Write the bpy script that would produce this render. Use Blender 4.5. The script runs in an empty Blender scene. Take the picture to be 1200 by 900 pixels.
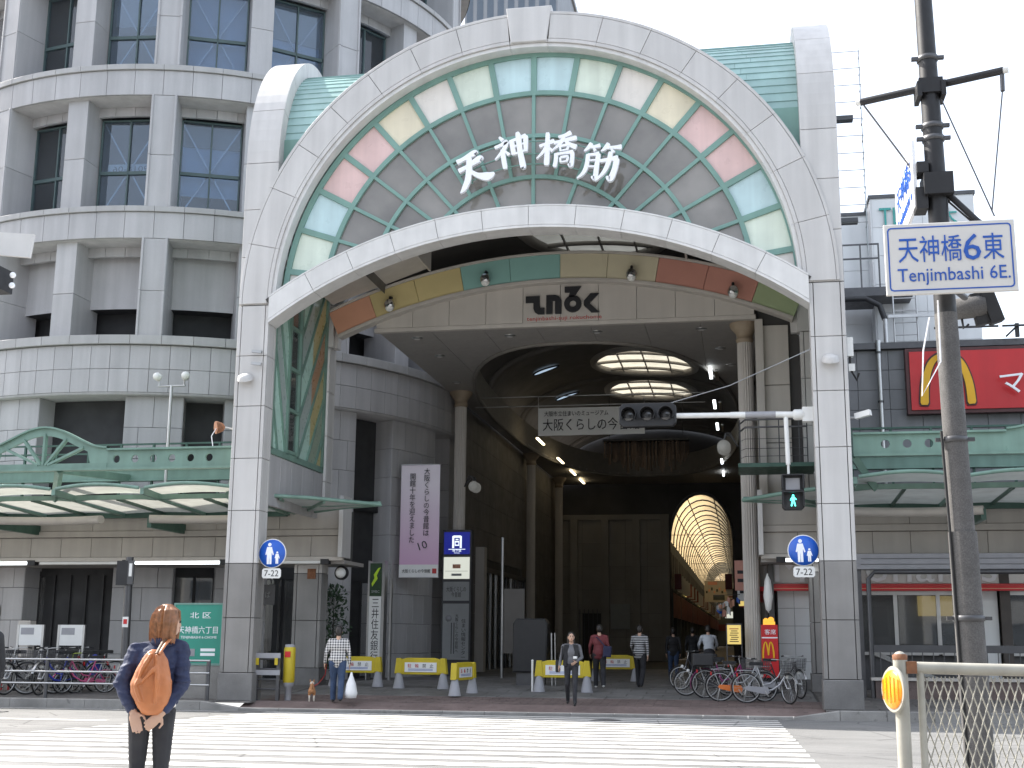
import bpy, math, random
import numpy as np
from mathutils import Vector, Matrix
random.seed(7)
SC = bpy.context.scene
COL = SC.collection
R = math.radians
pi = math.pi

# ------------------------------------------------------------------ camera
cd = bpy.data.cameras.new("camera")
cam = bpy.data.objects.new("camera", cd)
COL.objects.link(cam)
_p, _r, _y = R(11.145), R(.350), R(-9.812)
_f = Vector((math.sin(_y)*math.cos(_p), math.cos(_y)*math.cos(_p), math.sin(_p)))
_rt = Vector((math.cos(_y), -math.sin(_y), 0)); _up = _rt.cross(_f)
_x = _rt*math.cos(_r) + _up*math.sin(_r); _z = -_rt*math.sin(_r) + _up*math.cos(_r)
cam.matrix_world = Matrix(((_x.x, _z.x, -_f.x, 1.386), (_x.y, _z.y, -_f.y, -28.488), (_x.z, _z.z, -_f.z, 1.55), (0, 0, 0, 1)))
cd.sensor_width = 36; cd.lens = 1436.36/1200*36
cd.shift_x = -20.8/1200; cd.shift_y = 12.85/1200
cd.clip_start = .1; cd.clip_end = 3000
SC.camera = cam

# ------------------------------------------------------------------ sky, sun, exposure
SUN = Vector((-.70, .235, .70)).normalized()          # direction towards the sun
w = bpy.data.worlds.new("World"); SC.world = w; w.use_nodes = True
nt = w.node_tree; nt.nodes.clear()
sky = nt.nodes.new("ShaderNodeTexSky"); sky.sky_type = 'NISHITA'; sky.sun_disc = False
sky.sun_elevation = math.asin(SUN.z); sky.sun_rotation = math.atan2(SUN.x, SUN.y)
sky.air_density = 1.0; sky.dust_density = 3.0; sky.ozone_density = 1.0; sky.altitude = 20
bg = nt.nodes.new("ShaderNodeBackground"); bg.inputs[1].default_value = .09
wo = nt.nodes.new("ShaderNodeOutputWorld"); ad = nt.nodes.new("ShaderNodeAddShader")
# thin bright high cloud over the whole sky
cl = nt.nodes.new("ShaderNodeBackground"); cl.inputs[1].default_value = .42
tc = nt.nodes.new("ShaderNodeTexCoord"); cn = nt.nodes.new("ShaderNodeTexNoise"); cn.inputs["Scale"].default_value = 1.8; cn.inputs["Detail"].default_value = 6
cr_ = nt.nodes.new("ShaderNodeMix"); cr_.data_type = 'RGBA'; cr_.inputs[6].default_value = (.80, .86, .93, 1); cr_.inputs[7].default_value = (1.04, 1.04, 1.03, 1)
nt.links.new(tc.outputs["Generated"], cn.inputs["Vector"]); nt.links.new(cn.outputs[0], cr_.inputs[0]); nt.links.new(cr_.outputs[2], cl.inputs[0])
nt.links.new(sky.outputs[0], bg.inputs[0]); nt.links.new(bg.outputs[0], ad.inputs[0]); nt.links.new(cl.outputs[0], ad.inputs[1]); nt.links.new(ad.outputs[0], wo.inputs[0])
sl = bpy.data.lights.new("sun", 'SUN'); sl.energy = 4.0; sl.angle = R(.53); sl.color = (1, .955, .88)
so = bpy.data.objects.new("sun", sl); COL.objects.link(so)
so.rotation_euler = SUN.to_track_quat('Z', 'Y').to_euler(); so.location = (-60, 10, 70)
vs = SC.view_settings
vs.view_transform = 'Standard'; vs.look = 'None'; vs.gamma = 1; vs.exposure = 1.34
try:
    SC.cycles.use_denoising = True
    SC.cycles.max_bounces = 8; SC.cycles.transparent_max_bounces = 12
    SC.cycles.sample_clamp_indirect = 6
except Exception:
    pass

# ------------------------------------------------------------------ mesh helpers
def unit(a):
    return a/max(1e-9, np.linalg.norm(a))

class MB:
    """collects shapes and links them as ONE mesh object"""
    def __init__(s): s.v = []; s.f = []; s.m = []; s.s = []
    def add(s, vs_, fs, mi=0, sm=False):
        b = len(s.v); s.v += [tuple(map(float, p)) for p in vs_]
        for f in fs: s.f.append([b+i for i in f]); s.m.append(mi); s.s.append(sm)
        return s
    def box(s, x0, y0, z0, x1, y1, z1, mi=0):
        v = [(x, y, z) for z in (z0, z1) for y in (y0, y1) for x in (x0, x1)]
        return s.add(v, [(0, 2, 3, 1), (4, 5, 7, 6), (0, 1, 5, 4), (2, 6, 7, 3), (0, 4, 6, 2), (1, 3, 7, 5)], mi)
    def bar(s, p0, p1, wd, th, up=(0, 0, 1), mi=0):
        p0, p1 = np.array(p0, float), np.array(p1, float); d = unit(p1-p0); u = np.array(up, float)
        a = unit(np.cross(d, u)); b = np.cross(a, d); v = []
        for p in (p0, p1):
            for i, j in ((-1, -1), (1, -1), (1, 1), (-1, 1)): v.append(p+a*i*wd/2+b*j*th/2)
        return s.add(v, [(3, 2, 1, 0), (4, 5, 6, 7), (0, 1, 5, 4), (1, 2, 6, 5), (2, 3, 7, 6), (3, 0, 4, 7)], mi)
    def tube(s, pts, r, n=8, mi=0, closed=False, sq=1.0, caps=True):
        P = [np.array(p, float) for p in pts]; m = len(P)
        rs = r if isinstance(r, (list, tuple)) else [r]*m
        t0 = unit(P[1]-P[0]); a = np.cross(t0, (0, 0, 1.))
        if np.linalg.norm(a) < .05: a = np.cross(t0, (0, 1., 0))
        a = unit(a); v = []
        for i in range(m):
            if closed: t = P[(i+1) % m]-P[i-1]
            else: t = P[min(i+1, m-1)]-P[max(i-1, 0)]
            t = unit(t); a = unit(a-t*np.dot(a, t)); b = np.cross(t, a)
            for k in range(n):
                q = 2*pi*k/n; v.append(P[i]+rs[i]*(math.cos(q)*a+sq*math.sin(q)*b))
        f = []
        for i in range(m if closed else m-1):
            j = (i+1) % m
            for k in range(n): l = (k+1) % n; f.append((i*n+k, i*n+l, j*n+l, j*n+k))
        s.add(v, f, mi, n > 5)
        if not closed and caps:
            s.add(v[:n], [tuple(range(n))[::-1]], mi); s.add(v[-n:], [tuple(range(n))], mi)
        return s
    def lathe(s, prof, n=16, c=(0, 0, 0), mi=0, ax=None, sm=True, caps=True):
        c = np.array(c, float)
        A = np.eye(3) if ax is None else np.array(Vector(ax).to_track_quat('Z', 'Y').to_matrix())
        v = []
        for r, z in prof:
            for k in range(n):
                q = 2*pi*k/n; v.append(c+A@np.array((r*math.cos(q), r*math.sin(q), z)))
        f = []
        for i in range(len(prof)-1):
            for k in range(n): l = (k+1) % n; f.append((i*n+k, i*n+l, (i+1)*n+l, (i+1)*n+k))
        s.add(v, f, mi, sm)
        if caps:
            if prof[0][0] > 1e-4: s.add(v[:n], [tuple(range(n))[::-1]], mi)
            if prof[-1][0] > 1e-4: s.add(v[-n:], [tuple(range(n))], mi)
        return s
    def ball(s, c, r, n=12, m=8, mi=0, sc=(1, 1, 1)):
        v = []; f = []
        for i in range(m+1):
            t = pi*i/m
            for k in range(n):
                q = 2*pi*k/n
                v.append((c[0]+r*sc[0]*math.sin(t)*math.cos(q), c[1]+r*sc[1]*math.sin(t)*math.sin(q), c[2]-r*sc[2]*math.cos(t)))
        for i in range(m):
            for k in range(n): l = (k+1) % n; f.append((i*n+k, i*n+l, (i+1)*n+l, (i+1)*n+k))
        return s.add(v, f, mi, True)
    def loft(s, A, B, mi=0, capA=True, capB=True, sm=False):
        n = len(A); v = list(A)+list(B)
        s.add(v, [(i, (i+1) % n, n+(i+1) % n, n+i) for i in range(n)], mi, sm)
        if capA: s.add(A, [tuple(range(n))[::-1]], mi)
        if capB: s.add(B, [tuple(range(n))], mi)
        return s
    def prism(s, poly, fr, d0, d1, ch=0, mi=0):
        """poly (2D, ccw seen from the normal) from depth d0 to d1 along the frame's normal, front edges chamfered by ch"""
        O, U, V, N = [np.array(a, float) for a in fr]
        if area2(poly) < 0: poly = poly[::-1]
        q = lambda P, d: [O+U*a+V*b+N*d for a, b in P]
        if ch:
            inn = inset(poly, ch); n = len(poly)
            A, B, C_ = q(poly, d0), q(poly, d1-ch*.7), q(inn, d1)
            s.loft(A, B, mi, True, False); s.loft(B, C_, mi, False, True)
        else: s.loft(q(poly, d0), q(poly, d1), mi)
        return s
    def mesh(s, name, mats=()):
        me = bpy.data.meshes.new(name); me.from_pydata(s.v, [], s.f)
        me.polygons.foreach_set("material_index", s.m); me.polygons.foreach_set("use_smooth", s.s)
        for m in mats: me.materials.append(m)
        me.update(); return me
    def build(s, name, mats, parent=None, loc=(0, 0, 0), rot=(0, 0, 0)):
        return put(name, s.mesh(name, mats if isinstance(mats, (list, tuple)) else [mats]), parent, loc, rot)

def put(name, me, parent=None, loc=(0, 0, 0), rot=(0, 0, 0), sc=None):
    o = bpy.data.objects.new(name, me); COL.objects.link(o)
    o.location = loc; o.rotation_euler = rot
    if sc: o.scale = sc
    if parent:
        o.parent = parent
        if parent.name in WORLD: o.matrix_parent_inverse = WORLD[parent.name]
    return o
WORLD = {}      # things whose parts are written in world coordinates

def area2(P):
    return sum(P[i][0]*P[(i+1) % len(P)][1]-P[(i+1) % len(P)][0]*P[i][1] for i in range(len(P)))

def inset(P, d):
    """inset a ccw polygon by d"""
    n = len(P); out = []
    for i in range(n):
        p0, p, p1 = np.array(P[i-1], float), np.array(P[i], float), np.array(P[(i+1) % n], float)
        e0, e1 = p-p0, p1-p
        e0 /= max(1e-9, np.linalg.norm(e0)); e1 /= max(1e-9, np.linalg.norm(e1))
        n0, n1 = np.array((-e0[1], e0[0])), np.array((-e1[1], e1[0]))
        k = n0+n1; k = k/max(.35, float(k@k))*2*d if float(k@k) > .02 else n0*d
        out.append(tuple(p+k*1.0))
    return out

def clip(P, a, b, c):
    """keep the part of polygon P with a*x+b*y >= c"""
    out = []; n = len(P)
    for i in range(n):
        p, q = P[i], P[(i+1) % n]; dp, dq = a*p[0]+b*p[1]-c, a*q[0]+b*q[1]-c
        if dp >= 0: out.append(p)
        if (dp > 0 > dq) or (dp < 0 < dq):
            t = dp/(dp-dq); out.append((p[0]+t*(q[0]-p[0]), p[1]+t*(q[1]-p[1])))
    return out

FRONT = lambda y: ((0, y, 0), (1, 0, 0), (0, 0, 1), (0, -1, 0))      # facade plane: 2D = (x, z), depth towards the street
def sector(cx, cz, r0, r1, a0, a1, n):
    """ring sector, angle from the top, + to the right (radians)"""
    o = [(cx+r1*math.sin(a0+(a1-a0)*i/n), cz+r1*math.cos(a0+(a1-a0)*i/n)) for i in range(n+1)]
    i_ = [(cx+r0*math.sin(a1+(a0-a1)*i/n), cz+r0*math.cos(a1+(a0-a1)*i/n)) for i in range(n+1)]
    return (o+i_)[::-1]
def rect(x0, z0, x1, z1): return [(x0, z0), (x1, z0), (x1, z1), (x0, z1)]

# ------------------------------------------------------------------ things, parts, copies
def tag(o, label=None, cat=None, group=None, kind=None):
    if label: o["label"] = label
    if cat: o["category"] = cat
    if group: o["group"] = group
    if kind: o["kind"] = kind
    return o
def thing(name, label, cat, loc=(0, 0, 0), rz=0, group=None, world=False):
    o = bpy.data.objects.new(name, None); COL.objects.link(o)
    o.location = loc; o.rotation_euler = (0, 0, rz); o.empty_display_size = .2
    if world: WORLD[o.name] = Matrix.Translation(-Vector(loc))
    return tag(o, label, cat, group)
KIDS = {}
def dup(o, loc=None, rot=None, label=None, parent=None, remat=None):
    """copy of a thing with copies of its parts and sub-parts"""
    c = o.copy(); COL.objects.link(c); c.parent = parent
    if loc is not None: c.location = loc
    if rot is not None: c.rotation_euler = rot
    if label: c["label"] = label
    for ch in list(o.children): dup(ch, parent=c, remat=remat)
    if remat and c.type == 'MESH':
        for sl_ in c.material_slots:
            if sl_.material and sl_.material.name in remat:
                nm = remat[sl_.material.name]; sl_.link = 'OBJECT'; sl_.material = nm
    return c

# ------------------------------------------------------------------ materials
M = {}
def mat(name, col, rough=.6, metal=0, var=.08, scale=3., speck=0, speckscale=220., streak=0, bump=0, bscale=40., rnd=.05, spec=.5, emit=None, es=1., coat=0, var2=None):
    m = bpy.data.materials.new(name); m.use_nodes = True; n = m.node_tree.nodes; L = m.node_tree.links
    b = n["Principled BSDF"]; b.inputs["Roughness"].default_value = rough; b.inputs["Metallic"].default_value = metal
    b.inputs["Specular IOR Level"].default_value = spec
    if coat: b.inputs["Coat Weight"].default_value = coat; b.inputs["Coat Roughness"].default_value = .08
    g = n.new("ShaderNodeNewGeometry"); oi = n.new("ShaderNodeObjectInfo")
    def noise(sc, vec=None, det=4):
        t = n.new("ShaderNodeTexNoise"); t.inputs["Scale"].default_value = sc; t.inputs["Detail"].default_value = det
        L.new(vec if vec else g.outputs["Position"], t.inputs["Vector"]); return t.outputs["Fac"]
    def math_(op, a, bb):
        t = n.new("ShaderNodeMath"); t.operation = op
        for i, x in enumerate((a, bb)):
            if isinstance(x, (int, float)): t.inputs[i].default_value = x
            else: L.new(x, t.inputs[i])
        return t.outputs[0]
    def span(x, lo, hi):
        t = n.new("ShaderNodeMapRange"); t.inputs[1].default_value = .3; t.inputs[2].default_value = .7
        t.inputs[3].default_value = lo; t.inputs[4].default_value = hi; L.new(x, t.inputs[0]); return t.outputs[0]
    k = span(noise(scale), 1-var, 1+var)
    if speck: k = math_('MULTIPLY', k, span(noise(speckscale, None, 2), 1-speck, 1+speck))
    if streak:
        mp = n.new("ShaderNodeMapping"); mp.inputs["Scale"].default_value = (2.2, 2.2, .12); L.new(g.outputs["Position"], mp.inputs[0])
        k = math_('MULTIPLY', k, span(noise(1.6, mp.outputs[0], 5), 1-streak, 1.0+streak*.15))
    if rnd:
        t = n.new("ShaderNodeMapRange"); t.inputs[3].default_value = 1-rnd; t.inputs[4].default_value = 1+rnd
        L.new(oi.outputs["Random"], t.inputs[0]); k = math_('MULTIPLY', k, t.outputs[0])
    mx = n.new("ShaderNodeVectorMath"); mx.operation = 'SCALE'; mx.inputs[0].default_value = col[:3]; L.new(k, mx.inputs["Scale"])
    L.new(mx.outputs[0], b.inputs["Base Color"])
    if bump:
        bp = n.new("ShaderNodeBump"); bp.inputs["Strength"].default_value = bump; bp.inputs["Distance"].default_value = .01
        L.new(noise(bscale), bp.inputs["Height"]); L.new(bp.outputs[0], b.inputs["Normal"])
    rr = span(noise(scale*2.7), rough*.85, min(1, rough*1.15)); L.new(rr, b.inputs["Roughness"])
    if emit: b.inputs["Emission Color"].default_value = (*emit, 1); b.inputs["Emission Strength"].default_value = es
    M[name] = m; return m
def glass(name, tint, trans=.3, rough=.03, ior=1.5, refl=1.0, dirt_haze=.08):
    """window glass: a dark tinted reflective sheet that lets some light through"""
    m = bpy.data.materials.new(name); m.use_nodes = True; n = m.node_tree.nodes; L = m.node_tree.links; n.clear()
    o = n.new("ShaderNodeOutputMaterial"); gl = n.new("ShaderNodeBsdfGlossy"); gl.inputs["Roughness"].default_value = rough
    gl.inputs["Color"].default_value = (refl, refl, refl, 1)
    tr = n.new("ShaderNodeBsdfTransparent"); tr.inputs[0].default_value = (*[t*trans for t in tint], 1)
    df = n.new("ShaderNodeBsdfDiffuse"); df.inputs[0].default_value = (*[t*dirt_haze for t in tint], 1)
    g = n.new("ShaderNodeNewGeometry"); tn = n.new("ShaderNodeTexNoise"); tn.inputs["Scale"].default_value = .7; tn.inputs["Detail"].default_value = 5; L.new(g.outputs["Position"], tn.inputs["Vector"])
    mr = n.new("ShaderNodeMapRange"); mr.inputs[1].default_value = .32; mr.inputs[2].default_value = .68; mr.inputs[3].default_value = .7*dirt_haze; mr.inputs[4].default_value = 1.25*dirt_haze; L.new(tn.outputs["Fac"], mr.inputs[0])  # uneven diffuse film: dirt, with reflection and haze painted in
    sv = n.new("ShaderNodeVectorMath"); sv.operation = 'SCALE'; sv.inputs[0].default_value = tint; L.new(mr.outputs[0], sv.inputs["Scale"]); L.new(sv.outputs[0], df.inputs[0])
    a = n.new("ShaderNodeAddShader"); L.new(tr.outputs[0], a.inputs[0]); L.new(df.outputs[0], a.inputs[1])
    fr = n.new("ShaderNodeFresnel"); fr.inputs[0].default_value = ior
    ms = n.new("ShaderNodeMixShader"); L.new(fr.outputs[0], ms.inputs[0]); L.new(a.outputs[0], ms.inputs[1]); L.new(gl.outputs[0], ms.inputs[2])
    L.new(ms.outputs[0], o.inputs[0]); M[name] = m; return m
def frosted(name, col, trl=.5, var=.1, scale=2.):
    """translucent sheet (frosted glass, polycarbonate)"""
    m = bpy.data.materials.new(name); m.use_nodes = True; n = m.node_tree.nodes; L = m.node_tree.links; n.clear()
    o = n.new("ShaderNodeOutputMaterial"); g = n.new("ShaderNodeNewGeometry"); t = n.new("ShaderNodeTexNoise"); t.inputs["Scale"].default_value = scale
    L.new(g.outputs["Position"], t.inputs["Vector"])
    mr = n.new("ShaderNodeMapRange"); mr.inputs[1].default_value = .3; mr.inputs[2].default_value = .7; mr.inputs[3].default_value = 1-var; mr.inputs[4].default_value = 1+var
    L.new(t.outputs[0], mr.inputs[0]); mx = n.new("ShaderNodeVectorMath"); mx.operation = 'SCALE'; mx.inputs[0].default_value = col; L.new(mr.outputs[0], mx.inputs["Scale"])
    b = n.new("ShaderNodeBsdfPrincipled"); b.inputs["Roughness"].default_value = .25; L.new(mx.outputs[0], b.inputs["Base Color"])
    tl = n.new("ShaderNodeBsdfTranslucent"); L.new(mx.outputs[0], tl.inputs[0])
    ms = n.new("ShaderNodeMixShader"); ms.inputs[0].default_value = trl; L.new(b.outputs[0], ms.inputs[1]); L.new(tl.outputs[0], ms.inputs[2]); L.new(ms.outputs[0], o.inputs[0])
    M[name] = m; return m
def lamp(name, col, s):
    m = bpy.data.materials.new(name); m.use_nodes = True; b = m.node_tree.nodes["Principled BSDF"]
    b.inputs["Base Color"].default_value = (*[.25*q for q in col], 1); b.inputs["Emission Color"].default_value = (*col, 1); b.inputs["Emission Strength"].default_value = s
    M[name] = m; return m

mat("gate_stone", (.56, .545, .53), .5, var=.04, scale=1.2, speck=.06, streak=.14, bump=.05, rnd=.045)
mat("beam_white", (.66, .65, .635), .45, var=.05, streak=.12, rnd=.035)
mat("granite_dark", (.235, .225, .215), .55, var=.1, scale=1.5, speck=.22, streak=.15, bump=.08, rnd=.05)
mat("granite_base", (.17, .165, .16), .7, var=.16, scale=2, speck=.3, bump=.15, rnd=.05)
mat("joint", (.07, .068, .065), .9, rnd=0)
mat("teal", (.19, .335, .29), .5, var=.07, scale=1.5, streak=.1, rnd=.04)
mat("teal_roof", (.29, .44, .42), .38, var=.08, scale=1.2, streak=.12, rnd=.08)
mat("canopy_green", (.175, .285, .235), .45, var=.1, scale=2, streak=.18, rnd=.04)
mat("canopy_dark", (.05, .11, .085), .5, var=.12, streak=.15)
mat("tower_stone", (.44, .432, .437), .55, var=.05, scale=.9, speck=.12, speckscale=120, streak=.16, bump=.05, rnd=.065)
mat("tower_ledge", (.40, .395, .39), .6, var=.06, scale=1.4, speck=.1, streak=.12, rnd=.04)
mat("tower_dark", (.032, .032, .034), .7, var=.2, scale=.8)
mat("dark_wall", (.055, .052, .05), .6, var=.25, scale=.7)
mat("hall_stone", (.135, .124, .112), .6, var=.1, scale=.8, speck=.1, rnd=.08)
mat("beige_stone", (.50, .465, .425), .55, var=.05, scale=1.2, speck=.05, streak=.08, rnd=.04)
mat("fascia_stone", (.40, .37, .335), .6, var=.06, scale=1.4, speck=.05, streak=.12, rnd=.05)
mat("soffit", (.33, .31, .29), .6, var=.05, rnd=.03)
mat("vault", (.12, .113, .104), .7, var=.12, scale=.6)
mat("steel", (.45, .45, .45), .35, .9, var=.06, rnd=.03)
mat("steel_dark", (.10, .10, .105), .45, .6, var=.1)
mat("black", (.018, .018, .02), .5, var=.1)
mat("rubber", (.02, .02, .021), .8, var=.15)
mat("white_paint", (.74, .74, .72), .4, var=.04, streak=.06, rnd=.02)
mat("letter_white", (.86, .87, .90), .3, var=.02, rnd=0)
mat("pole_dark", (.022, .022, .024), .5, .2, var=.15, scale=6, streak=.1)
mat("pole_conc", (.09, .086, .084), .8, var=.12, scale=5, speck=.25, speckscale=90, bump=.1)
mat("asphalt", (.18, .178, .173), .85, var=.14, scale=.5, speck=.45, speckscale=160, bump=.25, bscale=120, rnd=0)
mat("marking", (.62, .61, .58), .75, var=.12, scale=3, speck=.12, speckscale=60, bump=.1, rnd=.03)
mat("paver_grey", (.15, .14, .132), .8, var=.12, scale=2.5, speck=.15, speckscale=70, bump=.1, rnd=.16)
mat("paver_red", (.155, .115, .105), .8, var=.12, scale=2.5, speck=.15, speckscale=70, bump=.1, rnd=.14)
mat("paver_hall", (.17, .165, .16), .7, var=.15, scale=1.5, speck=.1, speckscale=70, rnd=.1)
mat("kerb", (.27, .26, .245), .8, var=.1, scale=3, speck=.2, speckscale=80, bump=.1, rnd=.08)
mat("near_paving", (.22, .21, .20), .85, var=.12, scale=2, speck=.2, speckscale=60, bump=.1)
mat("blue_sign", (.012, .10, .50), .35, var=.03, rnd=0)
mat("sign_white", (.72, .72, .70), .4, var=.03, rnd=0)
mat("sign_back", (.60, .585, .56), .45, var=.03, rnd=0)
mat("ink_blue", (.012, .085, .40), .4, rnd=0)
mat("ink_black", (.015, .015, .018), .5, rnd=0)
mat("ink_grey", (.06, .06, .065), .6, rnd=0)
mat("ink_red", (.42, .03, .03), .5, rnd=0)
mat("ink_teal", (.05, .33, .30), .5, rnd=0)
mat("mc_red", (.55, .018, .022), .4, var=.06, scale=1.5, streak=.08, rnd=0)
mat("mc_yellow", (.80, .43, .01), .4, var=.06, streak=.1, rnd=0)
mat("mc_frame", (.07, .02, .02), .5)
mat("grey_wall", (.21, .21, .22), .65, var=.08, scale=1, speck=.08, streak=.16, rnd=.05)
mat("white_tile", (.70, .71, .71), .45, var=.04, scale=1, streak=.06, rnd=.03)
mat("far_wall", (.30, .31, .33), .7, var=.06, scale=.3)
mat("yellow", (.52, .40, .02), .5, var=.08, scale=4, rnd=.03)
mat("cone_grey", (.30, .30, .32), .6, var=.08, scale=4)
mat("orange_refl", (.80, .27, .005), .3, var=.08, scale=14)
mat("rail_white", (.36, .345, .295), .5, var=.1, scale=7, streak=.2)
mat("rust", (.20, .085, .04), .8, var=.3, scale=14)
mat("green_board", (.03, .27, .20), .35, var=.04, rnd=0)
mat("blind", (.30, .31, .31), .6, var=.05, rnd=.03)
mat("window_frame", (.075, .115, .115), .5, var=.1)
mat("window_blue", (.44, .54, .68), .5, var=.08, scale=.6, rnd=.12)
mat("chrome", (.55, .55, .55), .16, 1.0, var=.04)
mat("lens_dark", (.03, .03, .032), .12, var=.05, coat=.5)
mat("capital_tan", (.30, .235, .165), .6, var=.12)
mat("drum", (.20, .185, .165), .6, var=.08)
mat("hall_stone_lit", (.27, .25, .225), .6, var=.12, scale=.8, speck=.08, rnd=.08)  # hall stone painted lighter, in place of light missing at the end wall
mat("door_brown", (.06, .05, .045), .5, var=.15)
mat("pink_banner", (.50, .40, .50), .6, var=.04, rnd=0)
mat("shop_red", (.10, .014, .016), .5, var=.15, scale=1)
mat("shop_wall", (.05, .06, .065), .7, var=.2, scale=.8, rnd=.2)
mat("plant_leaf", (.02, .05, .018), .6, var=.25, scale=12, rnd=.1)
glass("fan_glass", (.80, .75, .69), .42, .02, 1.6, .9, .26)
glass("tower_glass", (.70, .80, .90), .9, .015, 1.6, .95, .05)
glass("shop_glass", (.8, .8, .8), .6, .02, 1.5)
glass("screen_glass", (.8, .9, .88), .75, .03, 1.6)
frosted("canopy_glass", (.46, .46, .42), .42)
frosted("vault_film", (.40, .30, .165), .7, .2, .6)
frosted("skylight_film", (.36, .335, .27), .8, .12)
for nm, c in dict(cream=(.77, .72, .66), green=(.67, .74, .63), blue=(.54, .71, .73), pink=(.74, .52, .49), yellow=(.80, .72, .54)).items():
    mat("pane_"+nm, c, .30, var=.08, scale=1.1, streak=.14, rnd=.05)
for nm, c in dict(orange=(.60, .31, .205), yellow=(.58, .48, .235), teal=(.25, .46, .42), cream=(.60, .545, .39), red=(.54, .255, .20), green=(.36, .43, .25)).items():
    mat("band_"+nm, c, .5, var=.05, scale=1.3, rnd=.04)
for nm, c in dict(mint=(.42, .60, .52), grey=(.36, .42, .40), yellow=(.45, .38, .18), orange=(.42, .24, .14), sage=(.28, .34, .26)).items():
    mat("screen_"+nm, c, .3, var=.06, rnd=.04)
def rework(name, fn):
    """add larger marks to a plain material: fn(nodes, links, position socket, colour socket) returns the new colour socket"""
    m = M[name]; n = m.node_tree.nodes; L = m.node_tree.links; b = n["Principled BSDF"]; c = b.inputs["Base Color"].links[0].from_socket
    g = n.new("ShaderNodeNewGeometry"); L.new(fn(n, L, g.outputs["Position"], c), b.inputs["Base Color"])
def nz(n, L, pos, sc, lo, hi, a, b, st=(1, 1, 1), det=5, typ="ShaderNodeTexNoise"):
    mp = n.new("ShaderNodeMapping"); mp.inputs["Scale"].default_value = st; L.new(pos, mp.inputs[0]); t = n.new(typ); t.inputs["Scale"].default_value = sc
    if typ == "ShaderNodeTexNoise": t.inputs["Detail"].default_value = det; t.inputs["Roughness"].default_value = .6
    else: t.feature = 'DISTANCE_TO_EDGE'
    L.new(mp.outputs[0], t.inputs["Vector"]); r_ = n.new("ShaderNodeMapRange"); r_.inputs[1].default_value = lo; r_.inputs[2].default_value = hi; r_.inputs[3].default_value = a; r_.inputs[4].default_value = b
    L.new(t.outputs["Fac"] if typ == "ShaderNodeTexNoise" else t.outputs["Distance"], r_.inputs[0]); return r_.outputs[0]
def mulc(n, L, c, *fs):
    for f in fs:
        s_ = n.new("ShaderNodeVectorMath"); s_.operation = 'SCALE'; L.new(c, s_.inputs[0]); L.new(f, s_.inputs["Scale"]); c = s_.outputs[0]
    return c
# traffic-worn asphalt: patches, tyre tracks along the road, cracks, oil spots
rework("asphalt", lambda n, L, p, c: mulc(n, L, c, nz(n, L, p, .35, .35, .7, .82, 1.1), nz(n, L, p, .55, .5, .66, 1, .80, (.08, 1.6, 1)), nz(n, L, p, .42, 0, .011, .45, 1, (1, .8, 1), 5, "ShaderNodeTexVoronoi"), nz(n, L, p, 2.2, .66, .74, 1, .6)))
def worn(n, L, p, c):
    f = nz(n, L, p, 5.5, .50, .66, 0, .75, (1, 1, 1), 9); g_ = nz(n, L, p, .5, .42, .62, .25, 1.0, (.12, 1.4, 1))
    t = n.new("ShaderNodeMath"); t.operation = 'MULTIPLY'; L.new(f, t.inputs[0]); L.new(g_, t.inputs[1])
    mx = n.new("ShaderNodeMix"); mx.data_type = 'RGBA'; L.new(t.outputs[0], mx.inputs[0]); L.new(c, mx.inputs[6]); mx.inputs[7].default_value = (.19, .187, .18, 1)
    return mulc(n, L, mx.outputs[2], nz(n, L, p, .55, .5, .66, 1, .84, (.08, 1.6, 1)), nz(n, L, p, .42, 0, .011, .5, 1, (1, .8, 1), 5, "ShaderNodeTexVoronoi"))
rework("marking", worn)
for nm in ("paver_grey", "paver_red", "paver_hall", "near_paving", "kerb"): rework(nm, lambda n, L, p, c: mulc(n, L, c, nz(n, L, p, .9, .35, .68, .72, 1.12), nz(n, L, p, 6, .62, .7, 1, .62)))
def banner_fade(n, L, p, c):
    tc_ = n.new("ShaderNodeTexCoord"); sp = n.new("ShaderNodeSeparateXYZ"); L.new(tc_.outputs["Object"], sp.inputs[0]); r_ = n.new("ShaderNodeMapRange"); r_.inputs[1].default_value = -1.8; r_.inputs[2].default_value = 1.2; L.new(sp.outputs[2], r_.inputs[0])
    mx = n.new("ShaderNodeMix"); mx.data_type = 'RGBA'; mx.inputs[6].default_value = (.62, .36, .54, 1); mx.inputs[7].default_value = (.66, .60, .65, 1); L.new(r_.outputs[0], mx.inputs[0]); return mx.outputs[2]
rework("pink_banner", banner_fade)
mat("ornament", (.10, .062, .038), .6, var=.25, rnd=.1)
lamp("tube_light", (.9, .97, 1), 2.2)
lamp("warm_light", (1, .82, .5), 2.2)
lamp("window_daylight", (.62, .80, 1), .28)  # leaf windows glow with this in place of daylight from outside
lamp("lit_panel", (.85, .88, .78), .30)
lamp("lit_yellow", (.95, .72, .22), .30)
lamp("lit_orange", (1, .45, .05), .5)
lamp("green_man", (.08, .9, .72), 2.0)
lamp("lit_sign_blue", (.02, .03, .36), .22)
lamp("lit_white", (.8, .9, 1), .5)
lamp("globe_glass", (.8, .8, .75), .05)
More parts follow.
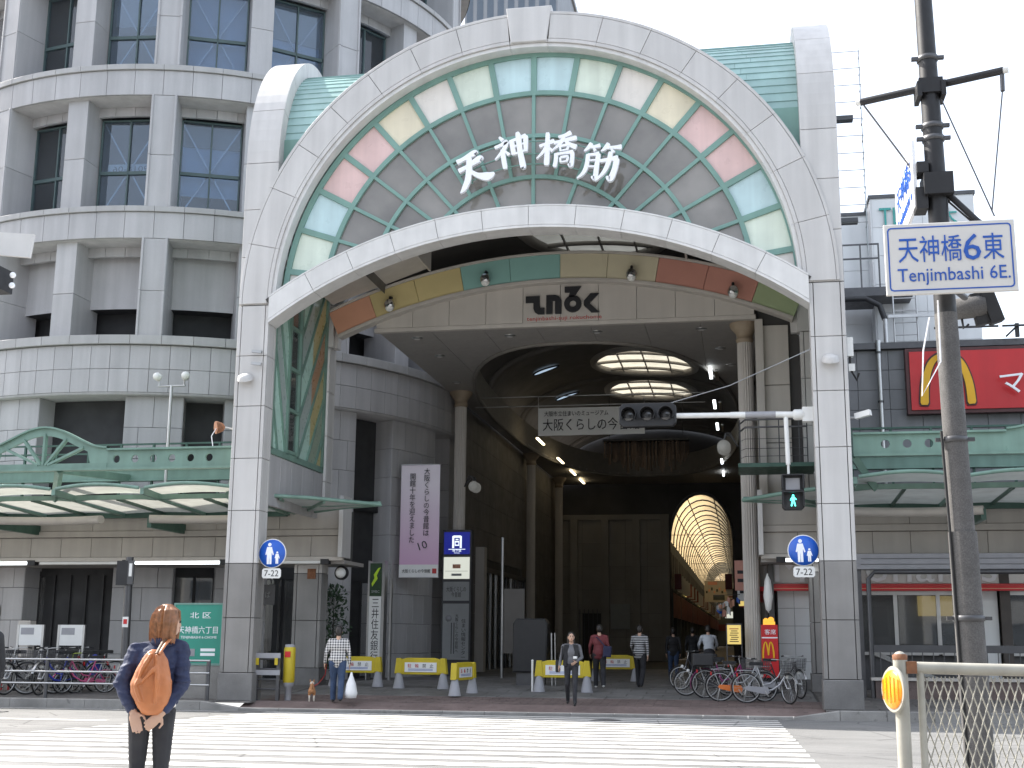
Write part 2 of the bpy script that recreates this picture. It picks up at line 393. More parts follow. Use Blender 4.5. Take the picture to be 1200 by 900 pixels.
# ------------------------------------------------------------------ lettering: every text used, turned into meshes in one go
def vert(s_): return "\n".join(s_)
TEXTS = ["天神橋", "6", "東", "Tenjimbashi 6E.", "天神橋6", "Tenjimbashi 6", "7-22", "大阪市立住まいのミュージアム", "大阪くらしの今昔館", "tenjinbashi-suji rokuchome", "TL", "大", "Ohanals", "M", "マク",
         "マクドナルド", "McDonald's", "北 区", "天神橋六丁目", "TENJINBASHI 6-CHOME", "駐", "輪", "禁", "止", "地下鉄", "Subway", "谷町線", "堺筋線", "大阪くらしの\n今昔館", "本日\n休館",
         vert("大阪くらしの今昔館は"), vert("開館十年を迎えました"), vert("三井住友銀行"), "SMBC", vert("住まい情報センター"), vert("大阪くらしの今昔館へ"), "10", "↓ 地下鉄のりば", "客席",
         "9016-06"]
TEXTS = list(dict.fromkeys(TEXTS))
TM = {}
def make_texts():
    tmp = []
    for b in TEXTS:
        c = bpy.data.curves.new("lettering", 'FONT'); c.body = b; c.align_x = 'CENTER'; c.size = 1; c.extrude = .03; c.resolution_u = 2
        c.space_line = .98
        o = bpy.data.objects.new("lettering", c); COL.objects.link(o); tmp.append((b, o))
    dg = bpy.context.evaluated_depsgraph_get()
    for b, o in tmp:
        me = bpy.data.meshes.new_from_object(o.evaluated_get(dg)); me.name = "lettering"; me.materials.clear()
        co = np.zeros(len(me.vertices)*3); me.vertices.foreach_get("co", co); co = co.reshape(-1, 3)
        lo, hi = co.min(0), co.max(0); co = (co-(lo+hi)/2)/np.maximum(hi-lo, 1e-6)
        me.vertices.foreach_set("co", co.ravel()); TM[b] = (me, (hi-lo)[0]/(hi-lo)[1])
    for b, o in tmp:
        c = o.data; bpy.data.objects.remove(o); bpy.data.curves.remove(c)
make_texts()
def text(b, m, parent, O, U, V, wd=None, ht=None, dep=.01, name="lettering"):
    """lettering centred on O, U to the right, V up, standing dep out of the surface"""
    me, asp = TM[b]; me = me.copy(); me.materials.append(m)
    if wd is None: wd = ht*asp
    if ht is None: ht = wd/asp
    U, V = Vector(U).normalized(), Vector(V).normalized(); N = U.cross(V)
    o = put(name, me, parent)
    A, B, C_ = U*wd, V*ht, N*dep
    O = Vector(O)+N*dep*.5
    o.matrix_basis = Matrix(((A.x, B.x, C_.x, O.x), (A.y, B.y, C_.y, O.y), (A.z, B.z, C_.z, O.z), (0, 0, 0, 1)))
    return o

def stroke(mb, pts, fr, d0, d1, flat=False, mi=0, n=6):
    """one brush stroke: pts = (x, y, width), smoothed, with rounded ends"""
    P = np.array(pts, float)
    if not flat and len(P) > 2:
        t = np.linspace(0, len(P)-1, (len(P)-1)*n+1); Q = []
        for s_ in t:
            i = min(int(s_), len(P)-2); f = s_-i
            p0, p1, p2, p3 = P[max(i-1, 0)], P[i], P[i+1], P[min(i+2, len(P)-1)]
            Q.append(.5*((2*p1)+(p2-p0)*f+(2*p0-5*p1+4*p2-p3)*f*f+(3*p1-p0-3*p2+p3)*f**3))
        P = np.array(Q)
    O, U, V, N = [np.array(a, float) for a in fr]
    L_, R_ = [], []
    for i in range(len(P)):
        d = P[min(i+1, len(P)-1)][:2]-P[max(i-1, 0)][:2]; d = unit(d); nn = np.array((-d[1], d[0]))
        w_ = max(.004, P[i][2]/2)
        if not flat and i in (0, len(P)-1): w_ *= .7
        L_.append(P[i][:2]+nn*w_); R_.append(P[i][:2]-nn*w_)
    q = lambda p, d: O+U*p[0]+V*p[1]+N*d
    m_ = len(P); v = []
    for i in range(m_): v += [q(L_[i], d1), q(R_[i], d1), q(R_[i], d0), q(L_[i], d0)]
    f = []
    for i in range(m_-1):
        a, b = i*4, i*4+4
        for k in range(4): f.append((a+k, a+(k+1) % 4, b+(k+1) % 4, b+k))
    f += [(3, 2, 1, 0), (m_*4-4, m_*4-3, m_*4-2, m_*4-1)]
    mb.add(v, f, mi)
BRUSH = {
 "ten": [[(.16, .80, .10), (.34, .84, .08), (.66, .93, .12), (.70, .90, .06)], [(.16, .55, .10), (.42, .62, .08), (.76, .74, .13), (.82, .70, .05)],
         [(.50, .88, .10), (.46, .62, .12), (.36, .28, .12), (.22, .06, .10), (.10, -.04, .02)], [(.44, .50, .07), (.62, .32, .10), (.86, .22, .17), (1.06, .26, .05)]],
 "kami": [[(.20, 1.0, .07), (.30, .88, .13)], [(.04, .70, .07), (.26, .76, .08), (.40, .82, .10), (.28, .58, .09), (.02, .34, .03)], [(.26, .62, .10), (.27, .30, .11), (.29, .02, .10)],
          [(.32, .56, .06), (.44, .42, .11)], [(.54, .86, .11), (.56, .60, .11), (.57, .40, .10)], [(.54, .82, .07), (.76, .87, .07), (.98, .92, .11)], [(.96, .92, .11), (.94, .66, .10), (.92, .44, .08)],
          [(.58, .64, .06), (.92, .70, .06)], [(.58, .42, .07), (.92, .48, .07)], [(.72, 1.06, .06), (.75, .94, .12), (.76, .50, .12), (.80, .02, .13), (.80, -.04, .04)]],
 "hashi": [[(.02, .62, .07), (.22, .69, .07), (.44, .78, .10)], [(.24, 1.02, .09), (.25, .60, .11), (.24, .06, .12)], [(.24, .66, .08), (.14, .46, .07), (-.04, .26, .03)], [(.29, .58, .05), (.40, .46, .11)],
           [(.90, 1.0, .11), (.72, .91, .08), (.54, .88, .05)], [(.42, .70, .07), (.70, .77, .07), (1.06, .84, .11)], [(.72, .92, .08), (.60, .68, .08), (.40, .50, .03)], [(.74, .76, .06), (.88, .64, .09), (1.06, .56, .12)],
           [(.60, .60, .06), (.62, .46, .06)], [(.60, .60, .05), (.82, .63, .06), (.80, .48, .05)], [(.62, .47, .05), (.80, .50, .05)], [(.50, .40, .09), (.50, .20, .09), (.47, .0, .09)],
           [(.50, .37, .06), (.74, .40, .06), (.98, .43, .09)], [(.95, .43, .09), (.95, .20, .09), (.92, .04, .10), (.84, .08, .04)], [(.62, .27, .06), (.63, .13, .06)], [(.62, .27, .05), (.82, .29, .06), (.80, .14, .05)], [(.63, .14, .05), (.80, .16, .05)]],
 "suji": [[(.22, 1.04, .09), (.14, .90, .08), (.04, .80, .03)], [(.16, .92, .05), (.34, .95, .07), (.46, .99, .09)], [(.28, .92, .05), (.34, .82, .10)], [(.68, 1.06, .09), (.60, .92, .08), (.50, .82, .03)],
          [(.62, .93, .06), (.84, .95, .07), (1.04, .98, .11)], [(.76, .92, .05), (.84, .80, .11)], [(.16, .72, .09), (.16, .44, .09), (.10, .20, .08), (-.06, .02, .03)], [(.16, .70, .06), (.32, .72, .06), (.46, .76, .09)],
          [(.44, .75, .10), (.43, .40, .10), (.42, .06, .10), (.32, .10, .04)], [(.18, .54, .05), (.42, .57, .05)], [(.17, .37, .05), (.42, .39, .05)], [(.50, .54, .07), (.74, .60, .08), (.98, .66, .12)],
          [(.95, .64, .12), (.92, .34, .12), (.84, .06, .12), (.72, .12, .05)], [(.76, .82, .09), (.74, .54, .10), (.64, .24, .08), (.44, -.02, .03)]]}

# ------------------------------------------------------------------ ground
def gz(y):
    """height of the pavement: flat at the kerb, rising a little into the arcade"""
    return .2*min(1, max(0, (y-.5)/4.2))
def rz_(y):
    """height of the crowned road"""
    return -.2 + .37*min(1, max(0, (-.45-y)/15.5))
KY = -.45
m = MB()
ys = [900, 300, 60, 30, 12, 5, 3, 1.5, .3, KY+.16]
def strip_x(mb, xs, ys_, zf, mi=0):
    v = [(x, y, zf(x, y)) for y in ys_ for x in xs]; n = len(xs)
    mb.add(v, [(j*n+i, j*n+n+i, j*n+n+i+1, j*n+i+1) for j in range(len(ys_)-1) for i in range(n-1)], mi)
strip_x(m, [-900, 900], [900, 300, 60], lambda x, y: .18)
for xs_, ye in (([-300, -40, -10.4], KY+.16), ([-10.4, -4, 3.3], KY+.58), ([3.3, 40, 300], KY+.16)):
    strip_x(m, xs_, [60, 30, 12, 5, 4.7, 3.6, 2.5, 1.5, .5, ye], lambda x, y: gz(y)-.012 if y < 59 else .18)
tag(m.build("pavement", M["joint"]), kind="structure")
m = MB(); strip_x(m, [-400, -60, -20, 0, 20, 60, 400], [KY+.30, KY-.02, -2, -4, -6, -8, -10, -12, -14, -16, -20, -40, -400], lambda x, y: rz_(y))
tag(m.build("road", M["asphalt"]), kind="structure")

def paving(name, x0, x1, y0, y1, sx, sy, mt, cap, label=None):
    """joined paving blocks with open joints; the nearest ones are pieces of their own"""
    par = thing(name, None, None); par["kind"] = "structure"
    shared = {}
    rows = int((y1-y0)/sy); cols = int((x1-x0)/sx); k = 0; far = MB()
    for j in range(rows):
        yy = y0+j*sy; off = (j % 2)*sx*.5
        for i in range(-1, cols+1):
            a, b = max(x0, x0+i*sx+off), min(x1, x0+(i+1)*sx+off)
            if b-a < .05: continue
            z0, z1 = gz(yy), gz(yy+sy); g_ = .006; c = .008; dz = random.uniform(-.002, .002)
            v = [(a+g_, yy+g_, z0-.03), (b-g_, yy+g_, z0-.03), (b-g_, yy+sy-g_, z1-.03), (a+g_, yy+sy-g_, z1-.03),
                 (a+g_, yy+g_, z0-.004), (b-g_, yy+g_, z0-.004), (b-g_, yy+sy-g_, z1-.004), (a+g_, yy+sy-g_, z1-.004),
                 (a+g_+c, yy+g_+c, z0+.002+dz), (b-g_-c, yy+g_+c, z0+.002+dz), (b-g_-c, yy+sy-g_-c, z1+.002+dz), (a+g_+c, yy+sy-g_-c, z1+.002+dz)]
            f = [(8, 9, 10, 11)]
            for q in (0, 4):
                for e in range(4): f.append((q+e, q+(e+1) % 4, q+4+(e+1) % 4, q+4+e))
            tgt = far
            if k < cap: tgt = MB()
            tgt.add(v, f)
            if k < cap: tgt.build("paving_slab", mt, par)
            k += 1
    if far.v: tag(far.build("paving_slabs", mt, par), kind="stuff")
    return par
paving("plaza_paving", -10.38, 3.28, KY+.61, 2.1, .42, .21, M["paver_red"], 280)
paving("arcade_floor", -10.1, 3.05, 2.15, 26, .9, .6, M["paver_hall"], 150)
paving("pavement_slabs", -26, -10.15, KY+.18, 8, .6, .3, M["paver_grey"], 300)
paving("pavement_paving", 3.1, 16, KY+.18, 7, .6, .3, M["paver_grey"], 200)
# kerbs: stones along the pavement edge, dropped between the columns
kerb = thing("kerb", None, None); kerb["kind"] = "structure"
x = -27.0
while x < 16:
    L_ = .98; low = -9.9 < x+.5 < 2.7
    zt = -.135 if low else .012
    if -10.9 < x+.5 <= -9.9: zl, zr = .012, -.135
    elif 2.7 <= x+.5 < 3.7: zl, zr = -.135, .012
    else: zl = zr = zt
    b = MB(); c = .015
    A = [(x+.005, KY, -.3), (x+L_-.005, KY, -.3), (x+L_-.005, KY+.17, -.3), (x+.005, KY+.17, -.3)]
    B_ = [(x+.005, KY, zl-c), (x+L_-.005, KY, zr-c), (x+L_-.005, KY+.17, zr-c), (x+.005, KY+.17, zl-c)]
    C_ = [(x+.005+c*.5, KY+c, zl), (x+L_-.005-c*.5, KY+c, zr), (x+L_-.005-c*.5, KY+.17-c*.3, zr), (x+.005+c*.5, KY+.17-c*.3, zl)]
    b.loft(A, B_, 0, True, False).loft(B_, C_, 0, False, True); b.build("kerb_stone", M["kerb"], kerb)
    x += L_
m = MB()   # sloping strip of blocks from the dropped kerb up to the plaza
strip_x(m, [-10.4, 3.3], [KY+.60, KY+.17], lambda x, y: gz(y)+.004 if y > KY+.3 else -.132)
tag(m.build("pavement_ramp", M["paver_red"]), kind="structure")
# zebra crossing and lane lines, worn paint laid on the road
def road_patch(name, poly, mt, dz=.004, par=None):
    b = MB(); ysx = sorted({p[1] for p in poly})
    v = [(p[0], p[1], rz_(p[1])+dz) for p in poly]; b.add(v, [tuple(range(len(v)))]); return b.build(name, mt, par)
zc = thing("zebra_crossing", None, None); zc["kind"] = "structure"
k = 0; y = -.78
while y > -22:
    l = -9.5-.02*k; r_ = 2.05+.01*k
    b = MB(); n = 12
    xs = [l+(r_-l)*i/n for i in range(n+1)]
    e0 = [random.uniform(-.02, .02) for _ in xs]; e1 = [random.uniform(-.02, .02) for _ in xs]
    v = [(x, y+e, rz_(y+e)+.004) for x, e in zip(xs, e0)]+[(x, y-.45+e, rz_(y-.45+e)+.004) for x, e in zip(xs, e1)]
    b.add(v, [(n+1+i, n+2+i, i+1, i) for i in range(n)]); b.build("stripe", M["marking"], zc)
    y -= .9; k += 1
tag(road_patch("road_line", [(-26, -1.15), (-26, -1.35), (-10.6, -1.02), (-10.6, -.86)], M["marking"]), kind="structure")
tag(road_patch("stop_line", [(-16, -6.0), (-16, -6.4), (-10.6, -6.4), (-10.6, -6.0)], M["marking"]), kind="structure")
dr = thing("drain_grate", "dark iron drain grating in the road by the left kerb", "drain", (-15.3, -3.6, rz_(-3.6)))
b = MB()
for i in range(16): b.box(-.75+i*.1, -.28, -.06, -.70+i*.1, .28, .006)
b.box(-.8, -.32, -.06, -.75, .32, .008).box(.8, -.32, -.06, .85, .32, .008)
b.build("grating", M["steel_dark"], dr); MB().box(-.8, -.30, -.05, .8, .30, -.03).build("pit", M["black"], dr)
mh = thing("manhole_cover", "round iron manhole cover set in the zebra crossing", "manhole cover", (-1.5, -2.4, rz_(-2.4)))
MB().lathe([(.34, -.03), (.34, .008), (.30, .012), (.30, .006), (.0, .008)], 28).build("lid", M["steel_dark"], mh)
# near pavement on which the pole and the guard rail stand
b = MB(); b.box(2.35, -40, -.1, 14, -16.9, .30); tag(b.build("near_pavement", M["near_paving"]), kind="structure")
nk = thing("near_kerb", None, None); nk["kind"] = "structure"
for i in range(12): MB().prism(rect(2.36+i*.98, -.1, 2.36+i*.98+.97, .312), FRONT(-16.86), 0, -.17, 0).build("kerb_stone", M["kerb"], nk)
# ------------------------------------------------------------------ the arcade gate
XL0, XL1, XR0, XR1 = -11.073, -10.256, 3.103, 3.91
GX, GZ = -3.62, 9.794
G = thing("arcade_gate", "white arched arcade gate with coloured glass fan and brush lettering over the street", "gate", (GX, 0, 0), world=True)
LEV = [0, .657, 1.951, 3.258, 4.547, 5.843, 7.159, 8.45, 9.756]
def gate_column(x0, x1, y0, y1, ztop=9.756, top=None):
    core = MB(); core.box(x0+.05, y0+.05, 0, x1-.05, y1-.05, ztop); core.build("column_core", M["joint"], G)
    e = .085; g = .008
    for i in range(len(LEV)-1):
        a, b = LEV[i], LEV[i+1]
        if a >= ztop-.01: break
        b = min(b, ztop); mt = M["granite_base"] if i == 0 else M["granite_dark"] if i < 3 else M["gate_stone"]
        za, zb = a+(0 if i == 0 else g), b-g
        if i == 0:
            q = MB(); q.prism(rect(x0-.03, za, x1+.03, zb), FRONT(y1+.03), 0, y1-y0+.06, .02); q.build("plinth", mt, G); continue
        MB().prism(rect(x0+e+.02, za, x1-e-.02, zb), FRONT(y0+.06), 0, .06, .006).build("cladding_panel", mt, G)
        MB().prism(rect(x0+e+.02, za, x1-e-.02, zb), ((x0+x1, y1-.06, 0), (-1, 0, 0), (0, 0, 1), (0, 1, 0)), 0, .06, .006).build("cladding_panel", mt, G)
        for s_, xx in ((-1, x0), (1, x1)):
            MB().prism(rect(y0+e+.012, za, y1-e-.012, zb), ((xx-s_*.06, 0, 0), (0, 1, 0), (0, 0, 1), (s_, 0, 0)), 0, .06, .006).build("cladding_panel", mt, G)
        for xx in (x0, x1-e):
            for yy in (y0, y1-e):
                MB().prism(rect(xx, za, xx+e, zb), FRONT(yy+e), 0, e, .008).build("corner_strip", mt, G)
for x0, x1 in ((XL0, XL1), (XR0, XR1)):
    gate_column(x0, x1, 0, .55); gate_column(x0, x1, 4.75, 5.3)
# front ring: panels, edgings, keystone
def sec_part(name, mt, r0, r1, a0, a1, y0, y1, n=5, cx=GX, cz=GZ, ch=.006, gap=.007, par=None):
    gA = gap/r1
    A = sector(cx, cz, r0, r1, a0+gA, a1-gA, n); B = sector(cx, cz, r0+ch, r1-ch, a0+gA+ch/r1, a1-gA-ch/r1, n)
    mb = MB(); q = lambda P, y: [np.array((a, y, b)) for a, b in P]
    mb.loft(q(A, y1), q(A, y0+ch*.7), 0, True, False); mb.loft(q(A, y0+ch*.7), q(B, y0), 0, False, True)
    return mb.build(name, mt, par or G)
ringa = [4.3, 15, 25, 35, 45, 55, 65.3, 77.5, 90]
cr = MB(); P1 = sector(GX, GZ, 6.62, 7.40, R(-90), R(90), 60)
cr.loft([np.array((a, .30, b)) for a, b in P1], [np.array((a, .03, b)) for a, b in P1], 0); cr.build("arch_core", M["joint"], G)
for s_ in (-1, 1):
    for i in range(len(ringa)-1):
        a0, a1 = R(ringa[i]), R(ringa[i+1])
        if s_ < 0: a0, a1 = -a1, -a0
        sec_part("arch_panel", M["gate_stone"], 6.70, 7.355, a0, a1, -.03, .2)
        sec_part("arch_edging", M["gate_stone"], 6.60, 6.69, a0, a1, -.03, .34, gap=.003)
        sec_part("arch_edging", M["gate_stone"], 7.367, 7.44, a0, a1, -.03, .34, gap=.003)
        sec_part("arch_lip", M["beam_white"], 6.50, 6.597, a0, a1, .02, .36, gap=.001)
sec_part("arch_edging", M["gate_stone"], 6.60, 6.69, R(-4.3), R(4.3), -.02, .34)
sec_part("arch_lip", M["beam_white"], 6.50, 6.597, R(-4.3), R(4.3), .02, .36)
MB().prism([(-4.08, 16.40), (-3.16, 16.40), (-3.03, 17.36), (-4.21, 17.36)], FRONT(.36), 0, .43, .02).build("keystone", M["gate_stone"], G)
# rear ring, roof barrel, wall added to keep the space behind the fan dark
P1 = sector(GX, GZ, 6.5, 7.44, R(-90), R(90), 40)
MB().loft([np.array((a, 5.3, b)) for a, b in P1], [np.array((a, 5.0, b)) for a, b in P1]).build("rear_arch", M["gate_stone"], G)
P1 = sector(GX, GZ, 7.20, 7.30, R(-90), R(90), 48)
MB().loft([np.array((a, 5.0, b)) for a, b in P1], [np.array((a, .34, b)) for a, b in P1]).build("barrel_roof", M["teal_roof"], G)
P1 = [(GX+7.19*math.sin(R(t)), GZ+7.19*math.cos(R(t))) for t in range(60, -61, -6)]
MB().prism(P1, FRONT(5.15), 0, .06).build("fan_dark_backing", M["vault"], G)
# side ribs curving back over the canopy, with shingled cross roof between rib and ring
def rib_prof(t, off=0):
    """t in metres of height on the straight part, then on the curve up to the apex"""
    return (2.65-(2.65-off)*math.cos(t), 13.6+(3.85-off)*math.sin(t))
for x0, x1, s_ in ((XL0, -10.2, -1), (3.04, XR1, 1)):
    zs = [9.77, 11.05, 12.33, 13.6]
    for i in range(3):
        for ya, yb in ((0.02, .5), (4.8, 5.28)):
            MB().prism(rect(x0, zs[i]+.007, x1, zs[i+1]-.007), FRONT(yb), 0, yb-ya, .008).build("rib_panel", M["gate_stone"], G)
    ta = [0, .42, .80, 1.19, pi/2, pi-1.19, pi-.80, pi-.42, pi]
    for i in range(8):
        n = 5; o = []; q = []
        for k in range(n+1):
            t = ta[i]+(ta[i+1]-ta[i])*k/n; t += (.002 if k == 0 else -.002 if k == n else 0)
            a = rib_prof(t, .02); b = rib_prof(t, .42); o.append(a); q.append(b)
        poly = o+q[::-1]
        mb = MB(); mb.prism(poly, ((x0, 0, 0), (0, 1, 0), (0, 0, 1), (1, 0, 0)), 0, x1-x0, 0); mb.build("rib_panel", M["gate_stone"], G)
    xi = x1 if s_ < 0 else x0       # inner edge
    rows = 18; prev = None
    rear = MB()
    for rr in range(2):             # front and rear slopes
        for i in range(rows):
            t0, t1 = .22+(pi/2-.22)*i/rows, .22+(pi/2-.22)*(i+1)/rows
            if rr: t0, t1 = pi-t0, pi-t1
            def pr(t, d): return (2.65-(2.30+d)*math.cos(t), 13.55+(3.45+d)*math.sin(t))
            a, b, c = pr(t0, .022), pr(t1, .0), pr(t1, -.05)
            d_ = pr(t0, -.05); zm = max(a[1], b[1])
            hw = math.sqrt(max(0, 7.24**2-(zm-GZ)**2)) if zm-GZ < 7.24 else 0
            xe = GX+s_*max(0, hw-.25)
            xs = np.linspace(xi, xe, max(2, int(abs(xe-xi)/1.1)+1))
            for k in range(len(xs)-1):
                u0, u1 = sorted((xs[k], xs[k+1])); mb = MB() if rr == 0 else rear
                mb.prism([a, b, c, d_], ((u0+.003, 0, 0), (0, 1, 0), (0, 0, 1), (1, 0, 0)), 0, u1-u0-.006)
                if rr == 0: mb.build("roof_shingle", M["teal_roof"], G)
    tag(rear.build("rear_roof_shingles", M["teal_roof"], G), kind="stuff")
    hw0 = GX+s_*math.sqrt(7.24**2-(12.3-GZ)**2)
    u0, u1 = sorted((xi, GX+s_*5.4))
    for yy in (.39, 4.93):
        e = [(GX+s_*7.15*math.cos(math.asin((z-GZ)/7.15)), z) for z in np.linspace(12.0, 14.34, 9)]
        MB().prism([(xi, 12.0)]+e+[(xi, 14.34)], FRONT(yy), 0, .04).build("roof_apron", M["teal"], G)
# low curved beam
BZ, BR1, BR0 = .17, 11.86, 11.29
ha = math.asin(6.62/11.6)
BE = 6.645
def beam_end(name, mt, r0, r1, a0, a1, y0, y1):
    P = clip(clip(sector(GX+.03, BZ, r0, r1, a0, a1, 4), 1, 0, GX-BE+.025), -1, 0, -3.099)
    MB().prism(P, FRONT(y1), 0, y1-y0, .004).build(name, mt, G)
for i in range(12):
    a0, a1 = -ha+2*ha*i/12, -ha+2*ha*(i+1)/12
    if i in (0, 11):
        a0, a1 = (a0-.04, a1) if i == 0 else (a0, a1+.04); g = .006/11
        beam_end("beam_panel", M["beam_white"], BR0+.05, BR1-.05, a0+g, a1-g, -.09, .35); beam_end("beam_edging", M["beam_white"], BR0-.02, BR0+.043, a0+g, a1-g, -.09, .52); beam_end("beam_edging", M["beam_white"], BR1-.043, BR1, a0+g, a1-g, -.09, .45); continue
    sec_part("beam_panel", M["beam_white"], BR0+.05, BR1-.05, a0, a1, -.09, .35, 3, GX+.03, BZ, .006, .006)
    sec_part("beam_edging", M["beam_white"], BR0-.02, BR0+.043, a0, a1, -.09, .52, 3, GX+.03, BZ, .006, .003)
    sec_part("beam_edging", M["beam_white"], BR1-.043, BR1, a0, a1, -.09, .45, 3, GX+.03, BZ, .006, .003)
P1 = sector(GX+.03, BZ, BR0+.02, BR1-.02, -ha, ha, 24)
MB().loft([np.array((a, .42, b)) for a, b in P1], [np.array((a, -.05, b)) for a, b in P1]).build("beam_core", M["joint"], G)
def beam_top(x): return BZ+math.sqrt(BR1**2-(x-GX-.03)**2)
def above_beam(P):
    xs = [p[0] for p in P]; xa, xb = min(xs), max(xs)
    if xb-xa < 1e-4: return P
    za, zb = beam_top(max(xa, GX-6.6))-.12, beam_top(min(xb, GX+6.6))-.12; k = (zb-za)/(xb-xa)
    return clip(P, -k, 1, za-k*xa)
# glazed fan
FX = GX+.07
RG = [1.0, 3.14, 4.24, 5.40, 6.49]
SEQ = ["cream", "green", "blue", "pink", "pink", "yellow", "cream", "green", "blue"]
SEQ = SEQ+SEQ[::-1]
ST = R(10.2)
for ri in range(4):
    step = 2 if ri == 0 else 1
    for k in range(-9, 9, step):
        a0, a1 = k*ST, (k+step)*ST
        if step == 2: a0, a1 = (k+1)*ST-ST, (k+1)*ST+ST
        P = sector(FX, GZ, RG[ri], RG[ri+1], a0, a1, 4 if step == 1 else 8)
        if min(p[0] for p in P) < GX-6.75 or max(p[0] for p in P) > GX+6.75: P = clip(clip(P, 1, 0, GX-6.6), -1, 0, -GX-6.6)
        if len(P) < 3: continue
        P = above_beam(P)
        if len(P) < 3 or abs(area2(P)) < .02: continue
        mb = MB()
        if ri == 3: mb.prism(P, FRONT(.44), 0, .02); mb.build("coloured_pane", M["pane_"+SEQ[k+9]], G)
        else: mb.prism(P, FRONT(.44), 0, .006); mb.build("glass_pane", M["fan_glass"], G)
for r_, hw in ((3.14, .05), (4.24, .05), (5.40, .06), (6.46, .07)):
    lim = 88.0
    while lim > 5 and GZ+r_*math.cos(R(lim)) < beam_top(GX+r_*math.sin(R(lim)) if abs(r_*math.sin(R(lim))) < 6.6 else GX+6.6)-.2: lim -= .5
    P = sector(FX, GZ, r_-hw, r_+hw, -R(lim), R(lim), 60)
    MB().loft([np.array((a, .47, b)) for a, b in P], [np.array((a, .36, b)) for a, b in P]).build("ring_mullion", M["teal"], G)
for k in range(-8, 9):
    a = k*ST
    for r0, r1, ok in ((1.0, 3.10, k % 2 == 0), (3.18, 4.20, True), (4.28, 5.35, True), (5.45, 6.42, True)):
        if not ok: continue
        rr = r0
        while rr < r1 and GZ+rr*math.cos(a) < beam_top(GX+rr*math.sin(a))-.25: rr += .05
        if r1-rr < .08: continue
        hw = .045 if r0 < 5.4 else .075
        d = np.array((math.sin(a), math.cos(a))); nn = np.array((d[1], -d[0])); c = np.array((FX, GZ))
        MB().prism([tuple(c+d*rr-nn*hw), tuple(c+d*rr+nn*hw), tuple(c+d*r1+nn*hw), tuple(c+d*r1-nn*hw)], FRONT(.465), 0, .10, .008).build("radial_mullion", M["teal"], G)
for r_ in (3.35, 3.62, 3.95):
    MB().tube([(FX+r_*math.sin(R(t)), .05, GZ+r_*math.cos(R(t))) for t in range(-30, 31, 3)], .018, 6).build("sign_rail", M["teal"], G)
for t in (-27, -9, 9, 27):
    MB().bar((FX+3.3*math.sin(R(t)), .09, GZ+3.3*math.cos(R(t))), (FX+4.0*math.sin(R(t)), .09, GZ+4.0*math.cos(R(t))), .04, .04, (0, 1, 0)).build("sign_bracket", M["teal"], G)
for nm, cx, cz, rot, sz in (("ten", -5.02, 12.99, 12, .98), ("kami", -4.02, 13.40, 6, .88), ("hashi", -2.88, 13.38, -2, .90), ("suji", -1.80, 12.98, -7, .92)):
    mb = MB(); c, s_ = math.cos(R(rot)), math.sin(R(rot)); U = np.array((c, 0, s_))*sz; V = np.array((-s_, 0, c))*sz
    O = np.array((cx, 0, cz))-U*.5-V*.5
    for j, st in enumerate(BRUSH[nm]): stroke(mb, [(a_, b_, c_*1.28) for a_, b_, c_ in st], (O, U, V, (0, -1, 0)), .10, .19+.0015*j)
    mb.build("brush_character", M["letter_white"], G)
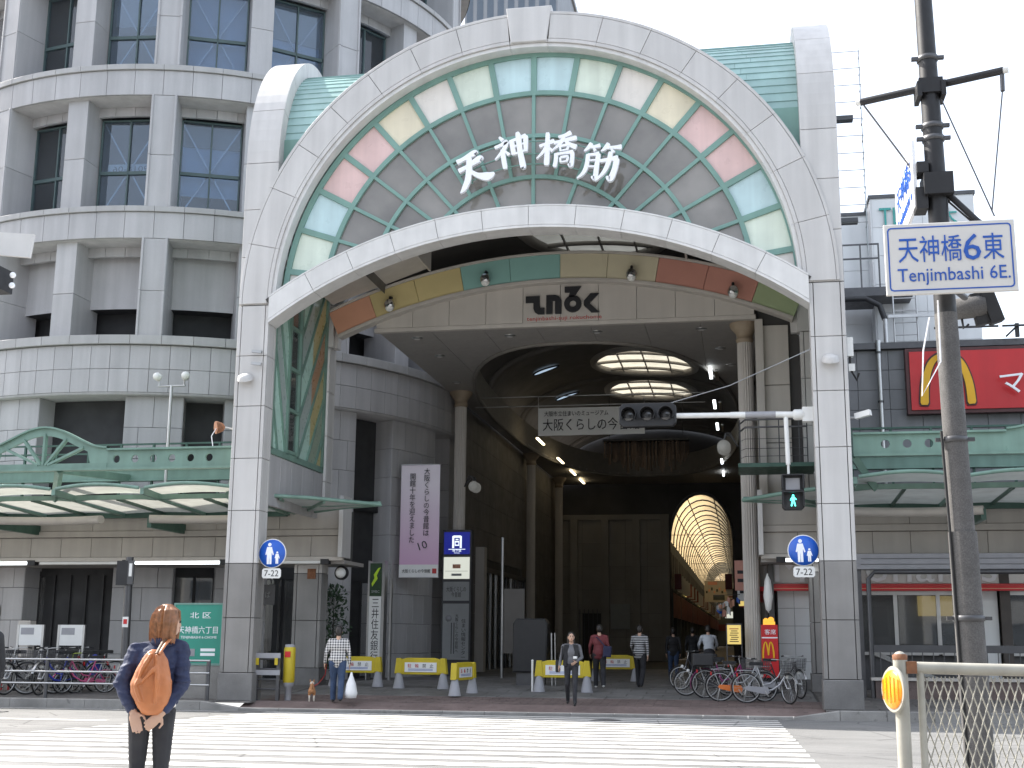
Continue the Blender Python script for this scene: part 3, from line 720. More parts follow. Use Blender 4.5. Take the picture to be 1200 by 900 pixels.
# side screens of leaded colour glass between front and rear columns
def side_screen(X, s_):
    y0, y1, z0, z1 = .62, 4.62, 6.18, 12.2; ya, yb = 1.75, 2.55
    fr = ((X, 0, 0), (0, 1, 0), (0, 0, 1), (s_, 0, 0))
    bb = MB()
    for P in (rect(y0, z0, y0+.12, z1), rect(y1-.12, z0, y1, z1), rect(y0, z0-.12, y1, z0+.04), rect(ya-.05, z0, ya+.05, z1), rect(yb-.05, z0, yb+.05, z1)):
        MB().prism(P if s_ > 0 else P, fr, -.04, .08).build("screen_frame", M["canopy_green"], G)
    for k in range(6):
        za = z0+.1+k*1.12
        if za+1.1 < z1+.5:
            P = rect(ya+.05, za+.05, yb-.05, min(za+1.08, z1))
            MB().prism(P, fr, .0, .01).build("screen_pane", M["screen_glass"], G)
            MB().prism(rect(ya+.05, za-.04, yb-.05, za+.045), fr, -.03, .07).build("screen_bar", M["canopy_green"], G)
    cols = ["mint", "mint", "grey", "mint", "mint", "grey", "mint"]
    for k in range(-1, 6):                     # left bay: strips falling towards the middle
        P = [(y0+.1, z0+k*1.55+1.75+1.0), (y0+.1, z0+k*1.55+1.75-.45+1.0), (ya-.05, z0+k*1.55-.45), (ya-.05, z0+k*1.55)]
        for j, (dz, mt) in enumerate(((0, M["screen_mint"]),)):
            Q = [(p[0], p[1]-.06) if i in (0, 3) else (p[0], p[1]-1.0) for i, p in enumerate(P)]
            Q = clip(clip(Q, 0, 1, z0+.04), 0, -1, -z1)
            if len(Q) > 2: MB().prism(Q, fr, 0, .02).build("screen_pane", M["screen_"+cols[k+1]], G)
        Q = [(P[0][0], P[0][1]+.03), (P[0][0], P[0][1]-.07), (P[3][0], P[3][1]-.07), (P[3][0], P[3][1]+.03)]
        Q = clip(clip(Q, 0, 1, z0), 0, -1, -z1)
        if len(Q) > 2: MB().prism(Q, fr, -.03, .075).build("screen_bar", M["canopy_green"], G)
    cols = ["orange", "sage", "grey", "yellow", "mint", "sage", "grey", "mint"]
    for k in range(-4, 6):                      # right bay: strips rising from the middle
        ZA, ZB = z0+k*1.12, z0+k*1.12+3.1
        for part in range(2):
            ym = (yb+.05+y1-.1)/2; zm = (ZA+ZB)/2
            Q = [(yb+.05, ZA+.06), (ym, zm+.06), (ym, zm+1.06), (yb+.05, ZA+1.06)] if part == 0 else [(ym, zm+.06), (y1-.12, ZB+.06), (y1-.12, ZB+1.06), (ym, zm+1.06)]
            Q = clip(clip(Q, 0, 1, z0+.04), 0, -1, -z1)
            cc = (["grey", "mint", "grey", "mint"][k % 4] if part == 0 else ["orange", "yellow", "sage", "yellow"][k % 4])
            if len(Q) > 2: MB().prism(Q, fr, 0, .02).build("screen_pane", M["screen_"+cc], G)
        Q = [(yb+.05, ZA-.05), (y1-.12, ZB-.05), (y1-.12, ZB+.05), (yb+.05, ZA+.05)]
        Q = clip(clip(Q, 0, 1, z0), 0, -1, -z1)
        if len(Q) > 2: MB().prism(Q, fr, -.03, .075).build("screen_bar", M["canopy_green"], G)
    for j in range(5):
        ya_ = .6+j*.81
        MB().prism(rect(ya_+.006, 4.75, ya_+.80, 6.04), fr, -.05, .05, .006).build("apron_panel", M["tower_stone"], G)
side_screen(-10.36, 1); side_screen(3.62, -1)
# beige soffit panels on both sides behind the beam
for x0, x1 in ((-10.2, -8.75), (-8.74, -7.3), (.1, 1.55), (1.56, 3.05)):
    for y0, y1 in ((.6, 2.6), (2.61, 4.66)):
        za, zb = [11.02+1.02*(1-abs(q+3.55-0)/6.65)*2.25 for q in (x0, x1)]
        MB().prism([(x0+.006, za), (x1-.006, zb), (x1-.006, zb+.06), (x0+.006, za+.06)], FRONT(y1), .006, y1-y0).build("soffit_panel", M["beige_stone"], G)
MB().box(-7.32, .6, 11.9, -7.27, 4.66, 13.3).build("soffit_edge", M["beige_stone"], G)
MB().box(.05, .6, 11.9, .1, 4.66, 13.3).build("soffit_edge", M["beige_stone"], G)
# small fittings on the columns
for x, z, y in ((-10.76, 7.86, -.02), (3.52, 7.88, -.02)):
    t = thing("wall_lamp", "small white visor lamp on the %s column of the gate" % ("left" if x < 0 else "right"), "lamp", (x, 0, z), group="visor lamps on the gate columns")
    MB().lathe([(.20, -.05), (.17, .06), (.08, .10), (.0, .11)], 14, ax=(0, -.5, .9), c=(0, -.1, 0)).build("shade", M["gate_stone"], t)
    MB().box(-.05, -.06, -.02, .05, 0, .08).build("bracket", M["white_paint"], t)
for z in (8.53, 8.22):
    t = thing("security_camera", "tiny grey bullet camera on the left gate column, %s" % ("upper of the two" if z > 8.4 else "lower of the two"), "camera", (-10.43, -.0, z))
    MB().tube([(0, -.02, 0), (0, -.14, 0)], .02, 6).build("arm", M["steel_dark"], t); MB().bar((-.16, -.15, .0), (.1, -.15, -.03), .07, .07).build("housing", M["steel"], t)
t = thing("orange_floodlight", "orange floodlight on the outer side of the left gate column", "lamp", (-11.1, .2, 6.6))
MB().tube([(0, 0, 0), (-.18, -.1, .05), (-.28, -.2, .0)], .03, 6).build("arm", M["steel"], t)
MB().lathe([(.02, .0), (.1, .05), (.16, .2), (.16, .24)], 14, ax=(-.6, -.5, -.1), c=(-.2, -.12, .05)).build("head", M["rust"], t)
MB().tube([(-.35, -.3, 0), (-.46, -.32, -.2), (-.42, -.3, -.45)], .012, 5).build("cable", M["letter_white"], t)
# ------------------------------------------------------------------ arcade hall behind the gate
H = thing("arcade_hall", "dark vaulted arcade entrance hall with oval ceiling and coloured tile band", "arcade", (-3.5, 5, 0), world=True)
BC, B0, B1 = -4.31, 15.80, 16.60
bx = [-10.18, -9.0, -7.7, -6.36, -4.95, -3.5, -2.15, -.75, .6, 1.95, 3.10]
bc = ["orange", "yellow", "yellow", "teal", "teal", "cream", "cream", "red", "red", "green"]
CX = -3.49
an = lambda x: math.asin(max(-1, min(1, (x-CX)/16.2)))
for i, c in enumerate(bc):
    sec_part("colour_tile", M["band_"+c], B0+.05, B1-.03, an(bx[i]), an(bx[i+1]), 4.70, 5.0, 4, CX, BC, .008, .006, H)
sec_part("band_edging", M["beige_stone"], B0-.06, B0+.045, an(bx[0]), an(bx[-1]), 4.66, 5.0, 40, CX, BC, .01, .0, H)
sec_part("band_edging", M["beige_stone"], B1-.025, B1+.05, an(bx[0]), an(bx[-1]), 4.66, 5.0, 40, CX, BC, .01, .0, H)
zs = 10.27
n = 10
for i in range(n):
    a, b = -8.95+10.85*i/n, -8.95+10.85*(i+1)/n
    top = lambda x: BC+math.sqrt(B0**2-(x-CX)**2)-.02
    P = [(a+.006, zs+.06), (b-.006, zs+.06)]+[(b-.006+(a-b+.012)*k/4, top(b+(a-b)*k/4)) for k in range(5)]
    MB().prism(P, FRONT(5.05), 0, .10, .006).build("lintel_panel", M["beige_stone"], H)
MB().box(-9.0, 4.93, zs-.06, 1.93, 5.1, zs+.05).build("lintel_trim", M["beige_stone"], H)
text("tenjinbashi-suji rokuchome", M["ink_red"], H, (-3.42, 4.95, 10.43), (1, 0, 0), (0, 0, 1), 2.15, .15, .01)
# the stylised sign above the entrance
fr = ((-4.52, 4.95, 10.56), (1, 0, 0), (0, 0, 1), (0, -1, 0)); W_ = 2.12
Lg = lambda *p: [(x*W_, y*W_) for x, y in p]
def poly_sign(polys):
    mb = MB()
    for P in polys: mb.prism(Lg(*P), fr, 0, .07, .004)
    return mb.build("sign_character", M["ink_black"], H)
poly_sign([[(.0, .165), (.19, .165), (.19, .255), (.0, .255)], [(.105, .165), (.19, .165), (.19, .11), (.20, .09), (.255, .09), (.255, .0), (.17, .0), (.125, .03), (.105, .08)]])
poly_sign([[(.28, .0), (.365, .0), (.365, .26), (.28, .26)], [(.40, .0), (.485, .0), (.485, .19), (.455, .24), (.40, .26)], [(.365, .18), (.40, .18), (.40, .26), (.365, .26)]])
ringp = [[(.64+.118*math.cos(t), .13+.118*math.sin(t)), (.64+.118*math.cos(t+.3307), .13+.118*math.sin(t+.3307)), (.64+.045*math.cos(t+.3307), .13+.045*math.sin(t+.3307)), (.64+.045*math.cos(t), .13+.045*math.sin(t))] for t in np.arange(0, 6.28, .3307)]
poly_sign(ringp+[[(.53, .29), (.70, .29), (.755, .37), (.53, .37)], [(.58, .22), (.66, .22), (.70, .29), (.60, .29)]])
poly_sign([[(.79, .13), (.865, .13), (.995, .265), (.88, .265), (.79, .165)], [(.79, .13), (.79, .10), (.89, .0), (1.0, .0), (.865, .13)]])
# soffit strips round the oval opening
OX, OY, OA, OB, ON = -3.5, 22.8, 4.95, 15.7, 2.5
def oval_dy(x):
    u = min(1, abs(x-OX)/OA); return OB*(1-u**ON)**(1/ON)
nx = 7
for i in range(nx):
    a, b = -8.95+10.9*i/nx, -8.95+10.9*(i+1)/nx
    xs = [a+.006+(b-a-.012)*k/8 for k in range(9)]
    ins = [x for x in xs if abs(x-OX) < OA]
    for side in (0, 1):
        if side == 0: P = [(a+.006, 5.1), (b-.006, 5.1)]+[(x, OY-oval_dy(x)) for x in xs[::-1]]
        else: P = [(x, OY+oval_dy(x)) for x in xs]+[(b-.006, 42.4), (a+.006, 42.4)]
        if i in (0, nx-1) and side == 0: P = [(p[0], min(p[1], 22.75)) for p in P]
        v = [(x, y, zs) for x, y in P]; v2 = [(x, y, zs+.12) for x, y in P]
        MB().loft([np.array(q) for q in v], [np.array(q) for q in v2]).build("soffit_panel", M["soffit"], H)
def oval(k, grow=0):
    t = 2*pi*k; c, s_ = math.cos(t), math.sin(t)
    return OX+(OA+grow)*math.copysign(abs(c)**(2/ON), c), OY+(OB+grow)*math.copysign(abs(s_)**(2/ON), s_)
q = [oval(k/72) for k in range(72)]
mb = MB(); v = [(x, y, zs-.02) for x, y in q]+[(x, y, 11.35) for x, y in q]
mb.add(v, [(k, (k+1) % 72, 72+(k+1) % 72, 72+k) for k in range(72)], 0, True); mb.build("oval_drum", M["drum"], H)
MB().tube([(x, y, zs-.03) for x, y in q], .07, 6, closed=True).build("oval_rim", M["drum"], H)
# vault with skylights let into it
VX, VA = -3.3, 5.35
def vz(x): return 11.3+2.15*math.sqrt(max(0, 1-((x-VX)/VA)**2))
SKY = [(-2.65, 5.2, 2.15, 3.6), (-2.6, 23.9, 2.15, 2.5), (-2.75, 29.9, 2.05, 2.5), (-2.8, 14.6, 2.1, 2.5)]
inside = lambda x, y, k=1.: any(((x-c[0])/c[2])**2+((y-c[1])/c[3])**2 < k for c in SKY)
xs = [VX-VA*math.cos(pi*i/64) for i in range(65)]; ysv = np.arange(.9, 42.6, .25)
mb = MB(); v = [(x, y, vz(x)) for y in ysv for x in xs]; f = []
for j in range(len(ysv)-1):
    for i in range(64):
        if not inside((xs[i]+xs[i+1])/2, (ysv[j]+ysv[j+1])/2): f.append((j*65+i, j*65+i+1, j*65+66+i, j*65+65+i))
mb.add(v, f, 0, True); mb.build("vault_ceiling", M["vault"], H)
for c in SKY:
    ring = [(c[0]+(c[2]+.06)*math.cos(t), c[1]+(c[3]+.06)*math.sin(t)) for t in np.linspace(0, 2*pi, 49)[:-1]]
    o = MB().tube([(x, y, vz(x)-.02) for x, y in ring], .17, 8, closed=True).build("skylight_frame", M["soffit"], H)
    for k in range(4):
        xa, xb = c[0]-c[2]+2*c[2]*k/4, c[0]-c[2]+2*c[2]*(k+1)/4; n = 8; mb = MB(); rows = []
        for i in range(n+1):
            x = xa+.02+(xb-xa-.04)*i/n; hy = c[3]*math.sqrt(max(0, 1-((x-c[0])/c[2])**2)); rows.append([(x, c[1]-hy+2*hy*j/6, vz(x)+.05) for j in range(7)])
        mb.add([p for r_ in rows for p in r_], [(i*7+j, i*7+j+1, i*7+8+j, i*7+7+j) for i in range(n) for j in range(6)], 0, True)
        mb.build("skylight_pane", M["skylight_film"], o)
    for k in (1, 2, 3):
        x = c[0]-c[2]+2*c[2]*k/4; hy = c[3]*math.sqrt(1-((x-c[0])/c[2])**2)
        MB().bar((x, c[1]-hy, vz(x)), (x, c[1]+hy, vz(x)), .05, .09).build("glazing_bar", M["soffit"], o)
    for k in (-.5, 0, .5):
        y = c[1]+k*c[3]*1.2; hx = c[2]*math.sqrt(1-(k*1.2)**2)
        MB().tube([(c[0]-hx+2*hx*i/8, y, vz(c[0]-hx+2*hx*i/8)-.02) for i in range(9)], .07, 6).build("glazing_bar", M["soffit"], o)
for y in (10.6, 19.4, 27.0, 33.8, 40):
    MB().tube([(VX-(VA-.05)*math.cos(t), y, 11.3+2.1*math.sin(t)) for t in np.linspace(0, pi, 33)], .17, 8).build("vault_rib", M["hall_stone"], H)
for ac_, y in ((1.03, 4.6), (.80, 17.2), (.85, 22.6), (.87, 28.6)):
    mb = MB(); P = []
    for i in range(25):
        t = 2*pi*i/24; a = ac_+.14*math.cos(t); P.append((VX-(VA-.10)*math.cos(a), y+.24*math.sin(t)*(1-.3*math.cos(t)), 11.3+2.05*math.sin(a)))
    mb.add(P[:24], [tuple(range(24))]); o = mb.build("leaf_window", M["window_daylight"], H)
    MB().tube(P[:24], .035, 6, closed=True).build("window_frame", M["black"], o)
# fluorescent rows on both sides of the ceiling
for y in (24.4, 30.6, 35.2, 39): MB().bar((-7.42, y, 10.17), (-7.42, y+1.9, 10.17), .10, .06).build("light_tube", M["warm_light"], H)
for y in (11, 16.6, 21.6, 27, 32, 36.8):
    MB().bar((.52, y, 10.16), (.52, y+1.5, 10.16), .10, .07).build("light_tube", M["tube_light"], H)
    MB().bar((.72, y+.3, 10.16), (.72, y+1.8, 10.16), .10, .07).build("light_tube", M["steel"], H)
for x, y in ((-8.0, 6.0), (-7.9, 8.4), (-5.2, 6.1), (-2.6, 6.0), (.4, 6.1), (-8.3, 12.5), (.9, 8.6), (1.2, 11)):
    MB().lathe([(.15, -.03), (.17, 0), (.0, .0)], 14, (x, y, zs-.005), 0, (0, 0, -1)).lathe([(.09, .02), (.0, .025)], 12, (x, y, zs-.02), 1, (0, 0, -1)).build("downlight", [M["steel"], M["sign_white"]], H)
# beige pier panels right of the entrance and the jamb
MB().box(1.90, 4.95, 3.6, 2.115, 5.2, 10.2).build("jamb", M["beige_stone"], H)
for i, (a, b) in enumerate(((5.2, 6.75), (6.76, 8.35), (8.36, 10.05))):
    MB().prism(rect(2.12, a+.006, 2.80, b-.006), FRONT(5.2), 0, .1, .006).build("pier_panel", M["beige_stone"], H)
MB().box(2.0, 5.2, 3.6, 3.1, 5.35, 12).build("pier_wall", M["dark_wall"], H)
# end wall, side walls beyond the round building
def wall_panels(par, fr, x0, x1, z0, z1, nw, nh, mt, holes=(), backing="wall_backing", th=.05, name="wall_panel"):
    """panelled wall: a dark backing with separate panels on it"""
    O, U, V, N = [np.array(a, float) for a in fr]
    dx, dz = (x1-x0)/nw, (z1-z0)/nh; shared = {}
    k = 0
    for j in range(nh):
        for i in range(nw):
            P = rect(x0+i*dx+.006, z0+j*dz+.006, x0+(i+1)*dx-.006, z0+(j+1)*dz-.006)
            cx, cz = (P[0][0]+P[2][0])/2, (P[0][1]+P[2][1])/2
            if any(h[0] < cx < h[2] and h[1] < cz < h[3] for h in holes): continue
            if "m" not in shared:
                shared["m"] = MB().prism(rect(-dx/2+.006, -dz/2+.006, dx/2-.006, dz/2-.006), ((0, 0, 0), U, V, N), 0, th, .006).mesh(name, [mt])
            put(name, shared["m"], par, tuple(O+U*cx+V*cz))
EW = thing("arcade_end_wall", "dark stone end wall left of the bright shopping street", "wall", (-5.8, 42.5, 0), world=True)
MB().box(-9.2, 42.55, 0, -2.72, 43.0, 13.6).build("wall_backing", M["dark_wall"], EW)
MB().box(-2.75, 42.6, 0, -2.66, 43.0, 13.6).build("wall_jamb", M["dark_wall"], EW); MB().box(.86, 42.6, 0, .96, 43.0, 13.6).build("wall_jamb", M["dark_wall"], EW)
wall_panels(EW, FRONT(42.55), -9.0, -2.72, 0.2, 8.2, 5, 6, M["hall_stone_lit"], holes=((-8, 0, -6, 3.2),))
MB().box(-9.0, 42.3, 8.2, -2.72, 42.5, 8.5).build("wall_ledge", M["hall_stone_lit"], EW)
for x in (-8.2, -6.4, -4.6, -2.95): MB().box(x-.22, 42.2, 0, x+.22, 42.5, 8.2).build("wall_pilaster", M["hall_stone_lit"], EW)
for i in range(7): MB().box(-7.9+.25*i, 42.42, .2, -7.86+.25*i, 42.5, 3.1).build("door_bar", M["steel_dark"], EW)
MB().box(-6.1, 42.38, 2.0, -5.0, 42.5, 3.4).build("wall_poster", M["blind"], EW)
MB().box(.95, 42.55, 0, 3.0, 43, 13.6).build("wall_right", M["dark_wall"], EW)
ac = [(-.89-1.80*math.cos(pi*k/16), 7.0+2.70*math.sin(pi*k/16)) for k in range(17)]
mb = MB()
for k in range(16):
    a, b = ac[k], ac[k+1]; mb.prism([a, b, (b[0], 13.6), (a[0], 13.6)], FRONT(43.0), 0, .45)
mb.build("wall_head", M["dark_wall"], EW)
MB().tube([(x, 42.5, z) for x, z in ac], .09, 8).build("arch_trim", M["steel_dark"], EW)
RW = thing("arcade_right_wall", "dark wall along the right of the arcade hall behind the fluted column", "wall", (2.15, 24, 0), world=True)
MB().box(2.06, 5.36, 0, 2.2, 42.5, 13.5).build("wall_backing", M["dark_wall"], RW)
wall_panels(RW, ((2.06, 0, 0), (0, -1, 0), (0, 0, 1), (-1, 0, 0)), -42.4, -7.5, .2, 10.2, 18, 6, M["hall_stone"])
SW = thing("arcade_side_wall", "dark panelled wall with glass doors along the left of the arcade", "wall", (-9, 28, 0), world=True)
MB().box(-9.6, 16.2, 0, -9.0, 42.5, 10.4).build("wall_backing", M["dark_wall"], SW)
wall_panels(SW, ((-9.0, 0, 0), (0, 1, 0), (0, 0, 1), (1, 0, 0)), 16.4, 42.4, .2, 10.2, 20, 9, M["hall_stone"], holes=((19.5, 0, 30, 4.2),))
for i in range(9):
    y = 19.7+i*1.13
    o = MB().box(-8.99, y, .2, -8.93, y+1.05, 4.1).build("door_panel", M["tower_glass"], SW)
    MB().box(-8.97, y+1.05, .2, -8.88, y+1.13, 4.2).build("door_post", M["steel"] if i in (1, 2, 5) else M["steel_dark"], SW)
MB().box(-8.97, 19.6, 4.1, -8.85, 30, 4.3).build("door_head", M["steel_dark"], SW)
MB().box(-9.0, 19.0, .2, -8.6, 19.5, 5.0).build("door_pier", M["beige_stone"], SW)
# fluted columns
def fluted(loc, top, label):
    t = thing("fluted_column", label, "column", loc, group="fluted columns along the arcade hall")
    n = 20; mb = MB(); v = []
    zz = [.5, top-.55]
    for z in zz:
        for k in range(n*4):
            a = 2*pi*k/(n*4); r_ = .215-(.0, .012, .02, .012)[k % 4]; v.append((r_*math.cos(a), r_*math.sin(a), z))
    N_ = n*4; mb.add(v, [(k, (k+1) % N_, N_+(k+1) % N_, N_+k) for k in range(N_)]); mb.build("shaft", M["beige_stone"], t)
    MB().lathe([(.30, 0), (.30, .25), (.27, .3), (.27, .4), (.23, .5)], 20).build("base", M["granite_dark"], t)
    MB().lathe([(.215, top-.56), (.25, top-.5), (.25, top-.44), (.22, top-.42), (.24, top-.3), (.40, top-.1), (.42, top)], 24).build("capital", M["capital_tan"], t)
    return t
fluted((-8.55, 14.3, .2), zs-.2, "fluted column by the blue subway signboard")
fluted((-8.6, 29.8, .2), zs-.2, "fluted column before the dark glass doors deep in the hall")
fluted((-8.6, 39.0, .2), zs-.2, "farthest fluted column at the end of the left wall")
fluted((1.62, 5.75, .2), zs-.2, "fluted column right of the bright vaulted street, beside the bicycles")
# chandelier, banner, globe lamps, spotlights
t = thing("hanging_ornament", "dark hanging ornament of many slats under the hall ceiling", "chandelier", (-3.1, 31, 10.2))
MB().box(-2.1, -.4, .75, 2.1, .4, .85).build("bar", M["black"], t)
for i in range(46):
    x = -2.05+i*.09; l = random.uniform(.9, 1.6)*(1 if 6 < i < 40 else .75); y = random.uniform(-.35, .35)
    MB().box(x, y, .78-l, x+.07, y+.02, .8).build("slat", M["ornament"], t)
for x in (-1.8, 1.8): MB().tube([(x, 0, .8), (x, 0, 3.0)], .02, 5).build("wire", M["black"], t)
bn = thing("hanging_banner", "white cloth banner with black writing hung on wires across the hall", "banner", (-4.0, 16, 9.4))
mb = MB(); n = 20
v = [(-1.98+3.96*i/n, .02*math.sin(i*1.3), -.52+1.04*j) for j in (0, 1) for i in range(n+1)]
mb.add(v, [(i, i+1, n+2+i, n+1+i) for i in range(n)], 0, True).add([(x, y+.012, z) for x, y, z in v], [(i, n+1+i, n+2+i, i+1) for i in range(n)], 0, True); mb.build("cloth", M["sign_white"], bn)
text("大阪市立住まいのミュージアム", M["ink_black"], bn, (-.55, -.03, .30), (1, 0, 0), (0, 0, 1), 2.4, .20, .01)
text("大阪くらしの今昔館", M["ink_black"], bn, (0, -.03, -.12), (1, 0, 0), (0, 0, 1), 3.6, .46, .01)
for z in (.62, .98): MB().tube([(-4.4, .05, z), (4.2, .05, z)], .02, 6).build("wire", M["steel"], bn)
for x in (-1.98, 1.98): MB().tube([(x, .03, -.52), (x, .03, .98)], .012, 5).build("cord", M["steel"], bn)
def globe(loc, label, s_=1):
    t = thing("globe_lamp", label, "lamp", loc, group="globe lamps on the columns")
    for a in (-.2, .2):
        MB().tube([(0, 0, -.1), (s_*-.2, a, .25), (s_*-.32, a, .25), (s_*-.38, a, .05)], .025, 6).build("arm", M["steel_dark"], t)
        o = MB().ball((s_*-.38, a, -.12), .19, 14, 10).build("globe", M["globe_glass"], t)
    return t
globe((1.35, 5.65, 6.85), "white globe lamps on the fluted column above the canopy balcony")
globe((-8.35, 14.2, 6.9), "white globe lamps on the fluted column above the subway signboard", -1)
for i, (x, z, wh) in enumerate(((-8.43, 10.94, "yellow tiles of the left end"), (-5.62, 11.58, "teal tiles"), (-1.45, 11.54, "cream tiles"), (1.34, 10.93, "red tiles"))):
    t = thing("ball_spotlight", "chrome ball spotlight on the %s of the colour band" % wh, "lamp", (x, 4.62, z), group="ball spotlights on the colour band")
    MB().tube([(0, .05, .22), (0, -.10, .20), (0, -.14, .05)], .04, 8).build("bracket", M["black"], t)
    MB().lathe([(.03, .17), (.11, .14), (.155, .05), (.16, -.02), (.14, -.08)], 18, (0, -.16, -.05)).build("housing", M["chrome"], t)
    MB().ball((0, -.16, -.12), .125, 14, 8).build("bulb", M["sign_white"], t)
t = thing("floodlight", "small black floodlight standing on the yellow end of the colour band", "lamp", (-8.0, 4.5, 11.85))
MB().box(-.16, -.1, .12, .16, .05, .34).build("head", M["black"], t); MB().tube([(0, .05, -.05), (0, 0, .2)], .03, 6).build("stand", M["black"], t)

# ------------------------------------------------------------------ the covered shopping street beyond
SX0, SX1, SY0, SY1 = -2.70, .92, 43.0, 175.0
V = thing("arcade_roof", "long barrel roof of amber translucent sheets over the shopping street", "roof", (-.9, 45, 0), world=True)
cx, hw, zsp, zap = (SX0+SX1)/2, (SX1-SX0)/2, 7.0, 9.75
arc = lambda t, k=1.: (cx-hw*k*math.cos(t), zsp+(zap-zsp)*k*math.sin(t))
nb = 42; by = np.linspace(SY0, SY1, nb+1)
for i in range(nb):
    for s0, s1 in ((0, 5), (5, 11), (11, 16)):
        mb = MB(); v = []
        for y in (by[i]+.04, by[i+1]-.04):
            for k in range(s0, s1+1): t = pi*k/16; a = arc(t); v.append((a[0], y, a[1]))
        n = s1-s0+1; mb.add(v, [(k, k+1, n+k+1, n+k) for k in range(n-1)], 0, True); mb.build("roof_sheet", M["vault_film"], V)
    MB().tube([(arc(pi*k/16, .985)[0], by[i], arc(pi*k/16, .985)[1]) for k in range(17)], .055, 6).build("roof_hoop", M["steel_dark"], V)
for t in (pi*.20, pi*.36, pi*.64, pi*.80):
    a = arc(t, .975); MB().bar((a[0], SY0, a[1]), (a[0], SY1, a[1]), .05, .06).build("purlin", M["steel_dark"], V)
for i in range(0, nb, 3): MB().tube([(SX0+.1, by[i], zsp+.35), (SX1-.1, by[i], zsp+.35)], .018, 5).build("tie_rod", M["steel_dark"], V)
def shop(side, y, i):
    x = SX0 if side < 0 else SX1; s_ = 1 if side < 0 else -1
    lab = "%s shop front from the hall on the " + ("left" if side < 0 else "right") + " of the covered street"
    nth = ["first", "second", "third", "fourth", "fifth", "sixth", "seventh", "eighth", "ninth", "tenth", "eleventh", "twelfth", "thirteenth", "fourteenth"][i]
    t = thing("shop_front", lab % nth, "shop", (x, y, 0), group="shops along the covered street")
    B = lambda nm, mt, a0, y0, z0, a1, y1, z1: MB().box(min(s_*a0, s_*a1), y0, z0, max(s_*a0, s_*a1), y1, z1).build(nm, mt, t)
    d = random.uniform(0, .06)
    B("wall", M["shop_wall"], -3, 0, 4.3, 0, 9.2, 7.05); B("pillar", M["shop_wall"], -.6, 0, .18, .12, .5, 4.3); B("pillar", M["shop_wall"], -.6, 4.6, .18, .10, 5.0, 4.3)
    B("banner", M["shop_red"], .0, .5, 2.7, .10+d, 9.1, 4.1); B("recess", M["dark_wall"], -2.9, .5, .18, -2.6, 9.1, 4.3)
    for q in range(4): B("upper_window", M["tower_dark"], .0, .8+q*2.1, 4.9, .03, 2.2+q*2.1, 6.4)
    for q in range(3): B("hanging_flag", M["blind"] if (i+q) % 3 else M["shop_red"], .15, 1.5+q*2.8, 4.3, .55, 1.54+q*2.8, 5.2)
    B("counter", M["door_brown"], -1.6, 1.2, .18, -1.0, 4.3, 1.1)
    B("sign_board", M["lit_yellow"] if i % 3 == 1 else M["sign_white"], .1, 5.3, 4.35, .16, 8.2, 4.85)
for i in range(14):
    shop(-1, SY0+i*9.2, i); shop(1, SY0+i*9.2, i)
t = thing("street_end", "shop facade added to darken the far end of the covered street", "building", (-.9, 172, 0))  # added facade, shuts out the bright open end of the street
MB().box(-3, 0, 0, 3, 3, 7.4).build("wall", M["shop_wall"], t); MB().box(-1.8, -.1, 2.6, 1.8, 0, 3.6).build("banner", M["shop_red"], t); MB().box(-.6, -.12, 4.6, .6, 0, 5.6).build("lit_sign", M["lit_panel"], t)
t = thing("street_banner", "wide pale banner with red heading hung across the covered street", "banner", (-.4, 60, 4.0))
MB().box(-.9, 0, 0, .9, .03, 1.5).build("cloth", M["fascia_stone"], t); MB().box(-.65, -.02, 1.2, .0, 0, 1.42).build("heading", M["band_red"], t)
MB().box(-.3, -.02, .15, .5, 0, .5).build("block", M["shop_wall"], t)
for k in range(9): MB().box(-.8+k*.18, -.02, .62+.1*(k % 3), -.68+k*.18, 0, .78+.12*(k % 3)).build("print_block", M["band_orange" if k % 2 else "shop_wall"], t)
for x in (-.85, .85): MB().tube([(x, .01, 1.5), (x, .01, 4.5)], .01, 4).build("wire", M["steel_dark"], t)
t = thing("lit_poster", "tall lit yellow notice board beside the fluted column by the bicycles", "sign", (1.12, 5.2, .2))
MB().box(-.18, 0, 1.18, .18, .08, 1.68).build("panel", M["lit_yellow"], t); MB().box(-.21, .02, 0, -.18, .06, 1.7).box(.18, .02, 0, .21, .06, 1.7).box(-.21, .02, 1.68, .21, .06, 1.72).build("frame", M["steel_dark"], t)
for k in range(7): MB().box(-.12+.02*(k % 3), -.006, 1.24+k*.055, .12-.03*(k % 2), 0, 1.262+k*.055).build("print_line", M["ink_red"] if k == 6 else M["ink_black"], t)

# hanging flags and goods at the right of the street mouth
t = thing("hanging_flags", "bunch of white, red and blue festival cloths hanging by the right hall column", "decoration", (.98, 11.5, 2.62)); t.scale = (.62, .62, .62)
rf = random.Random(9)
for i in range(11):
    x, z = rf.uniform(-.75, .45), rf.uniform(-.55, .35); w_ = rf.uniform(.18, .34); h_ = rf.uniform(.15, .4); y = rf.uniform(-.2, .2); mb = MB()
    v = [(x+w_*a/4, y+.05*math.sin(a*1.7+i), z-h_*b+.06*math.sin(a*1.1+i)) for b in (0, .5, 1) for a in range(5)]
    mb.add(v, [(b*5+a, b*5+a+1, b*5+a+6, b*5+a+5) for b in (0, 1) for a in range(4)], 0, True); mb.build("cloth", M[("sign_white", "band_red", "ink_blue", "blind", "band_orange")[i % 5]], t)
MB().tube([(-.8, 0, .4), (.5, 0, .45)], .02, 6).build("rod", M["steel_dark"], t)
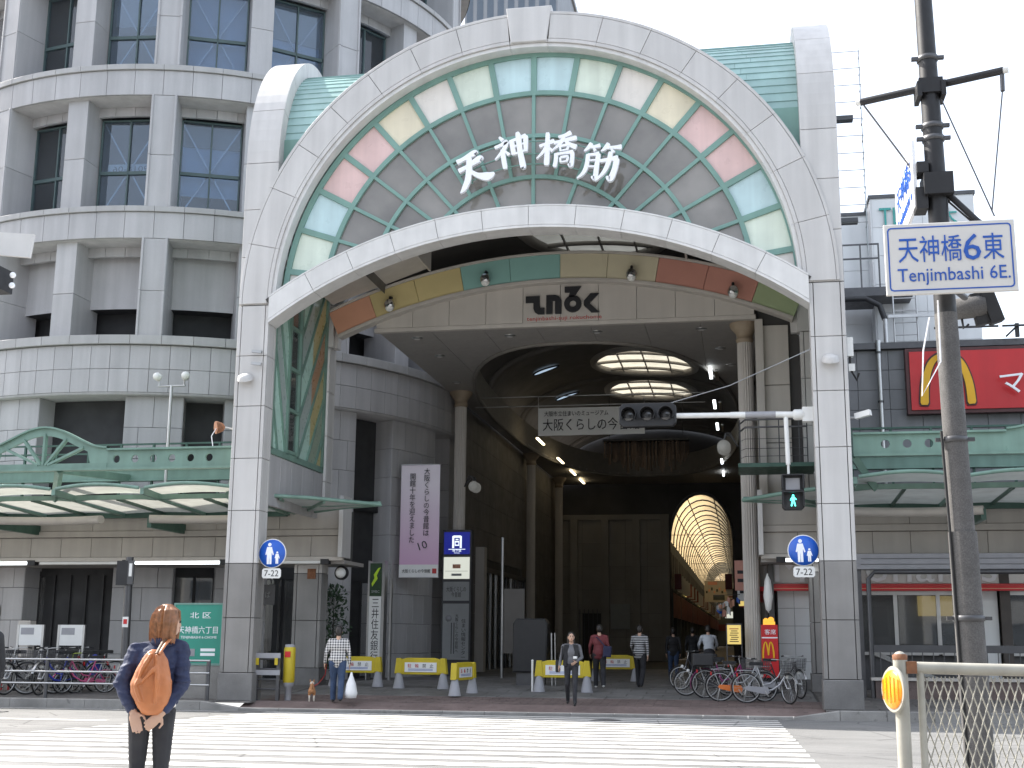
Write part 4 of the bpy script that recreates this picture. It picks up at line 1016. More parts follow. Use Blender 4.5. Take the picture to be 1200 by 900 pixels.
for i, (x, y, z, k) in enumerate(((1.45, 9.5, 3.4, "band_red"), (1.5, 13.5, 3.2, "sign_white"), (1.55, 18, 3.5, "band_orange"), (1.5, 24, 3.3, "lit_yellow"), (1.5, 31, 3.4, "mc_red"))):
    t = thing("hanging_sign", "%s small sign from the gate hanging from the right side of the hall" % ("first", "second", "third", "fourth", "fifth")[i], "sign", (x, y, z), group="signs along the right of the hall")
    MB().box(-.3, 0, -.45, .3, .08, .45).build("panel", M[k], t); MB().box(-.22, -.01, -.2, .22, 0, -.1).box(-.22, -.01, .05, .22, 0, .15).build("print_block", M["ink_black"], t); MB().tube([(0, .04, .45), (0, .04, 1.2)], .02, 6).build("hanger", M["steel_dark"], t)
# ------------------------------------------------------------------ round stone tower on the left
TC = (-18.89, 15.41)
T = thing("round_tower", "tall round grey stone building with deep square windows behind the gate", "building", (TC[0], TC[1], 0))
def tw(r, a, z):       # angle from the street side, + to the right
    return (r*math.sin(a), -r*math.cos(a), z)
def ring_block(r0, r1, da, z0, z1, n=1, ch=.008, gap=.006):
    """curved block centred on angle 0; rotate about z to place"""
    mb = MB(); ga = gap/r1; h = da/2-ga
    az = [-h+2*h*i/n for i in range(n+1)]; z0 += gap; z1 -= gap; cA = ch/r1
    ai = [a*(1-cA/h) for a in az]
    O = [tw(r1-ch*.7, a, z0) for a in az]+[tw(r1-ch*.7, a, z1) for a in az[::-1]]
    I = [tw(r0, a, z0) for a in az]+[tw(r0, a, z1) for a in az[::-1]]
    F = [tw(r1, a, z0+ch) for a in ai]+[tw(r1, a, z1-ch) for a in ai[::-1]]
    mb.loft(I, O, 0, False, False); mb.loft(O, F, 0, False, False)
    m_ = n+1; b = len(mb.v); mb.add(F, [(i, i+1, 2*m_-2-i, 2*m_-1-i) for i in range(n)], 0, n > 1)
    mb.add(I, [(2*m_-1-i, 2*m_-2-i, i+1, i) for i in range(n)], 0)
    return mb
def turn(a): return (0, 0, a)
def ringset(name, mt, r0, r1, z0, z1, a0, a1, cnt, n=1):
    da = R((a1-a0)/cnt); me = ring_block(r0, r1, da, z0, z1, n).mesh(name, [mt])
    for i in range(cnt): put(name, me, T, rot=turn(R(a0)+da*(i+.5)))
A0, A1 = -76, 98
core = MB(); core.lathe([(8.1, 0), (8.1, 44)], 72).build("core_wall", M["tower_dark"], T)
MB().lathe([(9.94, 8.80), (9.94, 10.5)], 96, caps=False).build("band_backing", M["joint"], T)
ringset("cladding_panel", M["tower_stone"], 9.9, 10.0, 8.80, 9.53, A0, A1, 50); ringset("cladding_panel", M["tower_stone"], 9.9, 10.0, 9.53, 10.28, A0, A1, 50)
MB().lathe([(8.1, 8.72), (9.98, 8.72), (9.98, 8.80)], 96, caps=False).build("band_soffit", M["tower_stone"], T)
ringset("ledge_stone", M["tower_ledge"], 9.0, 10.12, 10.29, 10.58, A0, A1, 32, 3)
MB().lathe([(8.1, 10.5), (10.0, 10.5)], 96, caps=False).build("ledge_floor", M["tower_ledge"], T)
PA = [-71.6, -54.5, -37.3, -20.2, -3.1, 14.0, 31.1, 48.4, 65.6, 82.7]; PW = 4.7
levels = [(10.58, 13.72), (14.77, 18.52), (19.56, 23.3), (24.35, 28.1), (29.15, 32.9), (33.9, 37.7), (38.7, 42.5)]
for li, (z0, z1) in enumerate(levels):
    zb = levels[li+1][0] if li+1 < len(levels) else z1+1.05
    big = li < 4
    # spandrel band above the opening: stone panels, coping, lintel step behind
    MB().lathe([(8.3, z1+.03), (9.80, z1+.03), (9.94, z1+.02), (9.94, zb-.02)], 96, caps=False).build("band_backing", M["joint"], T)
    ringset("spandrel_panel", M["tower_stone"], 9.9, 10.0, z1, zb-.19, A0, A1, 33 if big else 16, 3)
    ringset("coping_stone", M["tower_ledge"], 9.0, 10.07, zb-.19, zb, A0, A1, 33 if big else 16, 3)
    MB().lathe([(8.3, z1-.02), (9.9, z1-.02), (9.9, z1+.06)], 96, caps=False).build("opening_soffit", M["tower_stone"], T)
    ringset("header_panel", M["tower_stone"], 9.0, 9.12, z1-.34, z1-.02, A0, A1, 42 if big else 14, 2)
    for pi_, a in enumerate(PA):
        wide = pi_ % 2 == 1
        for q in range(2 if big else 1):
            za, zc_ = (z0+(z1-z0)*q/2, z0+(z1-z0)*(q+1)/2) if big else (z0, z1)
            zsplit = z0+(z1-z0)*.46
            if big: za, zc_ = (z0, zsplit) if q == 0 else (zsplit, z1)
            ring_block(8.3, 10.0 if wide else 9.78, R(PW if wide else 4.3), za, zc_, 1, .012).build("pier_panel", M["tower_stone"], T, rot=turn(R(a)))
            if wide and big:
                for s_ in (-1, 1): ring_block(9.9, 10.05, R(.45), za, zc_, 1, .008).build("pier_edge", M["tower_stone"], T, rot=turn(R(a+s_*(PW/2-.28))))
    # windows between the piers
    if li == 0:
        MB().lathe([(8.75, 11.75), (8.75, z1)], 72, caps=False).build("balcony_wall", M["tower_stone"], T)
        MB().lathe([(8.1, 11.75), (8.75, 11.75)], 72, caps=False).build("balcony_soffit", M["tower_dark"], T)
        continue
    for wi in range(len(PA)-1):
        a = (PA[wi]+PA[wi+1])/2; half = R(6.3); rw = 8.85
        if li > 3 and wi not in (5, 6, 7, 8): continue
        xw = rw*math.sin(half); fr = ((0, -rw*math.cos(half), 0), (1, 0, 0), (0, 0, 1), (0, -1, 0))
        f = MB(); t = .05; zt = z1-.36
        for P in (rect(-xw, z0, -xw+t, zt), rect(xw-t, z0, xw, zt), rect(-t/2, z0, t/2, zt), rect(-xw, z0, xw, z0+t), rect(-xw, zt-t, xw, zt), rect(-xw, z0+(zt-z0)*.44, xw, z0+(zt-z0)*.44+.11)):
            f.prism(P, fr, -.04, .07)
        wn = f.build("window", M["window_frame"], T, rot=turn(R(a)))
        zm = z0+(zt-z0)*.44
        for xa, xb in ((-xw+t, -t/2), (t/2, xw-t)):
            for zp, zq in ((z0+t, zm), (zm+.11, zt-t)): MB().prism(rect(xa, zp, xb, zq), fr, 0, .01).build("pane", M["tower_glass"], wn)
        if li < 4:
            for sx in (-1, 1):
                b = MB(); b.bar((-sx*xw, fr[0][1]+.10, z0), (sx*xw, fr[0][1]+.10, zt), .045, .03, (0, 1, 0)).build("cross_brace", M["steel"], wn)
            if (wi+li) % 2 == 0: MB().prism(rect(-xw+t, zt-(.8 if li == 1 else 1.3), xw-t, zt-t), fr, -.26, -.24).build("roller_blind", M["blind"], wn)
        if li < 4 and wi >= 5: MB().prism(rect(-xw+t, z0+(.9 if li == 1 else t), xw-t, zt-t), fr, -.32, -.30).build("sky_tone_sheet", M["window_blue"], wn)  # added blue sheet that paints a bright sky tone into these panes
        if li == 1 and wi == 4:
            MB().prism(rect(-.75, zm+.1, .8, zm+.42), fr, -.12, -.10).build("window_notice", M["sign_white"], wn)
            text("9016-06", M["ink_black"], wn, (.02, fr[0][1]+.098, zm+.26), (-1, 0, 0), (0, 0, 1), 1.2, .2, .01)
MB().lathe([(9.9, 43.5), (9.9, 44.4), (0, 44.4)], 72).build("roof", M["tower_ledge"], T)
# ground storey: wide piers with dark openings between them
for a, b, rr in ((-24, -6.3, 9.75), (10.4, 20.6, 9.75), (28, 37, 9.75), (46.5, 53.6, 9.85), (63.6, 79.4, 9.75), (88.5, 95, 9.75)):
    nn = max(2, int((b-a)/3.6)); hs = np.linspace(.0, 8.72, 10)
    MB().add(*[x for x in (lambda m_: (m_.v, m_.f))(ring_block(8.1, rr-.06, R(b-a)-.004, 0.01, 8.71, 4))]).build("pier_backing", M["joint"], T, rot=turn(R((a+b)/2)))
    for j in range(9):
        off = j % 2; cuts = np.linspace(a, b, nn+1)
        if off: cuts = [a]+[(cuts[i]+cuts[i+1])/2 for i in range(nn)]+[b]
        for i in range(len(cuts)-1):
            ring_block(rr-.1, rr, R(cuts[i+1]-cuts[i]), hs[j], hs[j+1], 1, .008).build("pier_panel", M["tower_stone"], T, rot=turn(R((cuts[i]+cuts[i+1])/2)))
        for e, s_ in ((a, -1), (b, 1)):       # return faces
            mb = MB(); p0, p1 = np.array(tw(8.2, R(e), 0)), np.array(tw(rr-.01, R(e), 0)); d = unit(p1-p0); nn_ = np.array((d[1], -d[0], 0))*(-s_)
            mb.prism(rect(.0, hs[j]+.006, float(np.linalg.norm(p1-p0)), hs[j+1]-.006), (p0, d, (0, 0, 1), nn_), -.02, .012, .005); mb.build("pier_return", M["tower_stone"], T)
MB().lathe([(9.0, .02), (9.0, 8.70)], 72, caps=False).build("recess_wall", M["tower_dark"], T)
MB().lathe([(7.9, 5.6), (9.2, 5.6), (9.2, 6.0), (7.9, 6.0)], 72).build("opening_beam", M["tower_dark"], T)
for a, b in ((-6.3, 10.4), (20.6, 28), (37, 46.5), (53.6, 63.6), (79.4, 88.5)):      # dark glazed fronts set back in the openings
    nn = max(2, int((b-a)/3.2))
    for i in range(nn+1):
        p = tw(9.03, R(a+(b-a)*i/nn), 0); MB().box(p[0]-.035, p[1]-.03, .1, p[0]+.035, p[1]+.03, 3.3).build("shop_mullion", M["tower_dark"], T)
    p, q = tw(9.03, R(a), 3.35), tw(9.03, R(b), 3.35); MB().bar(p, q, .08, .14).build("shop_transom", M["tower_dark"], T)
    MB().bar(tw(9.02, R(a), 1.75), tw(9.02, R(b), 1.75), .01, 3.0).build("shop_glazing", M["shop_glass"], T)
# things inside and in front of the ground openings
t = thing("station_sign", "dark hanging direction board with arrow in the passage behind the green board", "sign", (-13.4, 7.4, 2.75))
MB().box(-.75, 0, -.3, .75, .06, .3).build("panel", M["steel_dark"], t); text("↓ 地下鉄のりば", M["blind"], t, (0, -.005, 0), (1, 0, 0), (0, 0, 1), 1.2, .2, .006)
for x in (-.6, .6): MB().tube([(x, .03, .3), (x, .03, 1.6)], .02, 6).build("hanger", M["steel_dark"], t)
# neighbouring tall blocks far behind
def far_block(label, x0, y0, x1, y1, h, bays, floors, striped=False):
    t = thing("far_building", label, "building", ((x0+x1)/2, y0, 0)); wd = (x1-x0)
    MB().box(-wd/2, 0, 0, wd/2, y1-y0, h).build("wall", M["far_wall"], t)
    for i in range(bays):
        xa = -wd/2+wd*(i+.2)/bays; xb = -wd/2+wd*(i+.8)/bays
        if striped: MB().box(xa, -.08, h*.2, xb, .02, h-2).build("window", M["tower_glass"], t)
        else:
            for j in range(floors): MB().box(xa, -.05, h*(j+.3)/floors, xb, .02, h*(j+.75)/floors).build("window", M["tower_glass"], t)
    MB().box(-wd/2-.3, -.3, h, wd/2+.3, y1-y0, h+.8).build("roof_edge", M["tower_ledge"], t)
far_block("grey office tower with vertical window strips rising behind the arch keystone", -33.5, 120, -20.8, 140, 92, 9, 1, True)

# buildings across the street, behind the camera: they show only in the window reflections
rb = random.Random(11)
for i, (x0, wd, h, lab) in enumerate(((-46, 20, 26, "beige office block across the street, reflected in the windows"), (-24, 17, 33, "tall grey office block across the street, reflected in the arch glass"), (-5, 19, 22, "low brown block across the street, reflected in the gate glass"), (16, 22, 29, "pale office block across the street, reflected on the right"))):
    t = thing("opposite_building", lab, "building", (x0+wd/2, -66, 0))
    MB().box(-wd/2, -12, 0, wd/2, 0, h).build("wall", M[("fascia_stone", "far_wall", "shop_wall", "white_tile")[i]], t)
    nb_, nf = int(wd/3), int(h/3.6)
    for a in range(nb_):
        for b in range(nf): MB().box(-wd/2+wd*(a+.18)/nb_, -.02, h*(b+.3)/nf, -wd/2+wd*(a+.82)/nb_, .05, h*(b+.78)/nf).build("window", M["tower_glass"], t)
# ------------------------------------------------------------------ pavement canopies on both sides of the gate
def plate_hole(mb, x0, x1, z0, z1, cx, cz, r, y0, y1, n=16):
    """web plate with a round hole"""
    ci = [(cx+r*math.cos(2*pi*k/n+pi/n), cz+r*math.sin(2*pi*k/n+pi/n)) for k in range(n)]
    ou = []
    for k in range(n):
        a = 2*pi*k/n+pi/n; c, s_ = math.cos(a), math.sin(a)
        tx = ((x1-cx)/c if c > 0 else (x0-cx)/c) if abs(c) > 1e-6 else 1e9; tz = ((z1-cz)/s_ if s_ > 0 else (z0-cz)/s_) if abs(s_) > 1e-6 else 1e9
        t = min(tx, tz); ou.append((cx+c*t, cz+s_*t))
    for y in (y0, y1):
        v = [(a, y, b) for a, b in ci]+[(a, y, b) for a, b in ou]
        f = [(k, (k+1) % n, n+(k+1) % n, n+k) for k in range(n)]; mb.add(v, f)
        for cxn, czn in ((x0, z0), (x1, z0), (x1, z1), (x0, z1)):
            j = sorted(range(n), key=lambda k: abs(ou[k][0]-cxn)+abs(ou[k][1]-czn))[:2]
            mb.add([(ou[j[0]][0], y, ou[j[0]][1]), (ou[j[1]][0], y, ou[j[1]][1]), (cxn, y, czn)], [(0, 1, 2)])
    v = [(a, y0, b) for a, b in ci]+[(a, y1, b) for a, b in ci]; mb.add(v, [(k, n+k, n+(k+1) % n, (k+1) % n) for k in range(n)])

def canopy(label, X0, X1, gx0, gx1, bulge, s_, tip):
    """X0..X1 fascia, girder gx0..gx1 (gx0 at the gate), bulge = list of (x from, x to)"""
    C = thing("sidewalk_canopy", label, "canopy", (gx0, 2, 0), world=True)
    lo, hi = min(X0, X1), max(X0, X1)
    # stone fascia
    MB().box(lo+.02, 4.36, 3.62, hi-.02, 5.2, 5.0).build("fascia_core", M["joint"], C)
    n = int((hi-lo)/.945)
    for i in range(n):
        a = hi-(i+1)*.945 if s_ < 0 else lo+i*.945
        MB().prism(rect(a+.006, 3.70, a+.939, 4.26), FRONT(4.38), 0, .08, .006).build("fascia_panel", M["fascia_stone"], C)
    for i in range(n//2):
        a = hi-(i+1)*1.89 if s_ < 0 else lo+i*1.89
        MB().prism(rect(a+.006, 4.45, a+1.884, 5.02), FRONT(4.38), 0, .08, .006).build("fascia_panel", M["fascia_stone"], C)
    MB().box(lo, 4.24, 4.275, hi, 4.4, 4.44).build("fascia_moulding", M["fascia_stone"], C)
    MB().box(lo, 4.22, 3.58, hi, 4.40, 3.69).build("fascia_rail", M["beige_stone"], C)
    e = hi if s_ < 0 else lo
    MB().box(e-.06, 4.0, 3.66, e+.06, 4.75, 5.35).build("end_cap", M["gate_stone"], C)
    MB().box(lo, 4.4, 3.50, hi, 6.2, 3.60).build("fascia_soffit", M["soffit"], C)
    # lamps under the fascia
    k = 0; x = hi-.5 if s_ < 0 else lo+.5
    while lo+2.8 < x < hi or (s_ > 0 and x < hi-2.8):
        a, b = (x-2.7, x) if s_ < 0 else (x, x+2.7)
        MB().box(a, 4.24, 3.50, b, 4.34, 3.575).build("light_tube", M["tube_light"] if k % 2 == 1 or s_ > 0 else M["sign_white"], C)
        MB().box((b if s_ < 0 else a)-.12, 4.2, 3.48, (b if s_ < 0 else a)+.12, 4.4, 3.62).build("tube_bracket", M["black"], C)
        x += s_*2.95; k += 1
    # deck, back beam and railing
    if s_ < 0: hi2, lo2 = -11.35, lo
    else: hi2, lo2 = hi, 3.98
    MB().box(lo2, 4.5, 5.02, hi2, 6.4, 5.10).build("deck", M["canopy_dark"], C)
    MB().box(lo2, 4.50, 5.95, hi2, 4.58, 6.26).box(lo2, 4.42, 6.262, hi2, 4.66, 6.30).box(lo2, 4.42, 5.91, hi2, 4.66, 5.948).build("back_beam", M["canopy_green"], C)
    for z in (7.0, 6.74): MB().box(lo2, 4.52, z-.025, hi2, 4.57, z+.025).build("railing_bar", M["canopy_dark"], C)
    x = lo2+.3
    while x < hi2: MB().box(x, 4.51, 5.1, x+.06, 4.58, 7.0).build("railing_post", M["canopy_dark"], C); x += 1.02
    # front girder with round holes and trussed arches
    gy0, gy1 = .58, .64; ga, gb = min(gx0, gx1), max(gx0, gx1)
    z0, z1 = 5.75, 6.20
    MB().box(ga, .50, z0-.06, gb, .72, z0).build("bottom_flange", M["canopy_green"], C)
    segs = []; x = gb if s_ < 0 else ga; mb = MB(); spans = sorted(bulge)
    free = []; cur = ga
    for a, b in spans: free.append((cur, a)); cur = b
    free.append((cur, gb))
    for a, b in free:
        if b-a < .2: continue
        mb = MB()
        n = max(1, round((b-a)/.52)); d = (b-a)/n
        for i in range(n):
            if (s_ < 0 and i >= n-1) or (s_ > 0 and (i == 0 or i > 3)): mb.box(a+i*d, gy0, z0, a+(i+1)*d, gy1, z1)
            else: plate_hole(mb, a+i*d, a+(i+1)*d, z0, z1, a+(i+.5)*d, (z0+z1)/2, .10, gy0, gy1)
        MB().box(a, .50, z1, b, .72, z1+.05).build("top_flange", M["canopy_green"], C); mb.build("girder_web", M["canopy_green"], C)
    for a, b in spans:
        c, h = (a+b)/2, (b-a)/2
        prof = lambda x: z1+.02+.56*(.5+.5*math.cos(pi*(x-c)/h))
        xs = np.linspace(a, b, 33); up = [(x, prof(x)+.04) for x in xs]; lw = [(x, max(z0+.12, prof(x)-.20 if abs(x-c) < h*.78 else z0+.12+ (prof(x)-.2-z0-.12)*max(0, (h-abs(x-c))/(h*.22))*.0+0)) for x in xs]
        m2 = MB()
        for i in range(32): m2.prism([(xs[i], up[i][1]-.20 if abs(xs[i]-c) < h*.72 else z0), (xs[i+1], up[i+1][1]-.20 if abs(xs[i+1]-c) < h*.72 else z0), up[i+1], up[i]], FRONT(gy1), 0, .06)
        m2.build("arch_web", M["canopy_green"], C)
        m2 = MB(); v = []
        for x in xs: z = prof(x)+.04; v += [(x, .50, z), (x, .72, z), (x, .72, z+.045), (x, .50, z+.045)]
        m2.add(v, [(i*4+k, i*4+(k+1) % 4, i*4+4+(k+1) % 4, i*4+4+k) for i in range(32) for k in range(4)]); m2.build("arch_flange", M["canopy_green"], C)
        MB().box(a, gy0-.012, z0+.002, b, gy1+.012, z0+.13).build("bottom_chord", M["canopy_green"], C)
        for t in (-.62, -.34, 0, .34, .62):
            x = c+h*t; MB().bar((c+h*t*.12, .61, z0+.1), (x, .61, prof(x)-.1), .06, .13, (0, 1, 0)).build("truss_bar", M["canopy_green"], C)
    # glazed roof: rafters, scalloped rims, frosted panes
    x = gx0; bay = 2.45; k = 0
    while (x > gx1+.5 if s_ < 0 else x < gx1-.5):
        xb = x+s_*bay; a, b = min(x, xb), max(x, xb); c = (a+b)/2
        MB().bar((x, .42, 5.12), (x, 4.3, 4.92), .10, .16, (0, 0, 1)).build("rafter", M["canopy_green"], C)
        for ti, (ya, yb, za, zb, bow) in enumerate(((.40, 1.35, 5.20, 5.14, .09), (1.45, 4.2, 5.02, 4.93, .07))):
            n = 8; mb = MB(); v = []
            for j in range(4):
                f = j/3
                for i in range(n+1):
                    u = i/n; v.append((a+.08+(b-a-.16)*u, ya+(yb-ya)*f-(.14*math.sin(pi*u) if j == 0 and ti == 0 else 0), za+(zb-za)*f+bow*math.sin(pi*u)*(1-.5*f)))
            mb.add(v, [(j*9+i, j*9+i+1, j*9+10+i, j*9+9+i) for j in range(3) for i in range(n)], 0, True); mb.build("roof_pane", M["canopy_glass"], C)
            e = v[:9]; MB().tube(e, .05 if ti == 0 else .04, 6).build("pane_rim", M["canopy_green"], C)
        MB().bar((a, 1.40, 5.08), (b, 1.40, 5.08), .09, .12, (0, 0, 1)).build("cross_beam", M["canopy_green"], C)
        for f in (.5,): MB().bar((a+(b-a)*f, 1.45, 5.04), (a+(b-a)*f, 4.25, 4.92), .05, .08, (0, 0, 1)).build("glazing_bar", M["canopy_dark"], C)
        if k % 2 == 0:
            MB().bar((x, .62, z0-.05), (x+s_*.55, 1.45, 5.05), .16, .14, (0, 1, 0)).build("strut", M["canopy_green"], C)
            MB().bar((x+s_*.1, .7, 5.75), (x+s_*.1, 4.5, 6.0), .10, .2, (0, 0, 1)).build("outrigger", M["canopy_green"], C)
        x = xb; k += 1
    MB().bar((gx0, 4.22, 4.9), (gx1, 4.22, 4.9), .12, .18, (0, 0, 1)).build("wall_beam", M["canopy_dark"], C)
    # bowed stone-coloured beams under the glass
    x = gx0; k = 0
    while (x > gx1+2 if s_ < 0 else x < gx1-2):
        xb = x+s_*3.1; mb = MB()
        mb.tube([(x+(xb-x)*i/8, 2.2+.35*math.sin(pi*i/8), 4.58) for i in range(9)], .125, 10, sq=.9); mb.build("bowed_beam", M["beige_stone"], C)
        MB().box(xb-.06, 2.2, 4.35, xb+.06, 4.3, 4.62).build("beam_bracket", M["canopy_dark"], C)
        x = xb+s_*1.4; k += 1
    # pointed glass wing over the arcade mouth
    tx, ty = tip; base = gx0
    P = [(base, .55), (tx, ty), (base+(tx-base)*.25, 4.15), (base, 4.15)]
    z = lambda p: 5.05-.03*p[1]
    MB().add([(p[0], p[1], z(p)) for p in P], [(0, 1, 2, 3)]).build("wing_pane", M["canopy_glass"], C)
    for i in range(3):
        p, q = P[i], P[i+1]; MB().tube([(p[0], p[1], z(p)), ((p[0]+q[0])/2, (p[1]+q[1])/2-(.12 if i == 0 else 0), z(((p[0]+q[0])/2, (p[1]+q[1])/2))+.03), (q[0], q[1], z(q))], .055, 6).build("wing_rim", M["canopy_green"], C)
    for f in (.3, .6): MB().bar((base+(tx-base)*f*.25, 4.15, z((0, 4.15))-.03), (base+(tx-base)*f, .55+(ty-.55)*f, z((0, .55+(ty-.55)*f))-.03), .07, .09, (0, 0, 1)).build("wing_rib", M["canopy_green"], C)
    MB().bar((base, 3.2, 4.98), (tx, ty, 5.0), .07, .1, (0, 0, 1)).build("wing_rib", M["canopy_green"], C)
    return C
CL = canopy("green steel canopy with frosted glass and stone fascia left of the gate", -27.0, -9.5, -11.15, -27.0, [(-18.3, -14.7), (-25.6, -22.0)], -1, (-8.05, 2.9))
CR = canopy("green steel canopy with frosted glass and stone fascia right of the gate", 1.88, 14.5, 4.0, 14.5, [(7.4, 11.0)], 1, (1.45, 2.9))
# small balcony over the right canopy
t = thing("canopy_balcony", "small green balcony with wire railing beside the right gate column", "balcony", (2.2, 3.4, 5.85), world=True)
MB().box(1.35, 3.0, 5.82, 3.3, 4.6, 5.92).build("deck", M["canopy_dark"], t)
for z in (7.05, 6.85): MB().tube([(1.4, 4.4, z-.05), (1.4, 3.5, z-.05), (1.55, 3.05, z), (3.1, 3.05, z)], .025, 6).build("rail", M["steel_dark"], t)
for z in (6.55, 6.3, 6.1): MB().tube([(1.4, 4.4, z), (1.4, 3.5, z), (1.55, 3.05, z), (3.1, 3.05, z)], .008, 4).build("wire", M["steel_dark"], t)
for x in (1.42, 1.9, 2.4, 2.9, 3.1): MB().tube([(x, 3.08, 5.9), (x, 3.08, 7.05)], .016, 5).build("post", M["steel_dark"], t)
# twin cctv pole on the left canopy
t = thing("camera_pole", "thin pole with two round cameras rising above the left canopy", "camera", (-14.75, 4.0, 5.1))
MB().tube([(0, 0, 0), (0, 0, 3.52)], .045, 8).build("pole", M["steel"], t); MB().tube([(-.42, 0, 3.5), (.42, 0, 3.5)], .03, 6).build("crossbar", M["steel"], t)
for x in (-.38, .38):
    MB().tube([(x, 0, 3.5), (x, 0, 3.68), (x*1.15, -.05, 3.74)], .025, 6).build("neck", M["steel"], t)
    MB().lathe([(.05, -.14), (.11, -.1), (.12, .04), (.07, .1), (0, .12)], 12, (x*1.15, -.06, 3.78), ax=(x, -.8, .3)).build("camera_head", M["white_paint"], t)
t = thing("dome_camera", "white camera on the outer face of the right gate column", "camera", (3.95, .25, 6.55))
MB().tube([(-.02, 0, 0), (.2, -.05, .0)], .03, 6).build("arm", M["steel"], t); MB().bar((.1, -.05, .02), (.42, -.22, .08), .13, .13).build("housing", M["white_paint"], t)
t = thing("junction_box", "white junction box with black cable on the side of the right gate column", "box", (3.93, .3, 8.2))
MB().box(0, -.12, -.2, .14, .08, .25).build("case", M["white_paint"], t); MB().tube([(.06, -.05, -.2), (.06, -.05, -.5), (.2, -.05, -.78), (.25, -.05, -.6)], .025, 6).build("cable", M["rubber"], t)
MB().box(.02, -.1, -.55, .16, .02, -.38).build("plug", M["white_paint"], t)

# ------------------------------------------------------------------ hamburger restaurant on the right
B = thing("restaurant", "hamburger restaurant with grey panelled upper wall and red striped shop front", "restaurant", (8, 6, 0), world=True)
MB().box(2.25, 6.35, .0, 15, 26, 9.55).build("wall", M["grey_wall"], B)
wall_panels(B, FRONT(6.35), 3.0, 15.0, 5.0, 9.5, 14, 8, M["grey_wall"], name="cladding_panel")
MB().box(2.2, 6.15, 9.52, 15.2, 6.6, 9.70).build("parapet_cap", M["steel_dark"], B)
MB().box(2.2, 6.3, 3.05, 15, 6.4, 5.0).build("upper_fascia", M["fascia_stone"], B)
# red striped awning and letters
MB().box(2.0, 5.55, 2.80, 15, 6.3, 2.93).build("awning_band", M["mc_red"], B)
MB().box(2.0, 5.53, 2.92, 15, 6.3, 2.98).build("awning_trim", M["ink_red"], B)
MB().box(2.0, 5.54, 2.845, 15, 5.56, 2.865).build("awning_line", M["band_orange"], B)
MB().bar((2.0, 5.9, 2.86), (1.75, 7.6, 2.6), .6, .12).build("awning_return", M["mc_red"], B)
MB().box(2.2, 5.82, 3.0, 15, 6.3, 4.0).build("sign_fascia", M["sign_white"], B)
text("McDonald's", M["letter_white"], B, (5.12, 5.81, 3.47), (1, 0, 0), (0, 0, 1), 5.75, .88, .06)
for i in range(6): pass
# white tiled pier
for i in range(2):
    for j in range(5):
        MB().prism(rect(2.30+i*.44+.004, .46+j*.47+.004, 2.30+(i+1)*.44-.004, .46+(j+1)*.47-.004), FRONT(5.95), 0, .05, .005).build("pier_tile", M["white_tile"], B)
MB().box(2.28, 5.93, 0, 3.24, 6.3, 2.8).build("pier_core", M["joint"], B); MB().box(2.26, 5.86, .15, 3.26, 6.0, .455).build("pier_plinth", M["granite_base"], B)
MB().box(3.2, 5.9, .2, 3.30, 6.1, 2.8).build("pier_edge", M["steel"], B)
# shop front windows
MB().box(3.3, 6.28, .2, 15, 6.34, 1.15).build("window_dado", M["steel_dark"], B)
for i, (a, b) in enumerate(((4.2, 5.35), (5.45, 6.45), (6.55, 7.3), (8.1, 9.4), (9.5, 11), (11.1, 13))):
    o = MB().box(a-.05, 6.0, 1.15, a, 6.1, 2.8).box(b, 6.0, 1.15, b+.05, 6.1, 2.8).box(a, 6.0, 1.12, b, 6.1, 1.2).box(a, 6.0, 2.7, b, 6.1, 2.8).build("window", M["steel"], B)
    MB().box(a, 6.04, 1.2, b, 6.05, 2.7).build("pane", M["shop_glass"], o)
MB().box(7.35, 5.95, .2, 8.0, 6.1, 2.8).build("wall_tile_panel", M["white_tile"], B)
MB().box(8.05, 5.8, .2, 8.3, 6.1, 3.5).build("pillar", M["door_brown"], B)
MB().box(6.0, 6.2, 2.15, 6.9, 6.24, 2.68).build("menu_board", M["lit_yellow"], B); MB().box(5.6, 6.22, 1.25, 7.0, 6.26, 1.9).build("counter", M["blind"], B)
MB().box(4.3, 6.24, 1.6, 5.2, 6.28, 2.4).build("wall_poster", M["shop_wall"], B)
# big red sign
S = thing("restaurant_sign", "big red restaurant sign with yellow arch letter on the grey wall", "sign", (9, 6.2, 8.5), world=True)
MB().box(6.0, 6.0, 7.62, 13.5, 6.34, 9.46).build("frame", M["mc_frame"], S); MB().box(6.10, 5.96, 7.72, 13.4, 6.02, 9.36).build("panel", M["mc_red"], S)
def arch_m(parent, O, w, h, d, mt, edge=None):
    mb = MB(); fr = (O, (1, 0, 0), (0, 0, 1), (0, -1, 0))
    for s_ in (-1, 1):
        st = [(s_*w*.50, 0, w*.155), (s_*w*.47, h*.45, w*.15), (s_*w*.37, h*.82, w*.125), (s_*w*.25, h*.965, w*.09), (s_*w*.14, h*.84, w*.125), (s_*w*.04, h*.45, w*.14), (0, h*.18, w*.13)]
        stroke(mb, st, fr, 0, d+(.002 if s_ > 0 else 0), n=5)
    return mb.build("arch_letter", mt, parent)
